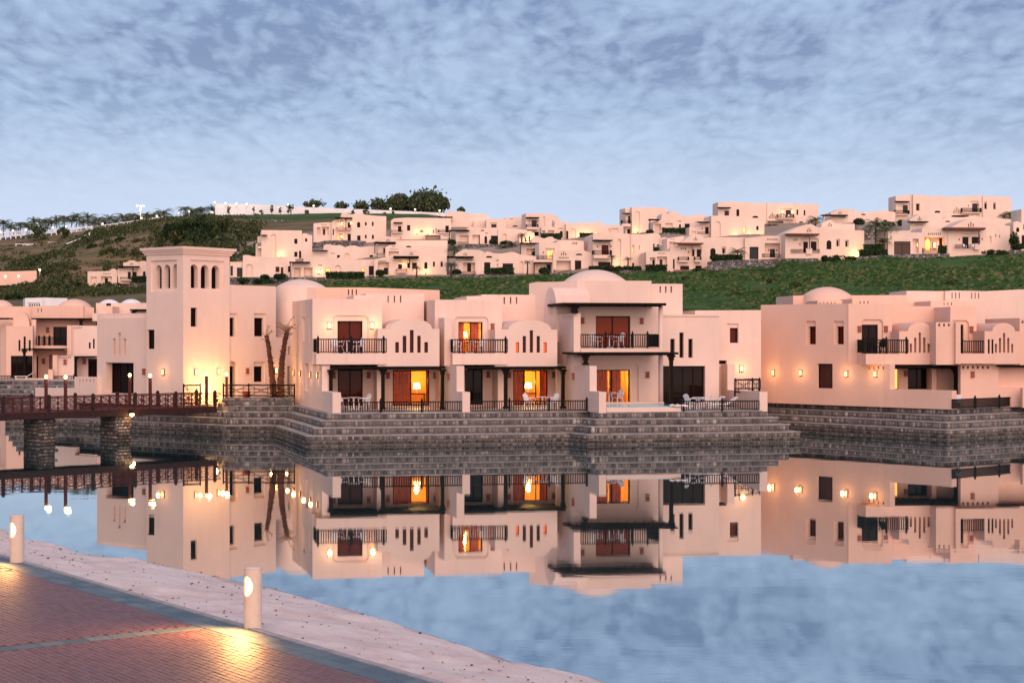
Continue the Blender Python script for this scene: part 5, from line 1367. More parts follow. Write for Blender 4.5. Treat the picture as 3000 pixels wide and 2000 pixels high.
h.wall(860, 1113, [(860, 492), (960, 488), (1000, 440), (1113, 440)], 600, 5, off=1.6, ops=[('d', 1042, 1082, 490, 572), ('n', 885, 935, 540, 590, {'rec': .3})])
h.rail(950, 1092, 545, 573, .4); h.pergola(970, 1098, 428, 446, 1.4, [], 1.2)
h.uplight(1560, 592, 0, 150); h.uplight(1680, 592, 0, 130); h.uplight(1400, 592, 0, 70)
h.sconce(1010, 510, 1.6)
h = hv('long flat roofed villa on the skyline with two lit lamps by its balcony', 'D', 1190, 446, 520, 5)
h.wall(1190, 1400, [(1190, 205), (1340, 198), (1400, 200)], 420, 7, off=0, ops=[('b', 1264, 1316, 303, 360)])
h.wall(1399, 1760, [(1399, 201), (1700, 216), (1760, 216)], 520, 7, off=.6, ops=[('w', 1399 + 2, 1434, 288, 366), ('wa', 1585, 1652, 362, 386)])
h.wall(1755, 2085, [(1755, 217), (1880, 212), (2085, 216)], 520, 7, off=.2, ops=[('n', 1945, 2040, 275, 388, {'ops': [('b', 1967, 2024, 295, 386)]}), ('v', 1724 + 32, 1942, 420, 520, {'rec': 2.0})] + [('s', x, x + 9, y, 396) for x, y in ((1775, 362), (1792, 345), (1809, 325), (1826, 345), (1843, 362))] + row(1975, 2066, 418, 428, 7))
h.wall(2084, 2342, [(2084, 217), (2342, 230)], 520, 7, ops=[('w', 2091, 2111, 290, 352), ('w', 2174, 2193, 297, 358), ('w', 2124, 2166, 428, 483)])
h.balcony(1874, 2066, 342, 388, 398, 1.2, .2, mat='plaster_hill', w=.05); h.pergola(1194, 1338, 262, 276, 1.5, [], 0)
h.sconce(1928, 316, .2, True, 50, size=.5); h.sconce(2040, 316, .2, True, 50, size=.5); h.sconce(1866, 470, 1.6, True, 60, size=.45)
h.wall(1715, 2040, [(1715, 530), (2040, 524)], 620, 4, off=-24)
h = hv('villa with red pergola post and twin garages above the lawn beside the stone wall', 'D', 640, 346, 1000, 8)
h.wall(365, 642, [(365, 782), (400, 772), (405, 768), (642, 770)], 1000, 6, ops=[('v', 408, 470, 840, 932, {'rec': .9, 'ops': [('d', 436, 460, 870, 930)]}), ('v', 488, 604, 830, 937, {'rec': .9, 'ops': [('b', 518, 552, 862, 936)]})] + row(500, 582, 785, 800, 7))
h.wall(606, 800, [(606, 620), (780, 594), (800, 594)], 780, 5, off=2.5, embed=0, ops=[('v', 628, 700, 660, 745, {'rec': .8})] + row(640, 694, 624, 634, 6))
h.wall(640, 1032, [(640, 740), (670, 712), (720, 706), (860, 600), (900, 575), (950, 568), (1000, 590), (1032, 608)], 1000, 7, off=.2, ops=[('n', 860, 1000, 712, 830, {'cham': .25, 'ops': [('d', 888, 920, 748, 826), ('d', 946, 992, 746, 830)]}), ('d', 756, 858, 936, 1000), ('d', 930, 1002, 934, 996), ('w', 672, 692, 858, 972)] + slits3(911, 951, 602, 648) + row(765, 823, 726, 752, 3))
h.wall(1030, 1502, [(1030, 614), (1150, 606), (1502, 610)], 880, 7, off=.8, ops=[('wa', 1101, 1162, 733, 826, {'rise': .5}), ('n', 1232, 1280, 718, 798, {'ops': [('w', 1239, 1268, 735, 795)]})])
h.balcony(742, 858, 832, 874, 890, 1.2, .2); h.balcony(928, 1000, 830, 870, 890, 1.2, .2)
h.pergola(715, 1022, 670, 692, 1.8, [(899, 820)], .2, mat='red_wood'); h.sconce(852, 776, .2); h.sconce(996, 766, .2)
h = hv('villa with a tall glazed entrance over the long grey retaining wall', 'D', 1500, 348, 858, 6)
h.wall(1500, 1692, [(1500, 615), (1660, 600), (1692, 600)], 860, 6, ops=[('b', 1552, 1655, 718, 860, {'bar': .14, 'rec': .4})])
h.wall(1690, 1962, [(1690, 592), (1962, 592)], 860, 7, off=.4, ops=[('v', 1728, 1902, 676, 842, {'rec': 1.4, 'ops': [('b', 1786, 1844, 742, 840)]})] + row(1756, 1868, 622, 644, 7))
h.rail(1695, 1906, 796, 840, .2); h.sconce(1770, 756, 1.8); h.sconce(1864, 758, 1.8)
h = hv('villa with wide canopy and a flood lit corner beside the two tall palms', 'D', 1962, 346, 845, 6)
h.wall(1962, 2360, [(1962, 562), (2000, 545), (2090, 500), (2200, 462), (2260, 455), (2330, 490), (2360, 500)], 845, 7, ops=[('n', 2145, 2345, 622, 790, {'cham': .25, 'ops': [('d', 2170, 2222, 660, 788), ('d', 2255, 2322, 656, 760)]})] + slits3(2212, 2262, 498, 552) + row(2056, 2100, 624, 650, 3))
h.wall(2359, 2868, [(2359, 490), (2420, 478), (2500, 510), (2640, 520), (2868, 530)], 865, 7, off=.6, ops=[('wa', 2436, 2492, 643, 746, {'rise': .5}), ('n', 2545, 2590, 630, 712, {'ops': [('w', 2550, 2574, 645, 712)]}), ('n', 2645, 2690, 638, 718, {'ops': [('w', 2652, 2676, 652, 717)]})])
h.pergola(1984, 2356, 564, 588, 1.9, [(2246, 740)], 0, mat='red_wood'); h.rail(2028, 2176, 745, 790, -.3); h.rail(2275, 2360, 745, 788, -.3)
h.wall(2205, 2272, 735, 800, .5, off=-.5, name='pier', embed=0); h.sconce(2130, 688); h.uplight(2790, 835, .6, 330)
h.wall(2380, 2530, [(2380, 452), (2440, 420), (2480, 405), (2530, 440)], 560, 4, off=4, ops=slits3(2450, 2498, 438, 488), embed=.3); h.wall(2500, 2760, [(2500, 450), (2760, 455)], 560, 4, off=5, embed=.3)

# ---- far right (survey E)
h = hv('low villa with three slots and a thin canopy on the skyline above the palms', 'E', 135, 440, 440, 6)
h.wall(137, 480, [(137, 325), (200, 300), (250, 280), (300, 284), (360, 290), (395, 285), (440, 315), (480, 320)], 440, 6, ops=slits3(220, 257, 303, 347) + row(234, 326, 374, 388, 7) + [('w', 700, 701, 410, 411)][:0])
h.wall(478, 876, [(478, 330), (510, 315), (545, 325), (700, 304), (780, 296), (810, 312), (876, 318)], 440, 6, off=.4, ops=[('wa', 480 + 4, 532, 338, 354), ('w', 735, 778, 408, 430)])
h.pergola(35, 332, 348, 366, 1.8, [(50, 395)], 0)
h = hv('largest skyline villa with two balconies, at the right end of the slope', 'E', 1078, 446, 400, 6)
h.wall(880, 1079, [(880, 134), (1079, 118)], 410, 6, F=None, off=.8, ops=[('n', 925, 1040, 212, 332, {'ops': [('b', 960, 1018, 240, 330)]})] )
h.wall(1078, 1540, [(1078, 117), (1340, 134), (1450, 134), (1540, 146)], 410, 7, ops=[('n', 1108, 1158, 222, 304, {'ops': [('w', 1114, 1146, 225, 302)]}), ('wa', 1324, 1392, 303, 327)] )
h.wall(1538, 1882, [(1538, 146), (1700, 132), (1882, 132)], 410, 7, off=.4, ops=[('n', 1732, 1832, 192, 322, {'cham': .25, 'ops': [('b', 1757, 1820, 220, 320)]})] + [('s', x, x + 9, y, 336) for x, y in ((1534 + 6, 305), (1556, 282), (1577, 260), (1597, 282), (1616, 300))])
h.wall(1880, 2206, [(1880, 131), (2206, 146)], 410, 7, ops=[('n', 1892, 1926, 200, 286, {'ops': [('w', 1897, 1919, 218, 283)]}), ('n', 1994, 2030, 208, 290, {'ops': [('w', 2000, 2020, 222, 287)]})])
h.balcony(875, 1038, 297, 344, 352, 1.3, .8, w=.05); h.balcony(1645, 1866, 272, 322, 332, 1.3, .4, w=.05); h.pergola(884, 1041, 192, 206, 1.4, [], .8)
h.sconce(1714, 246, .4); h.sconce(1833, 238, .4)
h = hv('low villa with rounded gables between the skyline villa and the lawn row, right end', 'E', 1040, 396, 520, 5)
h.wall(1042, 1420, [(1042, 400), (1100, 370), (1150, 340), (1190, 335), (1240, 350), (1310, 345), (1380, 352), (1420, 380)], 525, 6, ops=slits3(1130, 1174, 368, 422) + row(1105, 1196, 460, 476, 7))
h.wall(1418, 2232, [(1418, 400), (1460, 372), (1500, 368), (1560, 390), (1700, 372), (1790, 358), (1850, 378), (2232, 404)], 525, 6, off=.4, ops=[('wa', 1448, 1502, 418, 434)] + row(1516, 1556, 452, 468, 3))
h.pergola(1040, 1257, 424, 440, 1.8, [], 0); h.pergola(1545, 1716, 356, 376, 1.6, [], 2)
h = hv('lit villa with a glowing pointed doorway and white terrace lamps, lawn row right end', 'E', 790, 346, 800, 6)
h.wall(790, 1182, [(790, 536), (1050, 530), (1055, 552), (1182, 552)], 805, 7, ops=[('g', 860, 1048, 655, 806, {'bar': .22}), ('v', 1074, 1142, 625, 792, {'rec': .9})])
h.wall(1180, 1480, [(1180, 512), (1200, 490), (1235, 484), (1290, 490), (1340, 500), (1480, 520)], 805, 7, off=.2, ops=[('v', 1208, 1442, 608, 792, {'rec': 1.6, 'ops': [('la', 1216, 1280, 618, 764), ('r', 1377, 1440, 612, 712)]})] + row(1250, 1397, 558, 582, 7))
h.wall(1478, 1922, [(1478, 520), (1560, 470), (1640, 425), (1720, 396), (1780, 392), (1840, 415), (1922, 432)], 805, 7, ops=[('n', 1625, 1850, 568, 740, {'cham': .25, 'ops': [('d', 1645, 1714, 604, 738), ('d', 1752, 1842, 604, 700)]})] + slits3(1709, 1776, 433, 490))
h.wall(1920, 2192, [(1920, 432), (1970, 450), (2192, 476)], 790, 6, off=1.0, ops=[('na', 1950, 1978, 592, 682), ('n', 2018, 2034, 576, 610), ('n', 2062, 2078, 584, 614)])
h.pergola(1450, 1912, 495, 526, 2.0, [(1840, 690)], 0, mat='red_wood'); h.rail(1560, 1792, 690, 738, -.6); h.wall(1788, 1850, 680, 750, .5, off=-.8, name='pier', embed=0)
h.sconce(1607, 632); h.sconce(1872, 626); h.sconce(1130, 697, .9, True, 60, size=.5); h.sconce(1320, 700, 1.7, True, 90, size=.6)
h.rail(1185, 1370, 740, 790, 0, posts=(1190,))
h = hv('last villa at the frame edge on the lawn row, behind a climbing plant', 'E', 2275, 350, 750, 4)
h.wall(2230, 2330, [(2230, 440), (2265, 424), (2300, 430), (2330, 445)], 600, 5, off=3, ops=[('wa', 2262, 2298, 495, 548)], embed=.3)
h.wall(2322, 2500, [(2322, 285), (2500, 285)], 760, 6, off=5, ops=[('d', 2345, 2380, 460, 520)])
h.wall(2275, 2500, [(2275, 575), (2500, 570)], 755, 5, ops=[('d', 2325, 2400, 575 + 10, 745)])
# ---- small villa left of the tower (survey A)
h = hv('small stepped villa with a round gable standing alone left of the tower', 'A', 805, 478, 945, 10)
h.wall(805, 1075, [(805, 800), (1000, 796), (1030, 776), (1050, 772), (1075, 790)], 945, 6, ops=[('v', 835, 888, 850, 920, {'rec': .6}), ('v', 930, 1028, 845, 920, {'rec': 1.0, 'ops': [('d', 962, 992, 860, 918)]})] + row(950, 1016, 816, 828, 6))
h.wall(1060, 1215, [(1060, 800), (1090, 775), (1120, 766), (1215, 772)], 950, 6, off=.4, ops=[('w', 1072, 1084, 845, 905), ('d', 1174, 1202, 804, 872), ('g', 1110, 1186, 912, 950)])
h.wall(1132, 1290, [(1132, 720), (1170, 712), (1190, 700), (1230, 698), (1260, 712), (1290, 712)], 860, 5, off=1.5, embed=.5, ops=slits3(1196, 1224, 718, 742))
h.wall(1214, 1345, [(1214, 775), (1280, 775), (1284, 706), (1320, 702), (1345, 710)], 950, 5, off=1.0, ops=[('d', 1217, 1256, 804, 848), ('wa', 1313, 1338, 798, 846)])
h.balcony(1106, 1200, 850, 873, 884, 1.2, .4); h.pergola(1084, 1281, 750, 766, 2.0, [(1222, 848)], .8)
# ================================================================== the hill
ROWS = [
 (182, None), (215, None),
 (335, [(-1800, 905), (0, 892), (300, 880), (500, 862), (700, 838), (900, 826), (1250, 820), (1600, 812), (1900, 803), (2070, 800), (2260, 799), (2290, 783), (2400, 772), (2500, 768), (2700, 764), (3000, 749), (4800, 735)]),
 (341.2, [(-1800, 905), (0, 892), (300, 880), (500, 862), (700, 838), (900, 826), (1250, 820), (1600, 812), (1900, 803), (2070, 800), (2260, 799), (2290, 783), (2400, 772), (2500, 768), (2700, 764), (3000, 749), (4800, 735)]),
 (352, [(-1800, 900), (0, 888), (300, 872), (500, 852), (700, 816), (900, 812), (1250, 806), (1600, 800), (1900, 792), (2070, 770), (2500, 754), (2800, 744), (3000, 735), (4800, 725)]),
 (400, [(-1800, 890), (0, 876), (200, 870), (440, 860), (560, 800), (700, 768), (900, 755), (1250, 735), (1500, 715), (1900, 690), (2150, 690), (2500, 690), (3000, 680), (4800, 680)]),
 (440, [(-1800, 880), (0, 868), (130, 862), (250, 860), (440, 852), (500, 790), (560, 752), (700, 728), (900, 710), (1300, 690), (1600, 690), (2000, 672), (2400, 652), (3000, 645), (4800, 650)]),
 (480, [(-1800, 870), (0, 858), (80, 828), (180, 800), (230, 838), (435, 838), (500, 740), (560, 705), (700, 692), (1000, 665), (1300, 668), (1600, 676), (2000, 670), (2400, 650), (3000, 645), (4800, 660)]),
 (520, [(-1800, 850), (0, 818), (100, 780), (180, 742), (270, 712), (360, 690), (480, 668), (600, 652), (700, 662), (1000, 640), (1250, 650), (1450, 690), (2000, 700), (4800, 700)]),
 (560, [(-1800, 800), (0, 776), (100, 756), (190, 742), (270, 698), (360, 674), (480, 652), (600, 638), (750, 632), (1000, 626), (1250, 628), (1450, 690), (2000, 720), (4800, 720)]),
 (600, [(-1800, 720), (0, 700), (130, 690), (250, 674), (360, 656), (480, 638), (630, 628), (1000, 622), (1300, 628), (1450, 690), (2000, 730), (4800, 730)]),
 (660, [(-1800, 715), (0, 698), (250, 672), (480, 640), (630, 628), (1000, 628), (1300, 640), (1450, 700), (2000, 750), (4800, 750)]),
 (800, [(-1800, 790), (0, 780), (1000, 760), (2000, 820), (4800, 820)]),
]
def row_z(i, px):
    Y, pts = ROWS[i]
    if pts is None: return 1.66 if i == 0 else 2.2 + (0.9 if px > 900 else 0)
    return EYE - (lerp_list(pts, max(pts[0][0], min(pts[-1][0], px))) - HZ) / FOC * Y
def base_z(px, Y):
    Y = max(ROWS[0][0], min(ROWS[-1][0] - .01, Y))
    for i in range(len(ROWS) - 1):
        if ROWS[i][0] <= Y <= ROWS[i + 1][0]:
            t = (Y - ROWS[i][0]) / (ROWS[i + 1][0] - ROWS[i][0])
            return row_z(i, px) * (1 - t) + row_z(i + 1, px) * t
HOUSE_BASES += [(330, 478, HOUSE_BASES[-1][2]), (400, 478, HOUSE_BASES[-1][2])]
PADS = [(px, Y, z - .25 - base_z(px, Y)) for px, Y, z in HOUSE_BASES if Y > 300]
def ground_z(px, Y):
    z = base_z(px, Y)
    if Y > 338:
        sw = s = 0.0
        for a, b, dz in PADS:
            w = exp(-((px - a) / 70.0) ** 2 - ((Y - b) / 14.0) ** 2)
            sw += w; s += w * dz
        z += s / max(1.0, sw)
    return z
def on_hill(px, Y): return ((px - 1500.0) / FOC * Y, Y, ground_z(px, Y))
mb = MB(); pxs = [-1700 + 30 * i for i in range(211)]; Ys = [182 + (Y - 182) for Y in [182, 200, 215] + [225 + 8 * i for i in range(13)] + [330 + 6 * i for i in range(32)] + [525 + 10 * i for i in range(20)] + [740, 799]]
dry = []; pale = []
for Y in Ys:
    for px in pxs:
        x = (px - 1500) / FOC * Y; q = Vector((x, Y, 0))
        z = ground_z(px, Y)
        if Y > 225: z += noise.noise(q * .05) * .5 + noise.noise(q * .19) * .22
        mb.v.append((x, Y, z))
        k = 1.0 if Y > 346 else 0.0
        if px < 1000: k = max(k, min(1, (940 - px) / 120 + noise.noise(q * .06) * .4))
        if 640 < px < 1320 and 520 < Y < 575: k = .15
        dry.append(max(0.0, min(1.0, k)))
        pale.append(max(0.0, min(1.0, (px - 640) / 80)) * (.85 if 345 < Y < 470 else 0.0))
n = len(pxs)
for i in range(len(Ys) - 1):
    for j in range(n - 1):
        a = i * n + j; mb.f.append((a, a + 1, a + n + 1, a + n)); mb.m.append(0)
o = mb.build('hill', 'hill', smooth=True); structure(o, 'grassy hillside climbing behind the waterfront villas')
at_ = o.data.attributes.new('dry', 'FLOAT', 'POINT'); at_.data.foreach_set('value', dry)
at_ = o.data.attributes.new('pale', 'FLOAT', 'POINT'); at_.data.foreach_set('value', pale)
mb = MB()
mb.quad(xy(870, 104.3) + (1.66,), xy(960, 96.5) + (1.66,), xy(1690, 99.0) + (1.66,), xy(1690, 112.1) + (1.66,), xy(870, 112.1) + (1.66,))
mb.quad((-34, 121, 1.64), (-19.5, 112, 1.64), (60, 112, 1.64), (60, 183, 1.64), (-34, 183, 1.64))
mb.quad(xy(1640, 96.5) + (1.665,), xy(1760, 95.5) + (1.665,), xy(1800, 120) + (1.665,), xy(1600, 120) + (1.665,))
mb.quad((-160, 166, 1.62), (-34, 163.5, 1.62), (-34, 183, 1.62), (-160, 183, 1.62))
mb.quad((60, 105, 1.63), (160, 105, 1.63), (160, 183, 1.63), (60, 183, 1.63))
structure(mb.build('ground', 'earth'), 'level ground behind the quays')

# ------------------------------------------------------------------ rubble retaining walls
def rwall(label, zm, pts, Y, th=.6, yaw=4, mat='rubble', name='stone_wall', cat='wall'):
    """pts: (x, row top, row foot) along the wall."""
    ox, oy, s = House.ZM[zm]; mb = MB(); F = Face(ox + pts[0][0] / s, Y, yaw)
    q = []
    for x, yt, yb in pts:
        px = ox + x / s; u = F.u(px); q.append((u, F.z(px, oy + yt / s), F.z(px, oy + yb / s) - 1.2))
    for (a, za, ba), (b, zb, bb) in zip(q, q[1:]):
        mb.hexa([F.W(a, 0, ba), F.W(b, 0, bb), F.W(b, th, bb), F.W(a, th, ba), F.W(a, .12, za), F.W(b, .12, zb), F.W(b, th, zb), F.W(a, th, za)])
    c = F.W(q[0][0], 0, q[0][2])
    o = mb.build(name, mat, None, org=c); tag(o, label, cat, 'retaining walls on the slope')
    return o
rwall('low rubble wall along the foot of the left lawn villas', 'B', [(232, 852, 885), (600, 852, 888), (1090, 852, 888), (1500, 842, 880), (1900, 842, 872), (2222, 842, 870)], 344)
rwall('low rubble wall under the middle lawn villas behind the quay dome', 'C', [(290, 1034, 1075), (700, 1032, 1078), (1200, 1040, 1078), (1500, 1020, 1068), (1800, 1012, 1060)], 344)
rwall('short rubble wall beside the quay dome below the hedge', 'D', [(60, 985, 1035), (350, 985, 1040), (640, 990, 1030)], 344)
rwall('tall grey rubble retaining wall above the lawn with a stepped foot', 'D', [(1072, 892, 1016), (1130, 878, 1018), (1680, 862, 1020), (1840, 858, 1022), (1900, 856, 955), (2000, 850, 945), (2200, 850, 935), (2345, 848, 905)], 341.5)
rwall('grey rubble wall under the villa with the glowing doorway', 'E', [(425, 832, 900), (600, 820, 900), (1000, 802, 893), (1300, 794, 880), (1500, 796, 850)], 341.5)
rwall('short rubble wall at the frame edge on the lawn row', 'E', [(2185, 758, 806), (2500, 752, 808)], 344)
rwall('rubble wall below the hedge of the round gabled villa', 'D', [(520, 560, 612), (600, 556, 612), (860, 556, 605)], 408)
rwall('curved rubble wall below the lamp-lit annex with palms in front', 'C', [(345, 700, 790), (420, 684, 790), (600, 684, 790), (800, 690, 785), (1060, 692, 780)], 398)
rwall('bank of rubble stone under the two storey villa with lit porches', 'B', [(984, 575, 612), (1030, 535, 612), (1100, 518, 600), (1250, 514, 580), (1420, 518, 590), (1480, 522, 570)], 418)
rwall('small rubble terrace wall by the lone villa left of the tower', 'A', [(605, 936, 1000), (800, 938, 998), (1060, 942, 985)], 473)
rwall('mossy stone bank beside the lone villa left of the tower', 'A', [(1188, 896, 955), (1230, 880, 960), (1345, 880, 960)], 474)
rwall('dark stone wall behind the two tall palms', 'E', [(515, 520, 700), (790, 520, 700)], 386)
rwall('pale block retaining wall below the long white boundary wall', 'B', [(255, 314, 362), (700, 325, 368), (1060, 340, 372), (1260, 345, 380)], 524)
rwall('sloping grey stone apron under the pale block wall', 'B', [(320, 362, 475), (700, 368, 478), (1010, 372, 480)], 516, th=7)
rwall('low pink boundary wall at the foot of the scrub hill', 'A', [(-200, 800, 890), (150, 798, 885), (335, 792, 850)], 470, mat='plaster_peach', name='boundary_wall')
o = rwall('long white boundary wall along the ridge with globe lamps on top', 'B', [(95, 178, 278), (500, 186, 276), (900, 208, 278), (1500, 232, 290), (2215, 262, 305)], 575, mat='plaster_white', name='boundary_wall')

# ------------------------------------------------------------------ planting
LEAF_Q = [(-.5, 0, 0), (0, 0, .5), (.5, 0, 0), (0, 0, -.5)]
def leaf(mb, p, s, r):
    a, b, c = r.uniform(0, 6.28), r.uniform(-1.2, 1.2), r.uniform(0, 6.28)
    M = Matrix.Rotation(a, 3, 'Z') @ Matrix.Rotation(b, 3, 'X'); k = len(mb.v)
    for q in LEAF_Q:
        v = M @ Vector((q[0] * s, 0, q[2] * s * 1.7)); mb.v.append((p[0] + v[0], p[1] + v[1], p[2] + v[2]))
    mb.f.append((k, k + 1, k + 2, k + 3)); mb.m.append(0)
def cloud(mb, c, R, n, s, r, shell=.55):
    for _ in range(n):
        while True:
            v = Vector((r.uniform(-1, 1), r.uniform(-1, 1), r.uniform(-1, 1)))
            if .05 < v.length < 1: break
        v = v.normalized() * (shell + (1 - shell) * r.random() ** .6)
        leaf(mb, (c[0] + v[0] * R[0], c[1] + v[1] * R[1], c[2] + v[2] * R[2]), s * r.uniform(.6, 1.3), r)
RL = random.Random(11)
def tree_at(name, label, zm, x0, x1, y0, y1, Y, mat='leaf', dens=1.0, lobes=14, cat='tree', group=None, s=.55, trunk=True):
    ox, oy, k = House.ZM[zm]; pa, pb = ox + x0 / k, ox + x1 / k
    W = (pb - pa) / FOC * Y; zt = EYE - (oy + y0 / k - HZ) / FOC * Y; zb = EYE - (oy + y1 / k - HZ) / FOC * Y
    cx = ((pa + pb) / 2 - 1500) / FOC * Y; H = zt - zb
    root = thing(name, label, cat, (cx, Y, zb), group)
    mb = MB(); core = MB()
    for i in range(lobes):
        a = RL.uniform(0, 6.28); q = sqrt(RL.random()) * .62
        lx, ly = cx + W / 2 * q * cos(a), Y + W * .38 * q * sin(a)
        top = zb + H * (.12 + .76 * (1 - q * q) * RL.random() ** .7 + .05 * RL.random()); lr = W * RL.uniform(.08, .20)
        rz = min(lr * .85, H * .26)
        cloud(mb, (lx, ly, min(top, zt - rz * .9)), (lr, lr, rz), int(90 * dens * (lr / s) ** .9 / 4), s, RL, .25)
        if i % 3 == 0: cloud(mb, (lx, ly, min(top + rz * .5, zt - rz * .2)), (lr * 1.4, lr * 1.4, rz * 1.3), int(14 * dens), s, RL, .7)
    mb.build('crown', mat, root)
    if trunk:
        t = MB(); t.tube([(cx, Y, zb - 1.5), (cx + W * .02, Y, zb + H * .3), (cx - W * .03, Y, zb + H * .65)], [W * .035 + .06, W * .028 + .05, .05], 7)
        for i in range(5):
            a = RL.uniform(0, 6.28); t.tube([(cx, Y, zb + H * .2), (cx + W * .18 * cos(a), Y + W * .15 * sin(a), zb + H * .42), (cx + W * .3 * cos(a), Y + W * .25 * sin(a), zb + H * .6)], [.09 + W * .012, .07, .03], 5)
        t.build('trunk', 'trunk', root)
    return root
tree_at('round_tree', 'largest round crowned tree on the ridge, right of its group', 'B', 1830, 2285, 58, 275, 584, 'leaf_grey', 1.7, 60, group='trees on the ridge', s=.75)
tree_at('round_tree', 'tall narrow tree in the middle of the ridge group', 'B', 1660, 1920, 82, 265, 588, 'leaf_grey', 1.6, 40, group='trees on the ridge', s=.7)
tree_at('round_tree', 'low spreading tree at the start of the ridge group', 'B', 1500, 1760, 138, 262, 586, 'leaf_grey', 1.3, 36, group='trees on the ridge', s=.65)
tree_at('thin_tree', 'sparse leafy trees row piece above the white wall, right one', 'B', 1330, 1530, 146, 250, 588, 'leaf_grey', .45, 26, group='trees on the ridge', s=.6)
tree_at('thin_tree', 'sparse feathery tree above the white wall, middle one', 'B', 1165, 1350, 148, 250, 588, 'leaf_grey', .45, 26, group='trees on the ridge', s=.6)
tree_at('thin_tree', 'sparse tree beside a yellow globe lamp above the white wall', 'B', 870, 1140, 148, 235, 588, 'leaf_grey', .4, 26, group='trees on the ridge', s=.6)
tree_at('thin_tree', 'tiny tree on the skyline next to the plain stepped villa', 'C', 330, 445, 262, 345, 470, 'leaf_grey', 1.0, 10, group='trees on the ridge', s=.45)
for i, (x0, x1, y0, y1, d) in enumerate(((590, 642, 190, 278, 'slender sapling in front of the white wall, tallest'), (674, 712, 205, 274, 'slender sapling right of the tallest one by the white wall'), (738, 842, 172, 280, 'broad leafy sapling before the white wall'), (430, 468, 205, 260, 'small sapling before the left part of the white wall'), (195, 242, 190, 274, 'thin climbing sapling near the left end of the white wall'), (488, 556, 234, 280, 'low bush at the foot of the white wall'), (908, 962, 218, 280, 'bent sapling before the middle of the white wall'), (1345, 1385, 235, 285, 'small plant at the wall foot above the lit porch villa'), (1430, 1520, 228, 285, 'pair of small plants at the wall foot above the lit porch villa'), (1690, 1752, 232, 335, 'dark sapling between the porch villa and the wide villa'), (1620, 1675, 255, 300, 'round bush at the wall foot by the porch villa'))):
    tree_at('sapling', d, 'B', x0, x1, y0, y1, 569, 'leaf_grey', .55, 9, 'sapling', 'saplings along the white wall', .36)

def hedge(label, zm, x0, x1, y0, y1, Y, d=1.4, mat='leaf', s=.26, name='hedge', dens=1.0, round_=False):
    ox, oy, k = House.ZM[zm]; pa, pb = ox + x0 / k, ox + x1 / k
    xa, xb = (pa - 1500) / FOC * Y, (pb - 1500) / FOC * Y
    zt = EYE - (oy + y0 / k - HZ) / FOC * Y; zb = EYE - (oy + y1 / k - HZ) / FOC * Y
    mb = MB(); W, H = xb - xa, zt - zb
    if round_:
        for i in range(max(3, int(W / .9))):
            lr = min(W * .4, H * .55) * RL.uniform(.6, 1.0); lx = RL.uniform(xa + lr * .8, max(xa + lr * .9, xb - lr * .8))
            cloud(mb, (lx, Y + RL.uniform(-.4, .4), zb + H * RL.uniform(.30, .62)), (lr, lr * .9, lr * .8), int(150 * dens), s, RL)
        cloud(mb, ((xa + xb) / 2, Y, zb + H * .45), (W * .46, d * .5, H * .52), int(220 * dens), s, RL)
    else:
        n = int((W * H * 34 + W * d * 26) * dens)
        for _ in range(n):
            f = RL.random(); x = RL.uniform(xa, xb); bump = .12 * noise.noise(Vector((x * .8, zb, 0)))
            if f < .6: p = (x, Y - d / 2 + RL.uniform(-.08, .15), zb + H * RL.random())
            else: p = (x, Y + RL.uniform(-d / 2, d / 2), zt - RL.uniform(0, .12) + bump)
            leaf(mb, p, s * RL.uniform(.7, 1.3), RL)
        mb.box(xa + .12, xb - .12, Y - d / 2 + .15, Y + d / 2, zb - .3, zt - .18)
    o = mb.build(name, mat, None, org=((xa + xb) / 2, Y, zb))
    tag(o, label, 'hedge' if name == 'hedge' else 'bush', 'hedges and bushes on the slope')
    return o
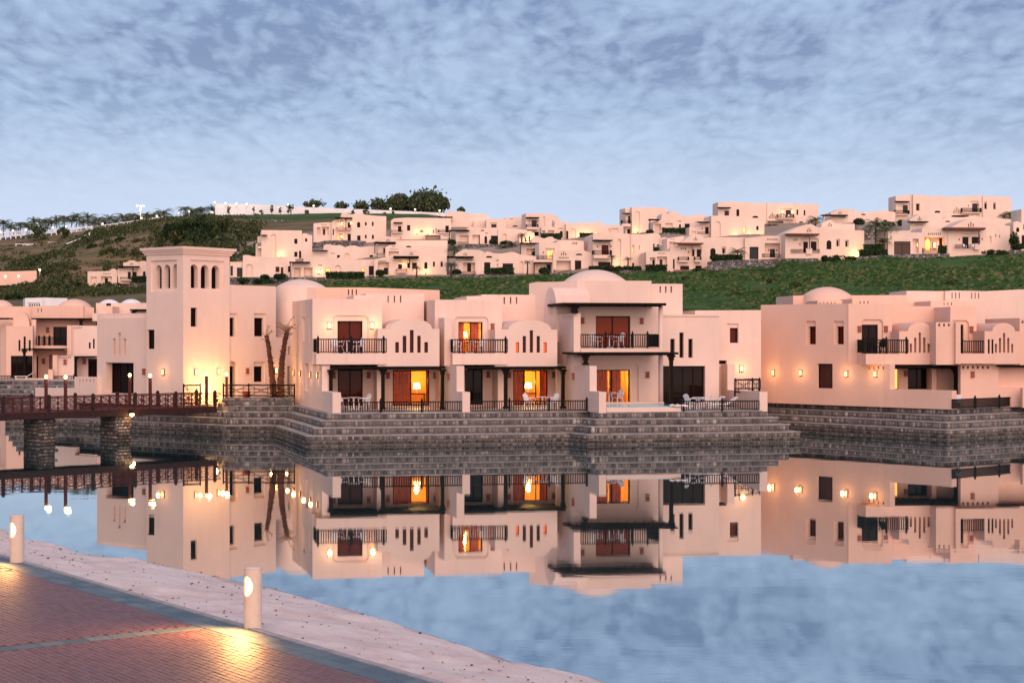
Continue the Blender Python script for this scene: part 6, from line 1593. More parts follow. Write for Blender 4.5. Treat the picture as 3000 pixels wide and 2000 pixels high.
H_ = [
 ('trimmed dark hedge in front of the long low villa with lit porch', 'B', 1110, 1467, 808, 856, 346, 0), ('clump of dark bushes under the low villa with two red windows', 'B', 620, 772, 820, 872, 343, 1),
 ('dark bush left of the red window villa clump', 'B', 505, 605, 828, 890, 342, 1), ('weedy bush behind the quay hall dome', 'B', 290, 420, 855, 912, 340, 1), ('low shrubs at the edge of the tower roofline', 'B', 420, 660, 868, 925, 338, 1), ('round bush beside the dark door of the lit porch villa', 'B', 1562, 1660, 783, 840, 346, 1),
 ('trimmed hedge before the dark glazed doors above the middle lawn', 'C', 660, 1005, 965, 1032, 346, 0), ('white flowering bush beside the pergola post above the lawn', 'C', 282, 408, 978, 1040, 346, 1),
 ('round clipped bush in front of the carport above the lawn', 'C', 1278, 1418, 952, 1026, 345, 1), ('round bush at the wide window above the curved stone wall', 'C', 723, 818, 628, 694, 401, 1),
 ('dark shrubs beside the palms over the curved stone wall', 'C', 828, 1005, 648, 700, 400, 1), ('small bush at the pergola post over the curved stone wall', 'C', 238, 345, 634, 692, 401, 1),
 ('long dark hedge below the slim two storey villa', 'C', 1310, 1548, 568, 628, 418, 0), ('square trimmed hedge beside the warm lit wall', 'C', 1754, 1910, 565, 628, 416, 0),
 ('long low hedge under the tall villa behind the quay dome', 'C', 1862, 2465, 946, 992, 345, 0), ('dark bush beside the lit balcony door', 'C', 1214, 1292, 760, 820, 368, 1),
 ('hedge in front of the white low wing next to the twin garages', 'D', 358, 605, 928, 996, 342, 0), ('dark hedge in front of the peach villa wing', 'D', 340, 515, 728, 812, 384, 0),
 ('clipped hedge on the wall of the round gabled villa', 'D', 546, 808, 504, 560, 409, 0), ('hedge below the arched window over the tall grey wall', 'D', 1150, 1470, 812, 884, 343, 0), ('round bush at the corner of the tall grey wall', 'D', 1100, 1190, 805, 884, 342, 1),
 ('small bush by the thin pergola on the slope, right half', 'D', 370, 448, 520, 562, 410, 1), ('dark bush under the garages beside the tall grey wall', 'D', 880, 1062, 960, 1022, 340, 1), ('bush at the porch of the flat roofed skyline villa', 'D', 1890, 1968, 484, 522, 440, 1),
 ('clipped hedge in front of the two tall palms', 'E', 458, 782, 755, 826, 343, 0), ('taller hedge behind the clipped one by the palms', 'E', 508, 742, 694, 770, 346, 0), ('low flowering bed below the lamp-washed wall', 'E', 10, 432, 812, 896, 340, 1),
 ('trimmed bush block beside the glowing doorway', 'E', 1364, 1458, 710, 794, 344, 0), ('sprawling plants below the side wall at the frame edge', 'E', 1840, 2185, 752, 812, 342, 1), ('leafy climber against the last villa', 'E', 2170, 2300, 535, 755, 347, 1), ('bush below the leafy climber', 'E', 2225, 2335, 678, 755, 345, 1),
 ('dark bushes under the large skyline villa', 'E', 880, 1042, 398, 480, 425, 1), ('row of dark bushes left of the large skyline villa', 'E', 715, 885, 430, 486, 425, 1), ('bush near the thin canopy on the skyline', 'E', 390, 525, 385, 460, 430, 1),
 ('hedge in front of the lone villa left of the tower', 'A', 1210, 1345, 845, 886, 474, 0), ('round shrub in front of the lone villa, beside two thin trunks', 'A', 955, 1035, 890, 965, 472, 1), ('round shrub before the porch of the lone villa', 'A', 880, 950, 905, 972, 472, 1),
 ('dark hedge left of the lone villa', 'A', 605, 800, 890, 938, 476, 1)]
for lb, zm, a, b, c, d_, Y, rnd in H_:
    k = 1 if Y < 430 else 1
    hedge(lb, zm, a, b, c, d_, Y, round_=bool(rnd), name='bush' if rnd else 'hedge', mat='leaf', s=.30)
hedge('pink flowering bush at the garage of the villa with red pergola', 'D', 655, 810, 975, 1035, 341, mat='flower', name='bush', round_=True, dens=.25)

# palms
def palm_proto(seed, n=32, L=2.6, droop=1.0, thin=False):
    r = random.Random(seed); mb = MB()
    for i in range(n):
        az = 2 * pi * i / n + r.uniform(-.2, .2); el = r.uniform(.15, 1.25); ln = L * r.uniform(.8, 1.1)
        pts = []; p = Vector((0, 0, 0)); e = el
        for k in range(8):
            dirv = Vector((cos(az) * cos(e), sin(az) * cos(e), sin(e))); pts.append(p.copy()); p = p + dirv * ln / 7; e -= droop * .26 * r.uniform(.8, 1.2)
        side = Vector((-sin(az), cos(az), 0))
        for k in range(7):
            a, b = pts[k], pts[k + 1]; w = ln * .15 * (1 - abs(k - 2.5) / 6.5)
            mid = (a + b) / 2
            for sg in (-1, 1):
                for q in (0, .5):
                    s0 = a.lerp(b, q); s1 = a.lerp(b, q + .42); tip = s0.lerp(s1, 1.3) + side * sg * w * r.uniform(.8, 1.2) + (b - a) * .5 - Vector((0, 0, w * .45))
                    kk = len(mb.v); mb.v += [tuple(s0), tuple(s1), tuple(tip)]; mb.f.append((kk, kk + 1, kk + 2)); mb.m.append(0)
    return mb
PALM = {}
def palm(label, zm, x, y_top, y_base, Y, kind=0, group='palms on the slope', mat='leaf_palm', spread=None):
    ox, oy, k = House.ZM[zm]; px = ox + x / k
    X = (px - 1500) / FOC * Y; zb = EYE - (oy + y_base / k - HZ) / FOC * Y; zt = EYE - (oy + y_top / k - HZ) / FOC * Y
    H = zt - zb; R = spread or min(2.8, H * .5)
    root = thing('palm_tree', label, 'palm', (X, Y, zb), group)
    th = max(.3, H - R * .62)
    t = MB(); t.tube([(X, Y, zb - 1.5), (X, Y, zb), (X + .08, Y, zb + th * .6), (X + .05, Y, zb + th)], [.2, .18, .14, .15], 8); t.build('trunk', 'bark', root)
    if (kind, mat) not in PALM: PALM[(kind, mat)] = palm_proto(kind + 3, droop=.9 + .15 * kind).mesh('crown', mat)
    c = bpy.data.objects.new('crown', PALM[(kind, mat)]); COL.objects.link(c); c.parent = root
    c.location = (.05, 0, th); c.scale = (R / 2.3,) * 3; c.rotation_euler = (0, 0, RL.uniform(0, 6.28))
for i, (lb, zm, x, yt, yb, Y, sp) in enumerate((
  ('dark fan palm beside the flowering bush and pergola post', 'C', 278, 885, 1005, 345, 1.3), ('palm with a lamp at its foot beside the carport above the lawn', 'C', 1155, 862, 1040, 344.5, 1.0), ('thin palm in front of the canopied balcony villa', 'C', 2122, 800, 955, 344.5, 1.1), ('thin palm beside the full height blind arch', 'C', 2310, 825, 950, 344.5, 1.1),
  ('pale bushy palm left of the curved stone wall', 'C', 300, 670, 800, 395, 2.2), ('pale bushy palm on the curved stone wall', 'C', 880, 668, 792, 394, 2.3), ('taller pale palm right of the curved stone wall', 'C', 978, 635, 785, 394, 2.2), ('small palm against the lamp-lit annex', 'C', 1092, 545, 660, 396, 1.4), ('palm peeping over the pergola beside the rounded gable', 'C', 1262, 712, 800, 370, 1.6),
  ('bushy fan palm before the arched window over the tall grey wall', 'D', 1412, 712, 862, 343, 2.2), ('palm lit from below beside the flat roofed skyline villa', 'D', 2310, 345, 470, 430, 2.4), ('palm in the porch of the flat roofed skyline villa', 'D', 1795, 428, 525, 438, 2.4), ('second palm at the flat roofed villa corner', 'D', 2265, 385, 470, 434, 1.8),
  ('tallest palm beside the clipped hedge, right half', 'E', 645, 358, 755, 350, 3.6), ('second tall palm leaning beside the tallest one', 'E', 752, 430, 770, 348, 3.2), ('short palm below the second tall palm', 'E', 730, 590, 760, 346, 2.2), ('thin palm peeping over the lamp-washed villa', 'E', 345, 465, 530, 365, 2.2),
  ('flood lit palm right of the large skyline villa', 'E', 2190, 285, 410, 436, 3.0), ('flood lit palm at the frame edge on the skyline', 'E', 2275, 300, 420, 430, 2.6), ('flood lit small palm beside the large skyline villa', 'E', 2120, 320, 410, 434, 2.0),
  ('dark palm beside the deep pergola left of the lawn', 'B', 2262, 702, 790, 345, 1.8), ('small palm in front of the timber canopy villa', 'B', 1945, 740, 835, 345, 1.2), ('pale bushy palm in the middle row beside the curved wall', 'B', 2290, 560, 640, 384, 2.0))):
    palm(lb, zm, x, yt, yb, Y, i % 3, spread=sp)
for i, (x, yt, yb) in enumerate(((30, 305, 450), (95, 335, 445), (185, 325, 432), (255, 330, 425), (312, 285, 415), (415, 292, 405), (470, 300, 400), (520, 270, 400), (592, 265, 398), (655, 275, 395), (702, 246, 392), (760, 290, 390), (806, 248, 388), (862, 295, 380), (902, 275, 378), (958, 300, 372), (1006, 258, 372), (1068, 290, 362), (1130, 250, 356), (1180, 280, 350), (1218, 244, 345), (1262, 280, 340), (1342, 240, 330), (1392, 240, 322), (1460, 245, 315), (1502, 205, 312), (1702, 182, 298), (1755, 215, 296), (1800, 195, 292), (1845, 185, 290), (1952, 178, 282))):
    palm('date palm along the ridge fence, ' + ORD[i] + ' from the left end of the row', 'A', x, yt, yb, 628 + 9 * (i % 3), i % 3, 'palms along the ridge', spread=4.6 if i % 2 else 4.0)

def hit(px, py):                       # depth at which a line of sight meets the slope
    for Y in range(340, 640, 3):
        if EYE + (HZ - py) / FOC * Y <= ground_z(px, Y): return Y
    return 600
# scrub on the dry hill
sb = MB(); r = random.Random(21); cnt = 0
while cnt < 1500:
    px = r.uniform(-250, 760); Y = r.uniform(385, 598)
    if ground_z(px, Y) > 42 and px > 480: continue
    p = on_hill(px, Y); pr = HZ - (p[2] - EYE) / Y * FOC
    if noise.noise(Vector((px * .012, Y * .03, 0))) < -.25: continue
    if (30 < px < 215 and Y > 562) or Y > 592 or (220 < px < 450 and 462 < Y < 492): continue
    R = r.choice((.6, .8, 1.1, 1.5, 2.1)) * (1.0 if px < 470 else 1.3)
    cloud(sb, (p[0], p[1], p[2] + R * .3), (R, R, R * .62), int(26 * R), .5, r); cnt += 1
for _ in range(5200):
    px = r.uniform(-250, 760); Y = r.uniform(385, 606); p = on_hill(px, Y)
    if noise.noise(Vector((p[0] * .09, Y * .07, 3))) < -.1: continue
    for q in range(4): leaf(sb, (p[0] + r.uniform(-.9, .9), p[1] + r.uniform(-.5, .5), p[2] + r.uniform(.0, .35)), r.uniform(.35, .7), r)
o = sb.build('scrub', 'leaf_dry'); tag(o, 'dry green scrub covering the left hill', 'scrub', kind='stuff')
# dense thicket above the tower and single larger shrubs
for i, (x, y, w, hh, Y, lb) in enumerate(((1560, 420, 190, 200, 520, 'dark thicket shrub at the left end of the mass above the tower'), (1720, 400, 230, 220, 522, 'dense shrub in the thicket above the tower cornice'), (1880, 400, 240, 230, 524, 'tall dense shrub in the middle of the thicket above the tower'), (2040, 410, 230, 210, 522, 'broad shrub in the thicket beside the stone apron'), (2160, 440, 180, 180, 518, 'grey green shrub at the right end of the thicket'), (1640, 490, 240, 130, 500, 'low shrub at the thicket foot, left'), (1850, 500, 300, 130, 498, 'low shrub at the thicket foot, middle'), (2080, 510, 260, 130, 500, 'low shrub at the thicket foot, right'), (1270, 540, 150, 130, 495, 'round dark shrub alone on the scrub hill left of the tower'), (1110, 530, 140, 100, 505, 'flat dark shrub on the scrub hill, second from the tower'), (980, 545, 150, 110, 510, 'flat dark shrub on the scrub hill, third from the tower'), (1000, 640, 230, 130, 470, 'wide dark shrub above the lone villa'), (850, 580, 130, 90, 500, 'small flat shrub on the scrub hill'), (1340, 420, 140, 60, 540, 'flat bright shrub below the ridge fence end'), (1170, 430, 120, 50, 545, 'flat bright shrub below the ridge fence'), (130, 1060, 220, 110, 420, 'dark shrub at the foot of the scrub hill by the frame edge'), (330, 430, 300, 150, 590, 'wide thorny tree over the white lodge'), (580, 440, 140, 120, 588, 'thorny tree beside the driveway'), (330, 740, 160, 80, 490, 'low bush near the wall lamp on the scrub hill'))):
    ox, oy, k = House.ZM['A']; H = hh
    if i < 8:
        Y = hit(ox + x / k, oy + (y + H / 2) / k) + 2
    elif 'thorny' not in lb:
        Y = hit(ox + x / k, oy + y / k); H = w * .5
    tree_at('shrub', lb, 'A', x - w / 2, x + w / 2, y - H / 2, y + H / 2 + 10, Y, ('leaf', 'leaf_grey', 'leaf_dry')[(i * 7) % 3] if i > 4 else ('leaf', 'leaf', 'leaf', 'leaf_dry', 'leaf_grey')[i], .7 if 'thorny' in lb else 2.2, 16, 'shrub', 'shrubs on the left hill', .6, trunk=False)

# grass on the lawn slope
gr = MB(); r = random.Random(3)
for _ in range(42000):
    px = r.uniform(850, 3080); Y = r.uniform(235, 341)
    if r.random() < .78: Y = min(341, 235 + round((Y - 235) / 4.4) * 4.4 + r.gauss(0, .5) + 1.5 * noise.noise(Vector((px * .004, Y * .05, 7))))
    q = on_hill(px, Y); d_ = noise.noise(Vector((q[0] * .10, Y * .22, 0)))
    if d_ < -.22: continue
    s = r.uniform(.26, .62) * (1.35 if d_ > .2 else 1); a = r.uniform(-.6, .6); k = len(gr.v); z = q[2] - .1
    gr.v += [(q[0] - s * cos(a), Y - s * sin(a), z), (q[0] + s * cos(a), Y + s * sin(a), z), (q[0] + s * .3 + r.uniform(-.2, .2), Y, z + s * r.uniform(.6, 1.1)), (q[0] - s * .4 + r.uniform(-.2, .2), Y, z + s * r.uniform(.5, .9))]
    gr.f.append((k, k + 1, k + 2, k + 3)); gr.m.append(0)
o = gr.build('grass', 'grass'); tag(o, 'tufted green lawn grass on the slope behind the villas', 'grass', kind='stuff')
for i, (x, y, w) in enumerate(((2155, 872, 30), (2330, 845, 36), (2790, 838, 40), (2010, 818, 22), (2260, 830, 30))):
    Y = 268
    px = x; X = (px - 1500) / FOC * Y; z = ground_z(px, Y)
    for YY in range(225, 342, 2):
        if EYE + (HZ - y) / FOC * YY <= ground_z(px, YY): Y = YY; break
    X, _, z = on_hill(px, Y); R = w / FOC * Y / 2
    mb = MB(); cloud(mb, (X, Y, z + R * .3), (R, R, R * .6), 170, .28, RL)
    o = mb.build('bush', 'leaf_dry', None, org=(X, Y, z)); tag(o, ('dark bush low on the lawn beside the quay villa roof', 'faint bush in the middle of the lawn', 'dry bush on the lawn below the glowing doorway villa', 'small bush high on the lawn by the quay dome', 'dry bush below the tall grey wall')[i], 'bush')

# ------------------------------------------------------------------ ridge fence, lamps, lodge
ox, oy, k = House.ZM['A']
fl = [(-40, 446), (120, 432), (362, 416), (483, 410), (620, 400), (760, 390), (900, 381), (1010, 366), (1120, 350), (1230, 335), (1340, 318), (1498, 294)]
root = thing('ridge_fence', 'white railed fence climbing along the ridge road', 'fence', at(ox + 40 / k, oy + 480 / k, 600))
pts = []
for i in range(34):
    x = -40 + 1538 * i / 33; px = ox + x / k; y = lerp_list(fl, x); pts.append(at(px, oy + y / k, 600))
for i, p in enumerate(pts):
    mb = MB(); mb.box(p[0] - .17, p[0] + .17, 599.8, 600.2, p[2] - 2.6, p[2] + .1); mb.build('post', 'plaster_white', root)
mb = MB()
for a, b in zip(pts, pts[1:]):
    for dz, th in ((-.12, .26), (-1.45, .22)):
        mb.hexa([(a[0], 599.95, a[2] + dz - th / 2), (b[0], 599.95, b[2] + dz - th / 2), (b[0], 600.05, b[2] + dz - th / 2), (a[0], 600.05, a[2] + dz - th / 2), (a[0], 599.95, a[2] + dz + th / 2), (b[0], 599.95, b[2] + dz + th / 2), (b[0], 600.05, b[2] + dz + th / 2), (a[0], 600.05, a[2] + dz + th / 2)])
    for q in (.33, .66):
        c = [a[i] + (b[i] - a[i]) * q for i in range(3)]; mb.box(c[0] - .05, c[0] + .05, 599.97, 600.03, c[2] - 1.4, c[2] - .15)
mb.build('rails', 'plaster_white', root)
def globe(label, zm, x, y, Y, r=.34, mat='lamp_white', post=1.0, power=0, group='globe lamps along the ridge'):
    ox, oy, k = House.ZM[zm]; p = at(ox + x / k, oy + y / k, Y)
    root = thing('globe_lamp', label, 'lamp', (p[0], p[1], p[2] - post), group)
    mb = MB(); mb.tube([(p[0], p[1], p[2] - post - .6), (p[0], p[1], p[2] - r * .8)], .07, 6); mb.build('post', 'steel_grey', root)
    mb = MB(); mb.lathe(p, [(r * sin(pi * i / 8) if 0 < i < 8 else .001, -r * cos(pi * i / 8)) for i in range(9)], 12); mb.build('globe', mat, root, smooth=True)
    if power: lamp('globe_light', (p[0], p[1] - r - .3, p[2]), power, (1.0, .85, .55), root, .3)
for i, (x, y) in enumerate(((5, 438), (120, 425), (240, 418), (362, 408), (483, 397), (608, 388), (942, 362), (1300, 310), (1440, 292))):
    globe('glowing white globe lamp on the ridge fence, ' + ORD[i] + ' from its lower end', 'A', x, y, 598, .32, power=25 if x > 900 else 0)
for i, (x, y) in enumerate(((1640, 263), (1738, 250), (1950, 258))): globe('glowing globe lamp between the ridge fence and the white wall, ' + ('nearest the fence', 'the middle one', 'nearest the wall')[i], 'A', x, y, 590, .28)
for i, (x, y) in enumerate(((92, 165), (190, 175), (290, 178), (385, 182), (763, 190), (1000, 198), (1707, 225), (1932, 232), (2157, 242))):
    globe('glowing globe lamp on the long white boundary wall, ' + ORD[i] + ' from its left end', 'B', x, y, 574, .32, power=30)
for i, (x, y) in enumerate(((50, 845), (172, 842), (365, 785))): globe('small lit lamp at the pink boundary wall, ' + ('nearest the frame edge', 'the middle one', 'at its upper end')[i], 'A', x, y, 466, .3, 'lamp_soft', power=60)
p = at(1290 / k, oy + 300 / k, 615); zt = EYE - (oy + 196 / k - HZ) / FOC * 615
root = thing('street_lamp', 'tall twin headed street lamp glowing over the ridge palms', 'street lamp', p)
mb = MB(); mb.tube([(p[0], p[1], p[2] - 2), (p[0], p[1], zt)], [.16, .1], 8); mb.bar((p[0] - 1.3, p[1], zt), (p[0] + 1.3, p[1], zt), .12); mb.build('pole', 'steel_grey', root)
for s in (-1, 1):
    mb = MB(); mb.lathe((p[0] + s * 1.2, p[1], zt - .25), [(.34, 0), (.38, .14), (.14, .28), (0, .32)], 10); mb.build('head', 'lamp_warm', root)
lamp('street_light', (p[0], p[1] - 1, zt - .8), 2500, (1.0, .55, .22), root, .5)
h = House('white single storey lodge under thorn trees on the far left hill', 'A', 140, 585, -6, 628, 'plaster_white', None, 'lodge', 'building')
h.wall(140, 440, [(140, 545), (440, 548)], 632, 6, ops=[('w', 152, 208, 552, 612), ('w', 212, 240, 556, 600), ('w', 286, 326, 552, 602), ('w', 345, 366, 550, 606), ('w', 392, 424, 550, 600)])
h.wall(438, 620, [(438, 530), (620, 522)], 606, 5, off=.5, ops=[('w', 478, 502, 542, 582)])
rwall('white sloping driveway kerb wall beside the lodge', 'A', [(600, 545, 560), (720, 500, 530), (840, 432, 460)], 575, mat='plaster_white', name='boundary_wall')
# ================================================================== footbridge
BD = (.7071, .7071); BN = (.7071, -.7071); BO = (-20.9, 98.6); BW = 1.9
def BR(t, s, z): return (BO[0] + BD[0] * t + BN[0] * s, BO[1] + BD[1] * t + BN[1] * s, z)      # t along, s towards the near side
T0, T1, ZD, ZR = -17.5, 4.9, 1.80, 2.58
bridge = thing('footbridge', 'dark red timber footbridge with cross braced railings on stone piers', 'bridge', BR(-6, -.9, 0))
def bbox(mb, t0, t1, s0, s1, z0, z1): mb.hexa([BR(t0, s0, z0), BR(t1, s0, z0), BR(t1, s1, z0), BR(t0, s1, z0), BR(t0, s0, z1), BR(t1, s0, z1), BR(t1, s1, z1), BR(t0, s1, z1)])
rb = random.Random(4)
n = int((T1 - T0) / .165)
for i in range(n):
    mb = MB(); t = T0 + .165 * i; bbox(mb, t + .005, t + .16, -BW - .06, .06, ZD - .045, ZD + rb.uniform(-.004, .004)); mb.build('deck_plank', 'bridge_wood', bridge)
for s in (0.0, -BW):
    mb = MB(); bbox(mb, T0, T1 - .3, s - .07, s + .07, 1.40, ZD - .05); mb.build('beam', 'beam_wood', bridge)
step = .55; bays = 5; t = T0
for s in (0.0, -BW):
    k = 0
    while T0 + k * step * bays < T1 - .2:
        a = T0 + k * step * bays; b = min(a + step * bays, T1)
        mb = MB()
        for z, hh in ((ZR - .03, .06), ((ZD + ZR) / 2 + .02, .04), (ZD + .09, .05)): bbox(mb, a, b, s - .03, s + .03, z - hh / 2, z + hh / 2)
        m_ = int(round((b - a) / step))
        for i in range(m_):
            ta = a + (b - a) * i / m_; tb = a + (b - a) * (i + 1) / m_
            if i: bbox(mb, ta - .025, ta + .025, s - .028, s + .028, ZD, ZR - .05)
            zm_ = (ZD + ZR) / 2 + .02
            for za, zb_ in ((ZD + .11, zm_ - .02), (zm_ + .02, ZR - .06)):
                mb.bar(BR(ta, s, za), BR(tb, s, zb_), .028, .028); mb.bar(BR(ta, s + .004, zb_), BR(tb, s + .004, za), .028, .028)
        mb.build('rail_panel', 'bridge_wood', bridge)
        q = MB(); w = .075; bbox(q, a - w, a + w, s - w, s + w, ZD - .35, ZR + .09)
        q.lathe(BR(a, s, ZR + .09), [(.085, 0), (.09, .03), (.05, .06), (0, .08)], 8); q.build('post', 'beam_wood', bridge)
        k += 1
for tc in (-6.6, -1.75):
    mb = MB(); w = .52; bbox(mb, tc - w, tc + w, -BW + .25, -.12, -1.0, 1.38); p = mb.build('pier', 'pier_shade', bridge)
    near = [BR(tc - w, -.12, 0)[:2], BR(tc + w, -.12, 0)[:2]]; left = [BR(tc - w, -BW + .25, 0)[:2], BR(tc - w, -.12, 0)[:2]]
    lay_stones(bridge, [(near[0], near[1], .45, 1.36, .2, .2, 'stone' if tc > -3 else 'stone_wet_shade'), (near[0], near[1], -.12, .45, .2, .2, 'stone_wet_shade'), (left[0], left[1], .3, 1.36, .23, .24, 'stone_wet_shade'), (left[0], left[1], -.12, .3, .22, .24, 'stone_wet_shade')], 300)  # darker stones above the water paint in the shade under the deck
def lamp_post(px, Y, label, far):
    # stands on the deck edge; column found from the survey
    k = (px - 1500) / FOC; s = -BW + .02 if far else -.02
    t = (k * (BO[1] + BN[1] * s) - (BO[0] + BN[0] * s)) / (BD[0] - k * BD[1]); p = BR(t, s, ZD)
    root = thing('lamp_post', label, 'lamp post', p, 'lamp posts on the footbridge')
    mb = MB(); w = .07; bbox(mb, t - w, t + w, s - w, s + w, ZD - .02, 3.50); mb.build('post', 'bridge_wood', root)
    c = BR(t, s, 3.50); mb = MB(); mb.lathe(c, [(.10, 0), (.11, .03), (.06, .06)], 12); mb.build('collar', 'black_paint', root)
    mb = MB(); mb.lathe((c[0], c[1], c[2] + .06), [(.05, 0), (.08, .06), (.095, .12), (.085, .18), (.05, .22), (0, .24)], 14); mb.build('globe', 'lamp_warm', root, smooth=True)
    lamp('post_light', (c[0] + .22, c[1] - .22, c[2] + .22), 22, (1.0, .62, .28), root, .14)
for px, far, lb in ((135, True, 'lit lamp post on the far rail, first from the frame edge'), (192, False, 'lit lamp post on the near rail, first from the frame edge'), (380, True, 'lit lamp post on the far rail in front of the dark double door'), (440, False, 'lit lamp post on the near rail above the spotlit pier'), (605, True, 'lit lamp post on the far rail in the glow of the flood lamp')):
    lamp_post(px, 0, lb, far)
p = at(664, 1182, 104.4); p = (p[0], p[1], 1.76)
root = thing('lamp_post', 'lit lamp post at the bridge landing beside the lit doorway', 'lamp post', p, 'lamp posts on the footbridge')
mb = MB(); mb.box(p[0] - .07, p[0] + .07, p[1] - .07, p[1] + .07, 1.74, 3.45); mb.build('post', 'bridge_wood', root)
mb = MB(); mb.lathe((p[0], p[1], 3.45), [(.10, 0), (.11, .03), (.06, .06)], 12); mb.build('collar', 'black_paint', root)
mb = MB(); mb.lathe((p[0], p[1], 3.51), [(.05, 0), (.08, .06), (.095, .12), (.085, .18), (.05, .22), (0, .24)], 14); mb.build('globe', 'lamp_warm', root, smooth=True)
lamp('post_light', (p[0] + .1, p[1] - .3, 3.7), 18, (1.0, .62, .28), root, .14)
# spotlight fixed under the beam over the second pier
p = BR(-1.35, .16, 1.50)
root = thing('pier_spotlight', 'bright round spotlight under the bridge beam shining on the stone pier', 'spotlight', p)
mb = MB(); mb.lathe(p, [(.05, -.02), (.10, .0), (.11, .12), (.05, .16)], 12); mb.build('housing', 'black_paint', root)
mb = MB(); mb.lathe((p[0] + .03, p[1] - .03, p[2]), [(.001, -.14), (.10, -.09), (.13, -.02), (.12, .04)], 14); mb.build('lens', 'lamp_flood', root, smooth=True)
lamp('spot_light', (p[0] + .2, p[1] - .2, p[2] - .2), 22, (1.0, .52, .2), root, .06)

# ------------------------------------------------------------------ rustic pole fences and dead palms at the landing
def rustic(label, pts, zs, z1, Y):
    root = thing('pole_fence', label, 'fence', (*pts[0], zs)); r = random.Random(int(pts[0][0] * 100)); P = []
    for a in pts:
        mb = MB(); mb.tube([(a[0], a[1], zs - .25), (a[0] + r.uniform(-.02, .02), a[1], z1 + .14)], [.055, .045], 7); mb.build('post', 'dark_wood', root)
    for a, b in zip(pts, pts[1:]):
        L = sqrt((b[0] - a[0]) ** 2 + (b[1] - a[1]) ** 2)
        Pt = lambda t, z: (a[0] + (b[0] - a[0]) * t, a[1] + (b[1] - a[1]) * t, z + r.uniform(-.015, .015))
        for z, rad in ((z1 + .04, .042), (zs + .12, .04)):
            mb = MB(); mb.tube([Pt(i / 5, z) for i in range(6)], rad, 7); mb.build('pole', 'dark_wood', root)
        mb = MB()
        n = max(1, int(L / 1.1))
        for i in range(n):
            t0, t1 = i / n, (i + 1) / n
            for q0, q1 in (((t0 + .02, zs + .14), (t1 - .02, z1)), ((t0 + .02, z1), (t1 - .02, zs + .14))): mb.tube([Pt(*q0), Pt((q0[0] + q1[0]) / 2, (q0[1] + q1[1]) / 2), Pt(*q1)], .017, 6)
            e = .22 * (t1 - t0)
            for z in (zs + .34, z1 - .2): mb.tube([Pt(t0 + .01, z), Pt(t1 - .01, z)], .015, 6)
            for t in (t0 + e, t1 - e): mb.tube([Pt(t, zs + .14), Pt(t, z1)], .015, 6)
        mb.build('branches', 'dark_wood', root)
rustic('rustic pole fence with crossed branches around the dead palms', [xy(654, 104.5), xy(729, 104.45), xy(800, 104.47), xy(862, 104.5)], 2.2, 2.93, 0)
rustic('short rustic pole fence in the glow at the tower foot', [xy(538, 103.2), xy(587, 103.6)], 2.2 - .4, 2.95, 0)
rustic('rustic pole fence in the gap beside the salmon villa', [xy(2153, 100.6), xy(2204, 101.6), xy(2226, 102.0)], 2.55, 3.35, 0)
root = thing('clay_pot', 'dark red clay pot standing behind the pole fence', 'pot', (*xy(722, 104.95), 2.14))
c = ORG[root.name]
mb = MB(); mb.lathe(c, [(.16, 0), (.22, .08), (.25, .26), (.23, .36), (.26, .40), (.26, .44), (.20, .44), (.18, .40)], 18); mb.build('body', 'clay', root, smooth=True)
mb = MB(); mb.lathe((c[0], c[1], c[2] + .385), [(.185, 0), (.0, .03)], 16); mb.build('soil', 'mortar', root)
def dead_palm(label, line, Y, r0, nf):
    pts = [at(px, py, Y) for px, py in line]; root = thing('dead_palm', label, 'palm', (pts[0][0], Y, 2.13)); r = random.Random(int(line[0][0]))
    pts[0] = (pts[0][0], Y, 2.05)
    n = len(pts); mb = MB(); mb.tube(pts, [r0 * (1 - .55 * i / (n - 1)) for i in range(n)], 12); mb.build('trunk', 'bark', root, smooth=True)
    bt = MB()
    L = [Vector(p) for p in pts]
    for i in range(230):       # stubs of old frond bases
        f = r.random() * (n - 1.001); k = int(f); c = L[k].lerp(L[k + 1], f - k); rr = r0 * (1 - .55 * f / (n - 1)); a = r.uniform(0, 6.28)
        d = Vector((cos(a), sin(a), 0)); s = Vector((-sin(a), cos(a), 0)) * r.uniform(.03, .06)
        b0 = c + d * rr * .9; tip = c + d * (rr + r.uniform(.04, .10)) + Vector((0, 0, r.uniform(.08, .2)))
        k0 = len(bt.v); bt.v += [tuple(b0 - s), tuple(b0 + s), tuple(tip), tuple(b0 + Vector((0, 0, .07)))]; bt.f += [(k0, k0 + 1, k0 + 2), (k0 + 1, k0 + 3, k0 + 2), (k0 + 3, k0, k0 + 2)]; bt.m += [0] * 3
    bt.build('frond_stubs', 'bark', root)
    fr = MB(); top = L[-1]
    for i in range(nf):
        a = r.uniform(0, 6.28); e = r.uniform(1.0, 1.5); p = top - Vector((0, 0, r.uniform(0, .5))); q = [p]; ln = r.uniform(.5, 1.15)
        for k in range(5):
            p = p + Vector((cos(a) * cos(e), sin(a) * cos(e), sin(e))) * ln / 5; q.append(p); e -= r.uniform(.05, .42)
        fr.tube(q, [.016, .014, .012, .010, .008, .004], 4)
        for k in range(1, 5):
            for sg in (-1, 1):
                s = Vector((-sin(a), cos(a), -.6)) * sg * .14; k0 = len(fr.v); fr.v += [tuple(q[k]), tuple(q[k].lerp(q[k + 1], .4)), tuple(q[k + 1] + s)]; fr.f.append((k0, k0 + 1, k0 + 2)); fr.m.append(0)
    fr.build('dry_fronds', 'dead_frond', root)
dead_palm('shorter leaning trunk of a dead palm behind the pole fence', [(803, 1182), (799, 1120), (793, 1060), (786, 1012), (780, 985)], 105.5, .21, 5)
dead_palm('taller dead palm trunk with a tuft of dry fronds', [(824, 1182), (822, 1120), (826, 1060), (833, 1010), (842, 970)], 105.4, .23, 26)
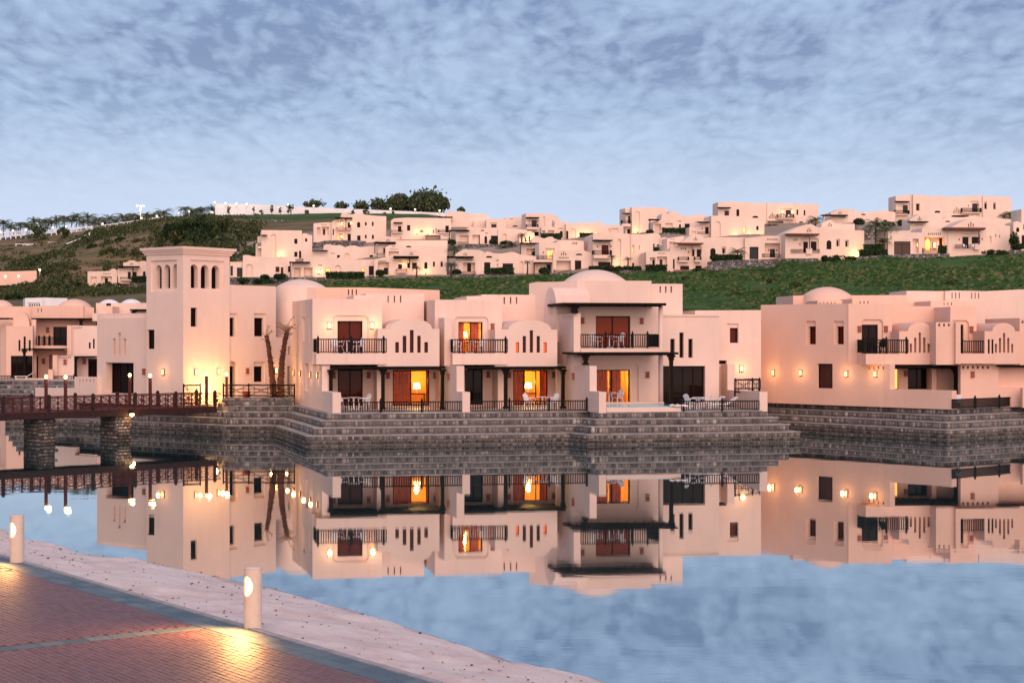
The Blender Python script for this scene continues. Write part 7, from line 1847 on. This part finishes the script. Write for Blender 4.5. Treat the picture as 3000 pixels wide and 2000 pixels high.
for px, py, lb in ((795, 1176, 'small ground lamp left of the dead palm trunks'), (841, 1172, 'small ground lamp right of the dead palm trunks')):
    p = (*xy(px, 104.95), 2.14); root = thing('ground_lamp', lb, 'ground lamp', p)
    mb = MB(); mb.lathe(p, [(.07, 0), (.08, .10), (.09, .16)], 10); mb.build('housing', 'black_paint', root)
    mb = MB(); mb.lathe((p[0], p[1], p[2] + .165), [(.075, 0), (.06, .03), (0, .04)], 10); mb.build('lens', 'lamp_warm', root)
    lamp('ground_light', (p[0], p[1] - .1, p[2] + .35), 10, (1.0, .5, .18), root, .06)

# ------------------------------------------------------------------ terrace furniture
def make_chair(mat='white_plastic'):
    root = thing('garden_chair', 'x', 'chair'); ORG[root.name] = (0, 0, 0)
    mb = MB(); n = 5
    mb.hexa([(-.23, -.24, .40), (.23, -.24, .40), (.21, .22, .38), (-.21, .22, .38), (-.23, -.24, .43), (.23, -.24, .43), (.21, .22, .41), (-.21, .22, .41)]); mb.build('seat', mat, root)
    mb = MB()
    for i in range(7):      # slatted shell back with rounded head
        x = -.20 + .4 * i / 6; top = .90 - .10 * (abs(x) / .2) ** 2
        mb.bar((x, .215 + .02 * (1 - (x / .2) ** 2), .44), (x * .98, .33 + .02 * (1 - (x / .2) ** 2), top), .064, .02, up=(0, 1, 0))
    for i in range(6):
        xa, xb = -.22 + .44 * i / 6, -.22 + .44 * (i + 1) / 6
        f = lambda x: .90 - .10 * (abs(x) / .2) ** 2
        mb.bar((xa, .335, f(xa)), (xb, .335, f(xb)), .03, .06); mb.bar((xa, .22, .45), (xb, .22, .45), .03, .05)
    mb.build('backrest', mat, root)
    for s in (-1, 1):
        for y0, y1 in ((-.21, -.24), (.20, .26)):
            mb = MB(); mb.bar((s * .20, y0, .40), (s * .25, y1, 0), .05, .045); mb.build('leg', mat, root)
        mb = MB(); mb.tube([(s * .23, -.23, .41), (s * .27, -.24, .62), (s * .28, -.05, .66), (s * .26, .25, .66)], [.022, .024, .026, .022], 6); mb.build('armrest', mat, root)
    return root
def make_table(mat='white_plastic'):
    root = thing('garden_table', 'x', 'table'); ORG[root.name] = (0, 0, 0)
    mb = MB(); mb.lathe((0, 0, .69), [(.36, 0), (.38, .015), (.36, .03)], 24); mb.build('table_top', mat, root)
    mb = MB(); mb.lathe((0, 0, 0), [(.045, .04), (.04, .4), (.06, .69)], 12); mb.build('pedestal', mat, root)
    mb = MB()
    for k in range(4): a = pi / 4 + k * pi / 2; mb.bar((0, 0, .06), (.3 * cos(a), .3 * sin(a), .02), .07, .04)
    mb.build('foot', mat, root)
    return root
def make_lounger(mat='white_plastic'):
    root = thing('sun_lounger', 'x', 'sun lounger'); ORG[root.name] = (0, 0, 0)
    mb = MB()
    for i in range(9): mb.box(-.6 + i * .14, -.6 + i * .14 + .12, -.29, .29, .30, .335)
    mb.build('bed', mat, root); mb = MB()
    for i in range(5): a = .66 + i * .12; mb.hexa([(a, -.29, .33 + i * .075), (a + .10, -.29, .39 + i * .075), (a + .10, .29, .39 + i * .075), (a, .29, .33 + i * .075), (a - .01, -.29, .36 + i * .075), (a + .09, -.29, .42 + i * .075), (a + .09, .29, .42 + i * .075), (a - .01, .29, .36 + i * .075)])
    mb.build('backrest', mat, root)
    for x in (-.5, .5):
        for y in (-.26, .26): mb = MB(); mb.bar((x, y, .30), (x + .04, y, 0), .06, .05); mb.build('leg', mat, root)
    mb = MB()
    for y in (-.3, .3): mb.bar((-.62, y, .31), (.66, y, .31), .04, .05)
    mb.build('frame', mat, root)
    return root
PROTO = {}
def put(kind, label, X, Y, z, rz, mat='white_plastic', group=None):
    mk = {'chair': make_chair, 'table': make_table, 'lounger': make_lounger}[kind]
    if (kind, mat) not in PROTO: o = PROTO[(kind, mat)] = mk(mat)
    else: o = copy_tree(PROTO[(kind, mat)])
    o.location = (X, Y, z); o.rotation_euler = (0, 0, rz); o['label'] = label
    o['group'] = group or {'chair': 'garden chairs', 'table': 'round garden tables', 'lounger': 'sun loungers'}[kind]
    return o
def seat(px, Y, z, kind, label, rz=0, mat='white_plastic'): return put(kind, label, (px - 1500) / FOC * Y, Y, z, rz, mat)
zt = 1.745
seat(1004, 97.8, zt, 'chair', 'white plastic chair nearest the side wall on the first villa terrace', .95)
seat(1067, 97.9, zt, 'chair', 'white plastic chair in front of the dim glass door on the first villa terrace', -.95)
seat(1036, 97.8, zt, 'table', 'round white table between two chairs on the first villa terrace')
seat(1552, 98.6, zt, 'chair', 'white plastic chair in front of the lit door on the second villa terrace', .95)
seat(1617, 98.8, zt, 'chair', 'white plastic chair beside the post on the second villa terrace', -.95)
seat(1589, 98.7, zt, 'table', 'round white table in front of the lit door on the second villa terrace')
zb = VF.zz(VF.face(3.5), 560, 738) + .005
for px, kd, lb, rz in ((989, 'chair', 'white chair facing right on the first villa balcony', .95), (1049, 'chair', 'white chair beside the middle post on the first villa balcony', -.95), (1017, 'table', 'round white table on the first villa balcony', 0)): seat(px, 98.6, zb, kd, lb, rz)
zb = VG.zz(VG.face(3.5), 490, 738) + .005
for px, kd, lb, rz in ((1334, 'chair', 'white chair at the wall end of the second villa balcony', .95), (1404, 'chair', 'white chair before the lit door on the second villa balcony', -.95), (1376, 'table', 'round white table on the second villa balcony', 0)): seat(px, 99.4, zb, kd, lb, rz)
zb = VH.zz(VH.face(4.3), 790, 756) + .005
for px, kd, lb, rz in ((1748, 'chair', 'white chair by the red curtains on the domed villa balcony', .95), (1812, 'chair', 'white chair between two posts on the domed villa balcony', -.95), (1785, 'table', 'round white table on the domed villa balcony', 0)): seat(px, 100.2, zb, kd, lb, rz)
seat(1809, 100.0, 1.95, 'chair', 'white chair beside the raised pool', -.9); seat(1785, 100.3, 1.95, 'table', 'white table beside the raised pool')
for px, Y, kd, lb, rz in ((2022, 97.6, 'chair', 'white chair behind the wide railing post by the pool', 2.2), (2046, 97.8, 'table', 'white table behind the pool terrace railing', 0), (2066, 97.7, 'chair', 'white chair in the middle of the pool terrace railing', -2.0), (2098, 98.2, 'lounger', 'white sun lounger behind the pool terrace railing', .2), (2062, 99.2, 'lounger', 'white sun lounger farther back on the pool terrace', .3)): seat(px, Y, zt, kd, lb, rz)
mb = MB(); F_ = VH.face(0); c = xy(1985, 95.6)
for i in range(10):
    mb.box(c[0] - .45 + i * .1, c[0] - .34 + i * .1, c[1] - .25, c[1] + .3, 2.04 + .02 * sin(i * 1.3), 2.12 + .03 * sin(i * 1.9))
o = mb.build('towel', 'towel', None, org=(c[0], c[1], 2.04)); tag(o, 'white towel folded over the pool rim', 'towel')
zj = VJ.zz(Face(2485, 104.55, 4.0).back(-1.8), 617, 678) + .005
seat(2583, 103.6, zj, 'chair', 'dark chair on the salmon villa balcony beside the pointed post', -.6, 'black_paint'); seat(2563, 103.8, zj, 'chair', 'dark chair before the salmon villa balcony door', .6, 'black_paint')
seat(2797, 101.2, zt, 'lounger', 'white lounger at the post of the covered terrace by the corner quay', 1.2)
seat(62, 166.3, 1.82, 'lounger', 'white lounger on the far peach villa terrace', .1)
def near_seat(zm, x, y, Y, lb, rz, F=None):
    ox, oy, k = House.ZM[zm]; p = at(ox + x / k, oy + y / k, Y); put('chair', lb, p[0], Y, p[2], rz)
near_seat('E', 1672, 736, 344.6, 'white chair on the balcony of the lit villa, beside the door', .5); near_seat('E', 1764, 736, 344.6, 'white chair on the balcony of the lit villa, at the pier', -.5)
near_seat('C', 1358, 858, 350.9, 'white chair on the hillside balcony with the lit door', .8); near_seat('C', 1428, 858, 350.9, 'white chair right of the lit hillside balcony door', -.8)
near_seat('D', 1938, 384, 445.4, 'white chair between two lamps on the skyline villa balcony', .6); near_seat('D', 1998, 384, 445.4, 'white chair before the skyline villa balcony door', -.6)
# table lamps in the lit rooms
LBL = ['in the first villa ground floor', 'behind the lit balcony door of the second villa', 'in the second villa ground floor', 'behind the orange curtains by the pool']
for i, (h_, p, pw) in enumerate(ROOM_LAMPS):
    t = thing('side_table', 'dark side table with a lamp ' + LBL[i], 'table', p)
    mb = MB(); mb.box(p[0] - .5, p[0] + .5, p[1] - .25, p[1] + .25, p[2] + .60, p[2] + .66); mb.build('table_top', 'dark_wood', t)
    for sx in (-1, 1):
        for sy in (-1, 1): mb = MB(); mb.bar((p[0] + sx * .45, p[1] + sy * .2, p[2] + .6), (p[0] + sx * .45, p[1] + sy * .2, p[2]), .05); mb.build('leg', 'dark_wood', t)
    b = (p[0], p[1], p[2] + .66)
    t = thing('table_lamp', 'glowing table lamp ' + LBL[i], 'table lamp', b)
    mb = MB(); mb.lathe(b, [(.09, 0), (.09, .02), (.03, .04), (.05, .12), (.03, .22), (.015, .3)], 14); mb.build('base', 'bollard', t, smooth=True)
    mb = MB(); mb.lathe((b[0], b[1], b[2] + .28), [(.24, 0), (.17, .34)], 20); mb.build('shade', 'lamp_soft', t, smooth=True)
    lamp('table_light', (b[0], b[1] - .3, b[2] + .75), pw, (1.0, .58, .16), t, .12)
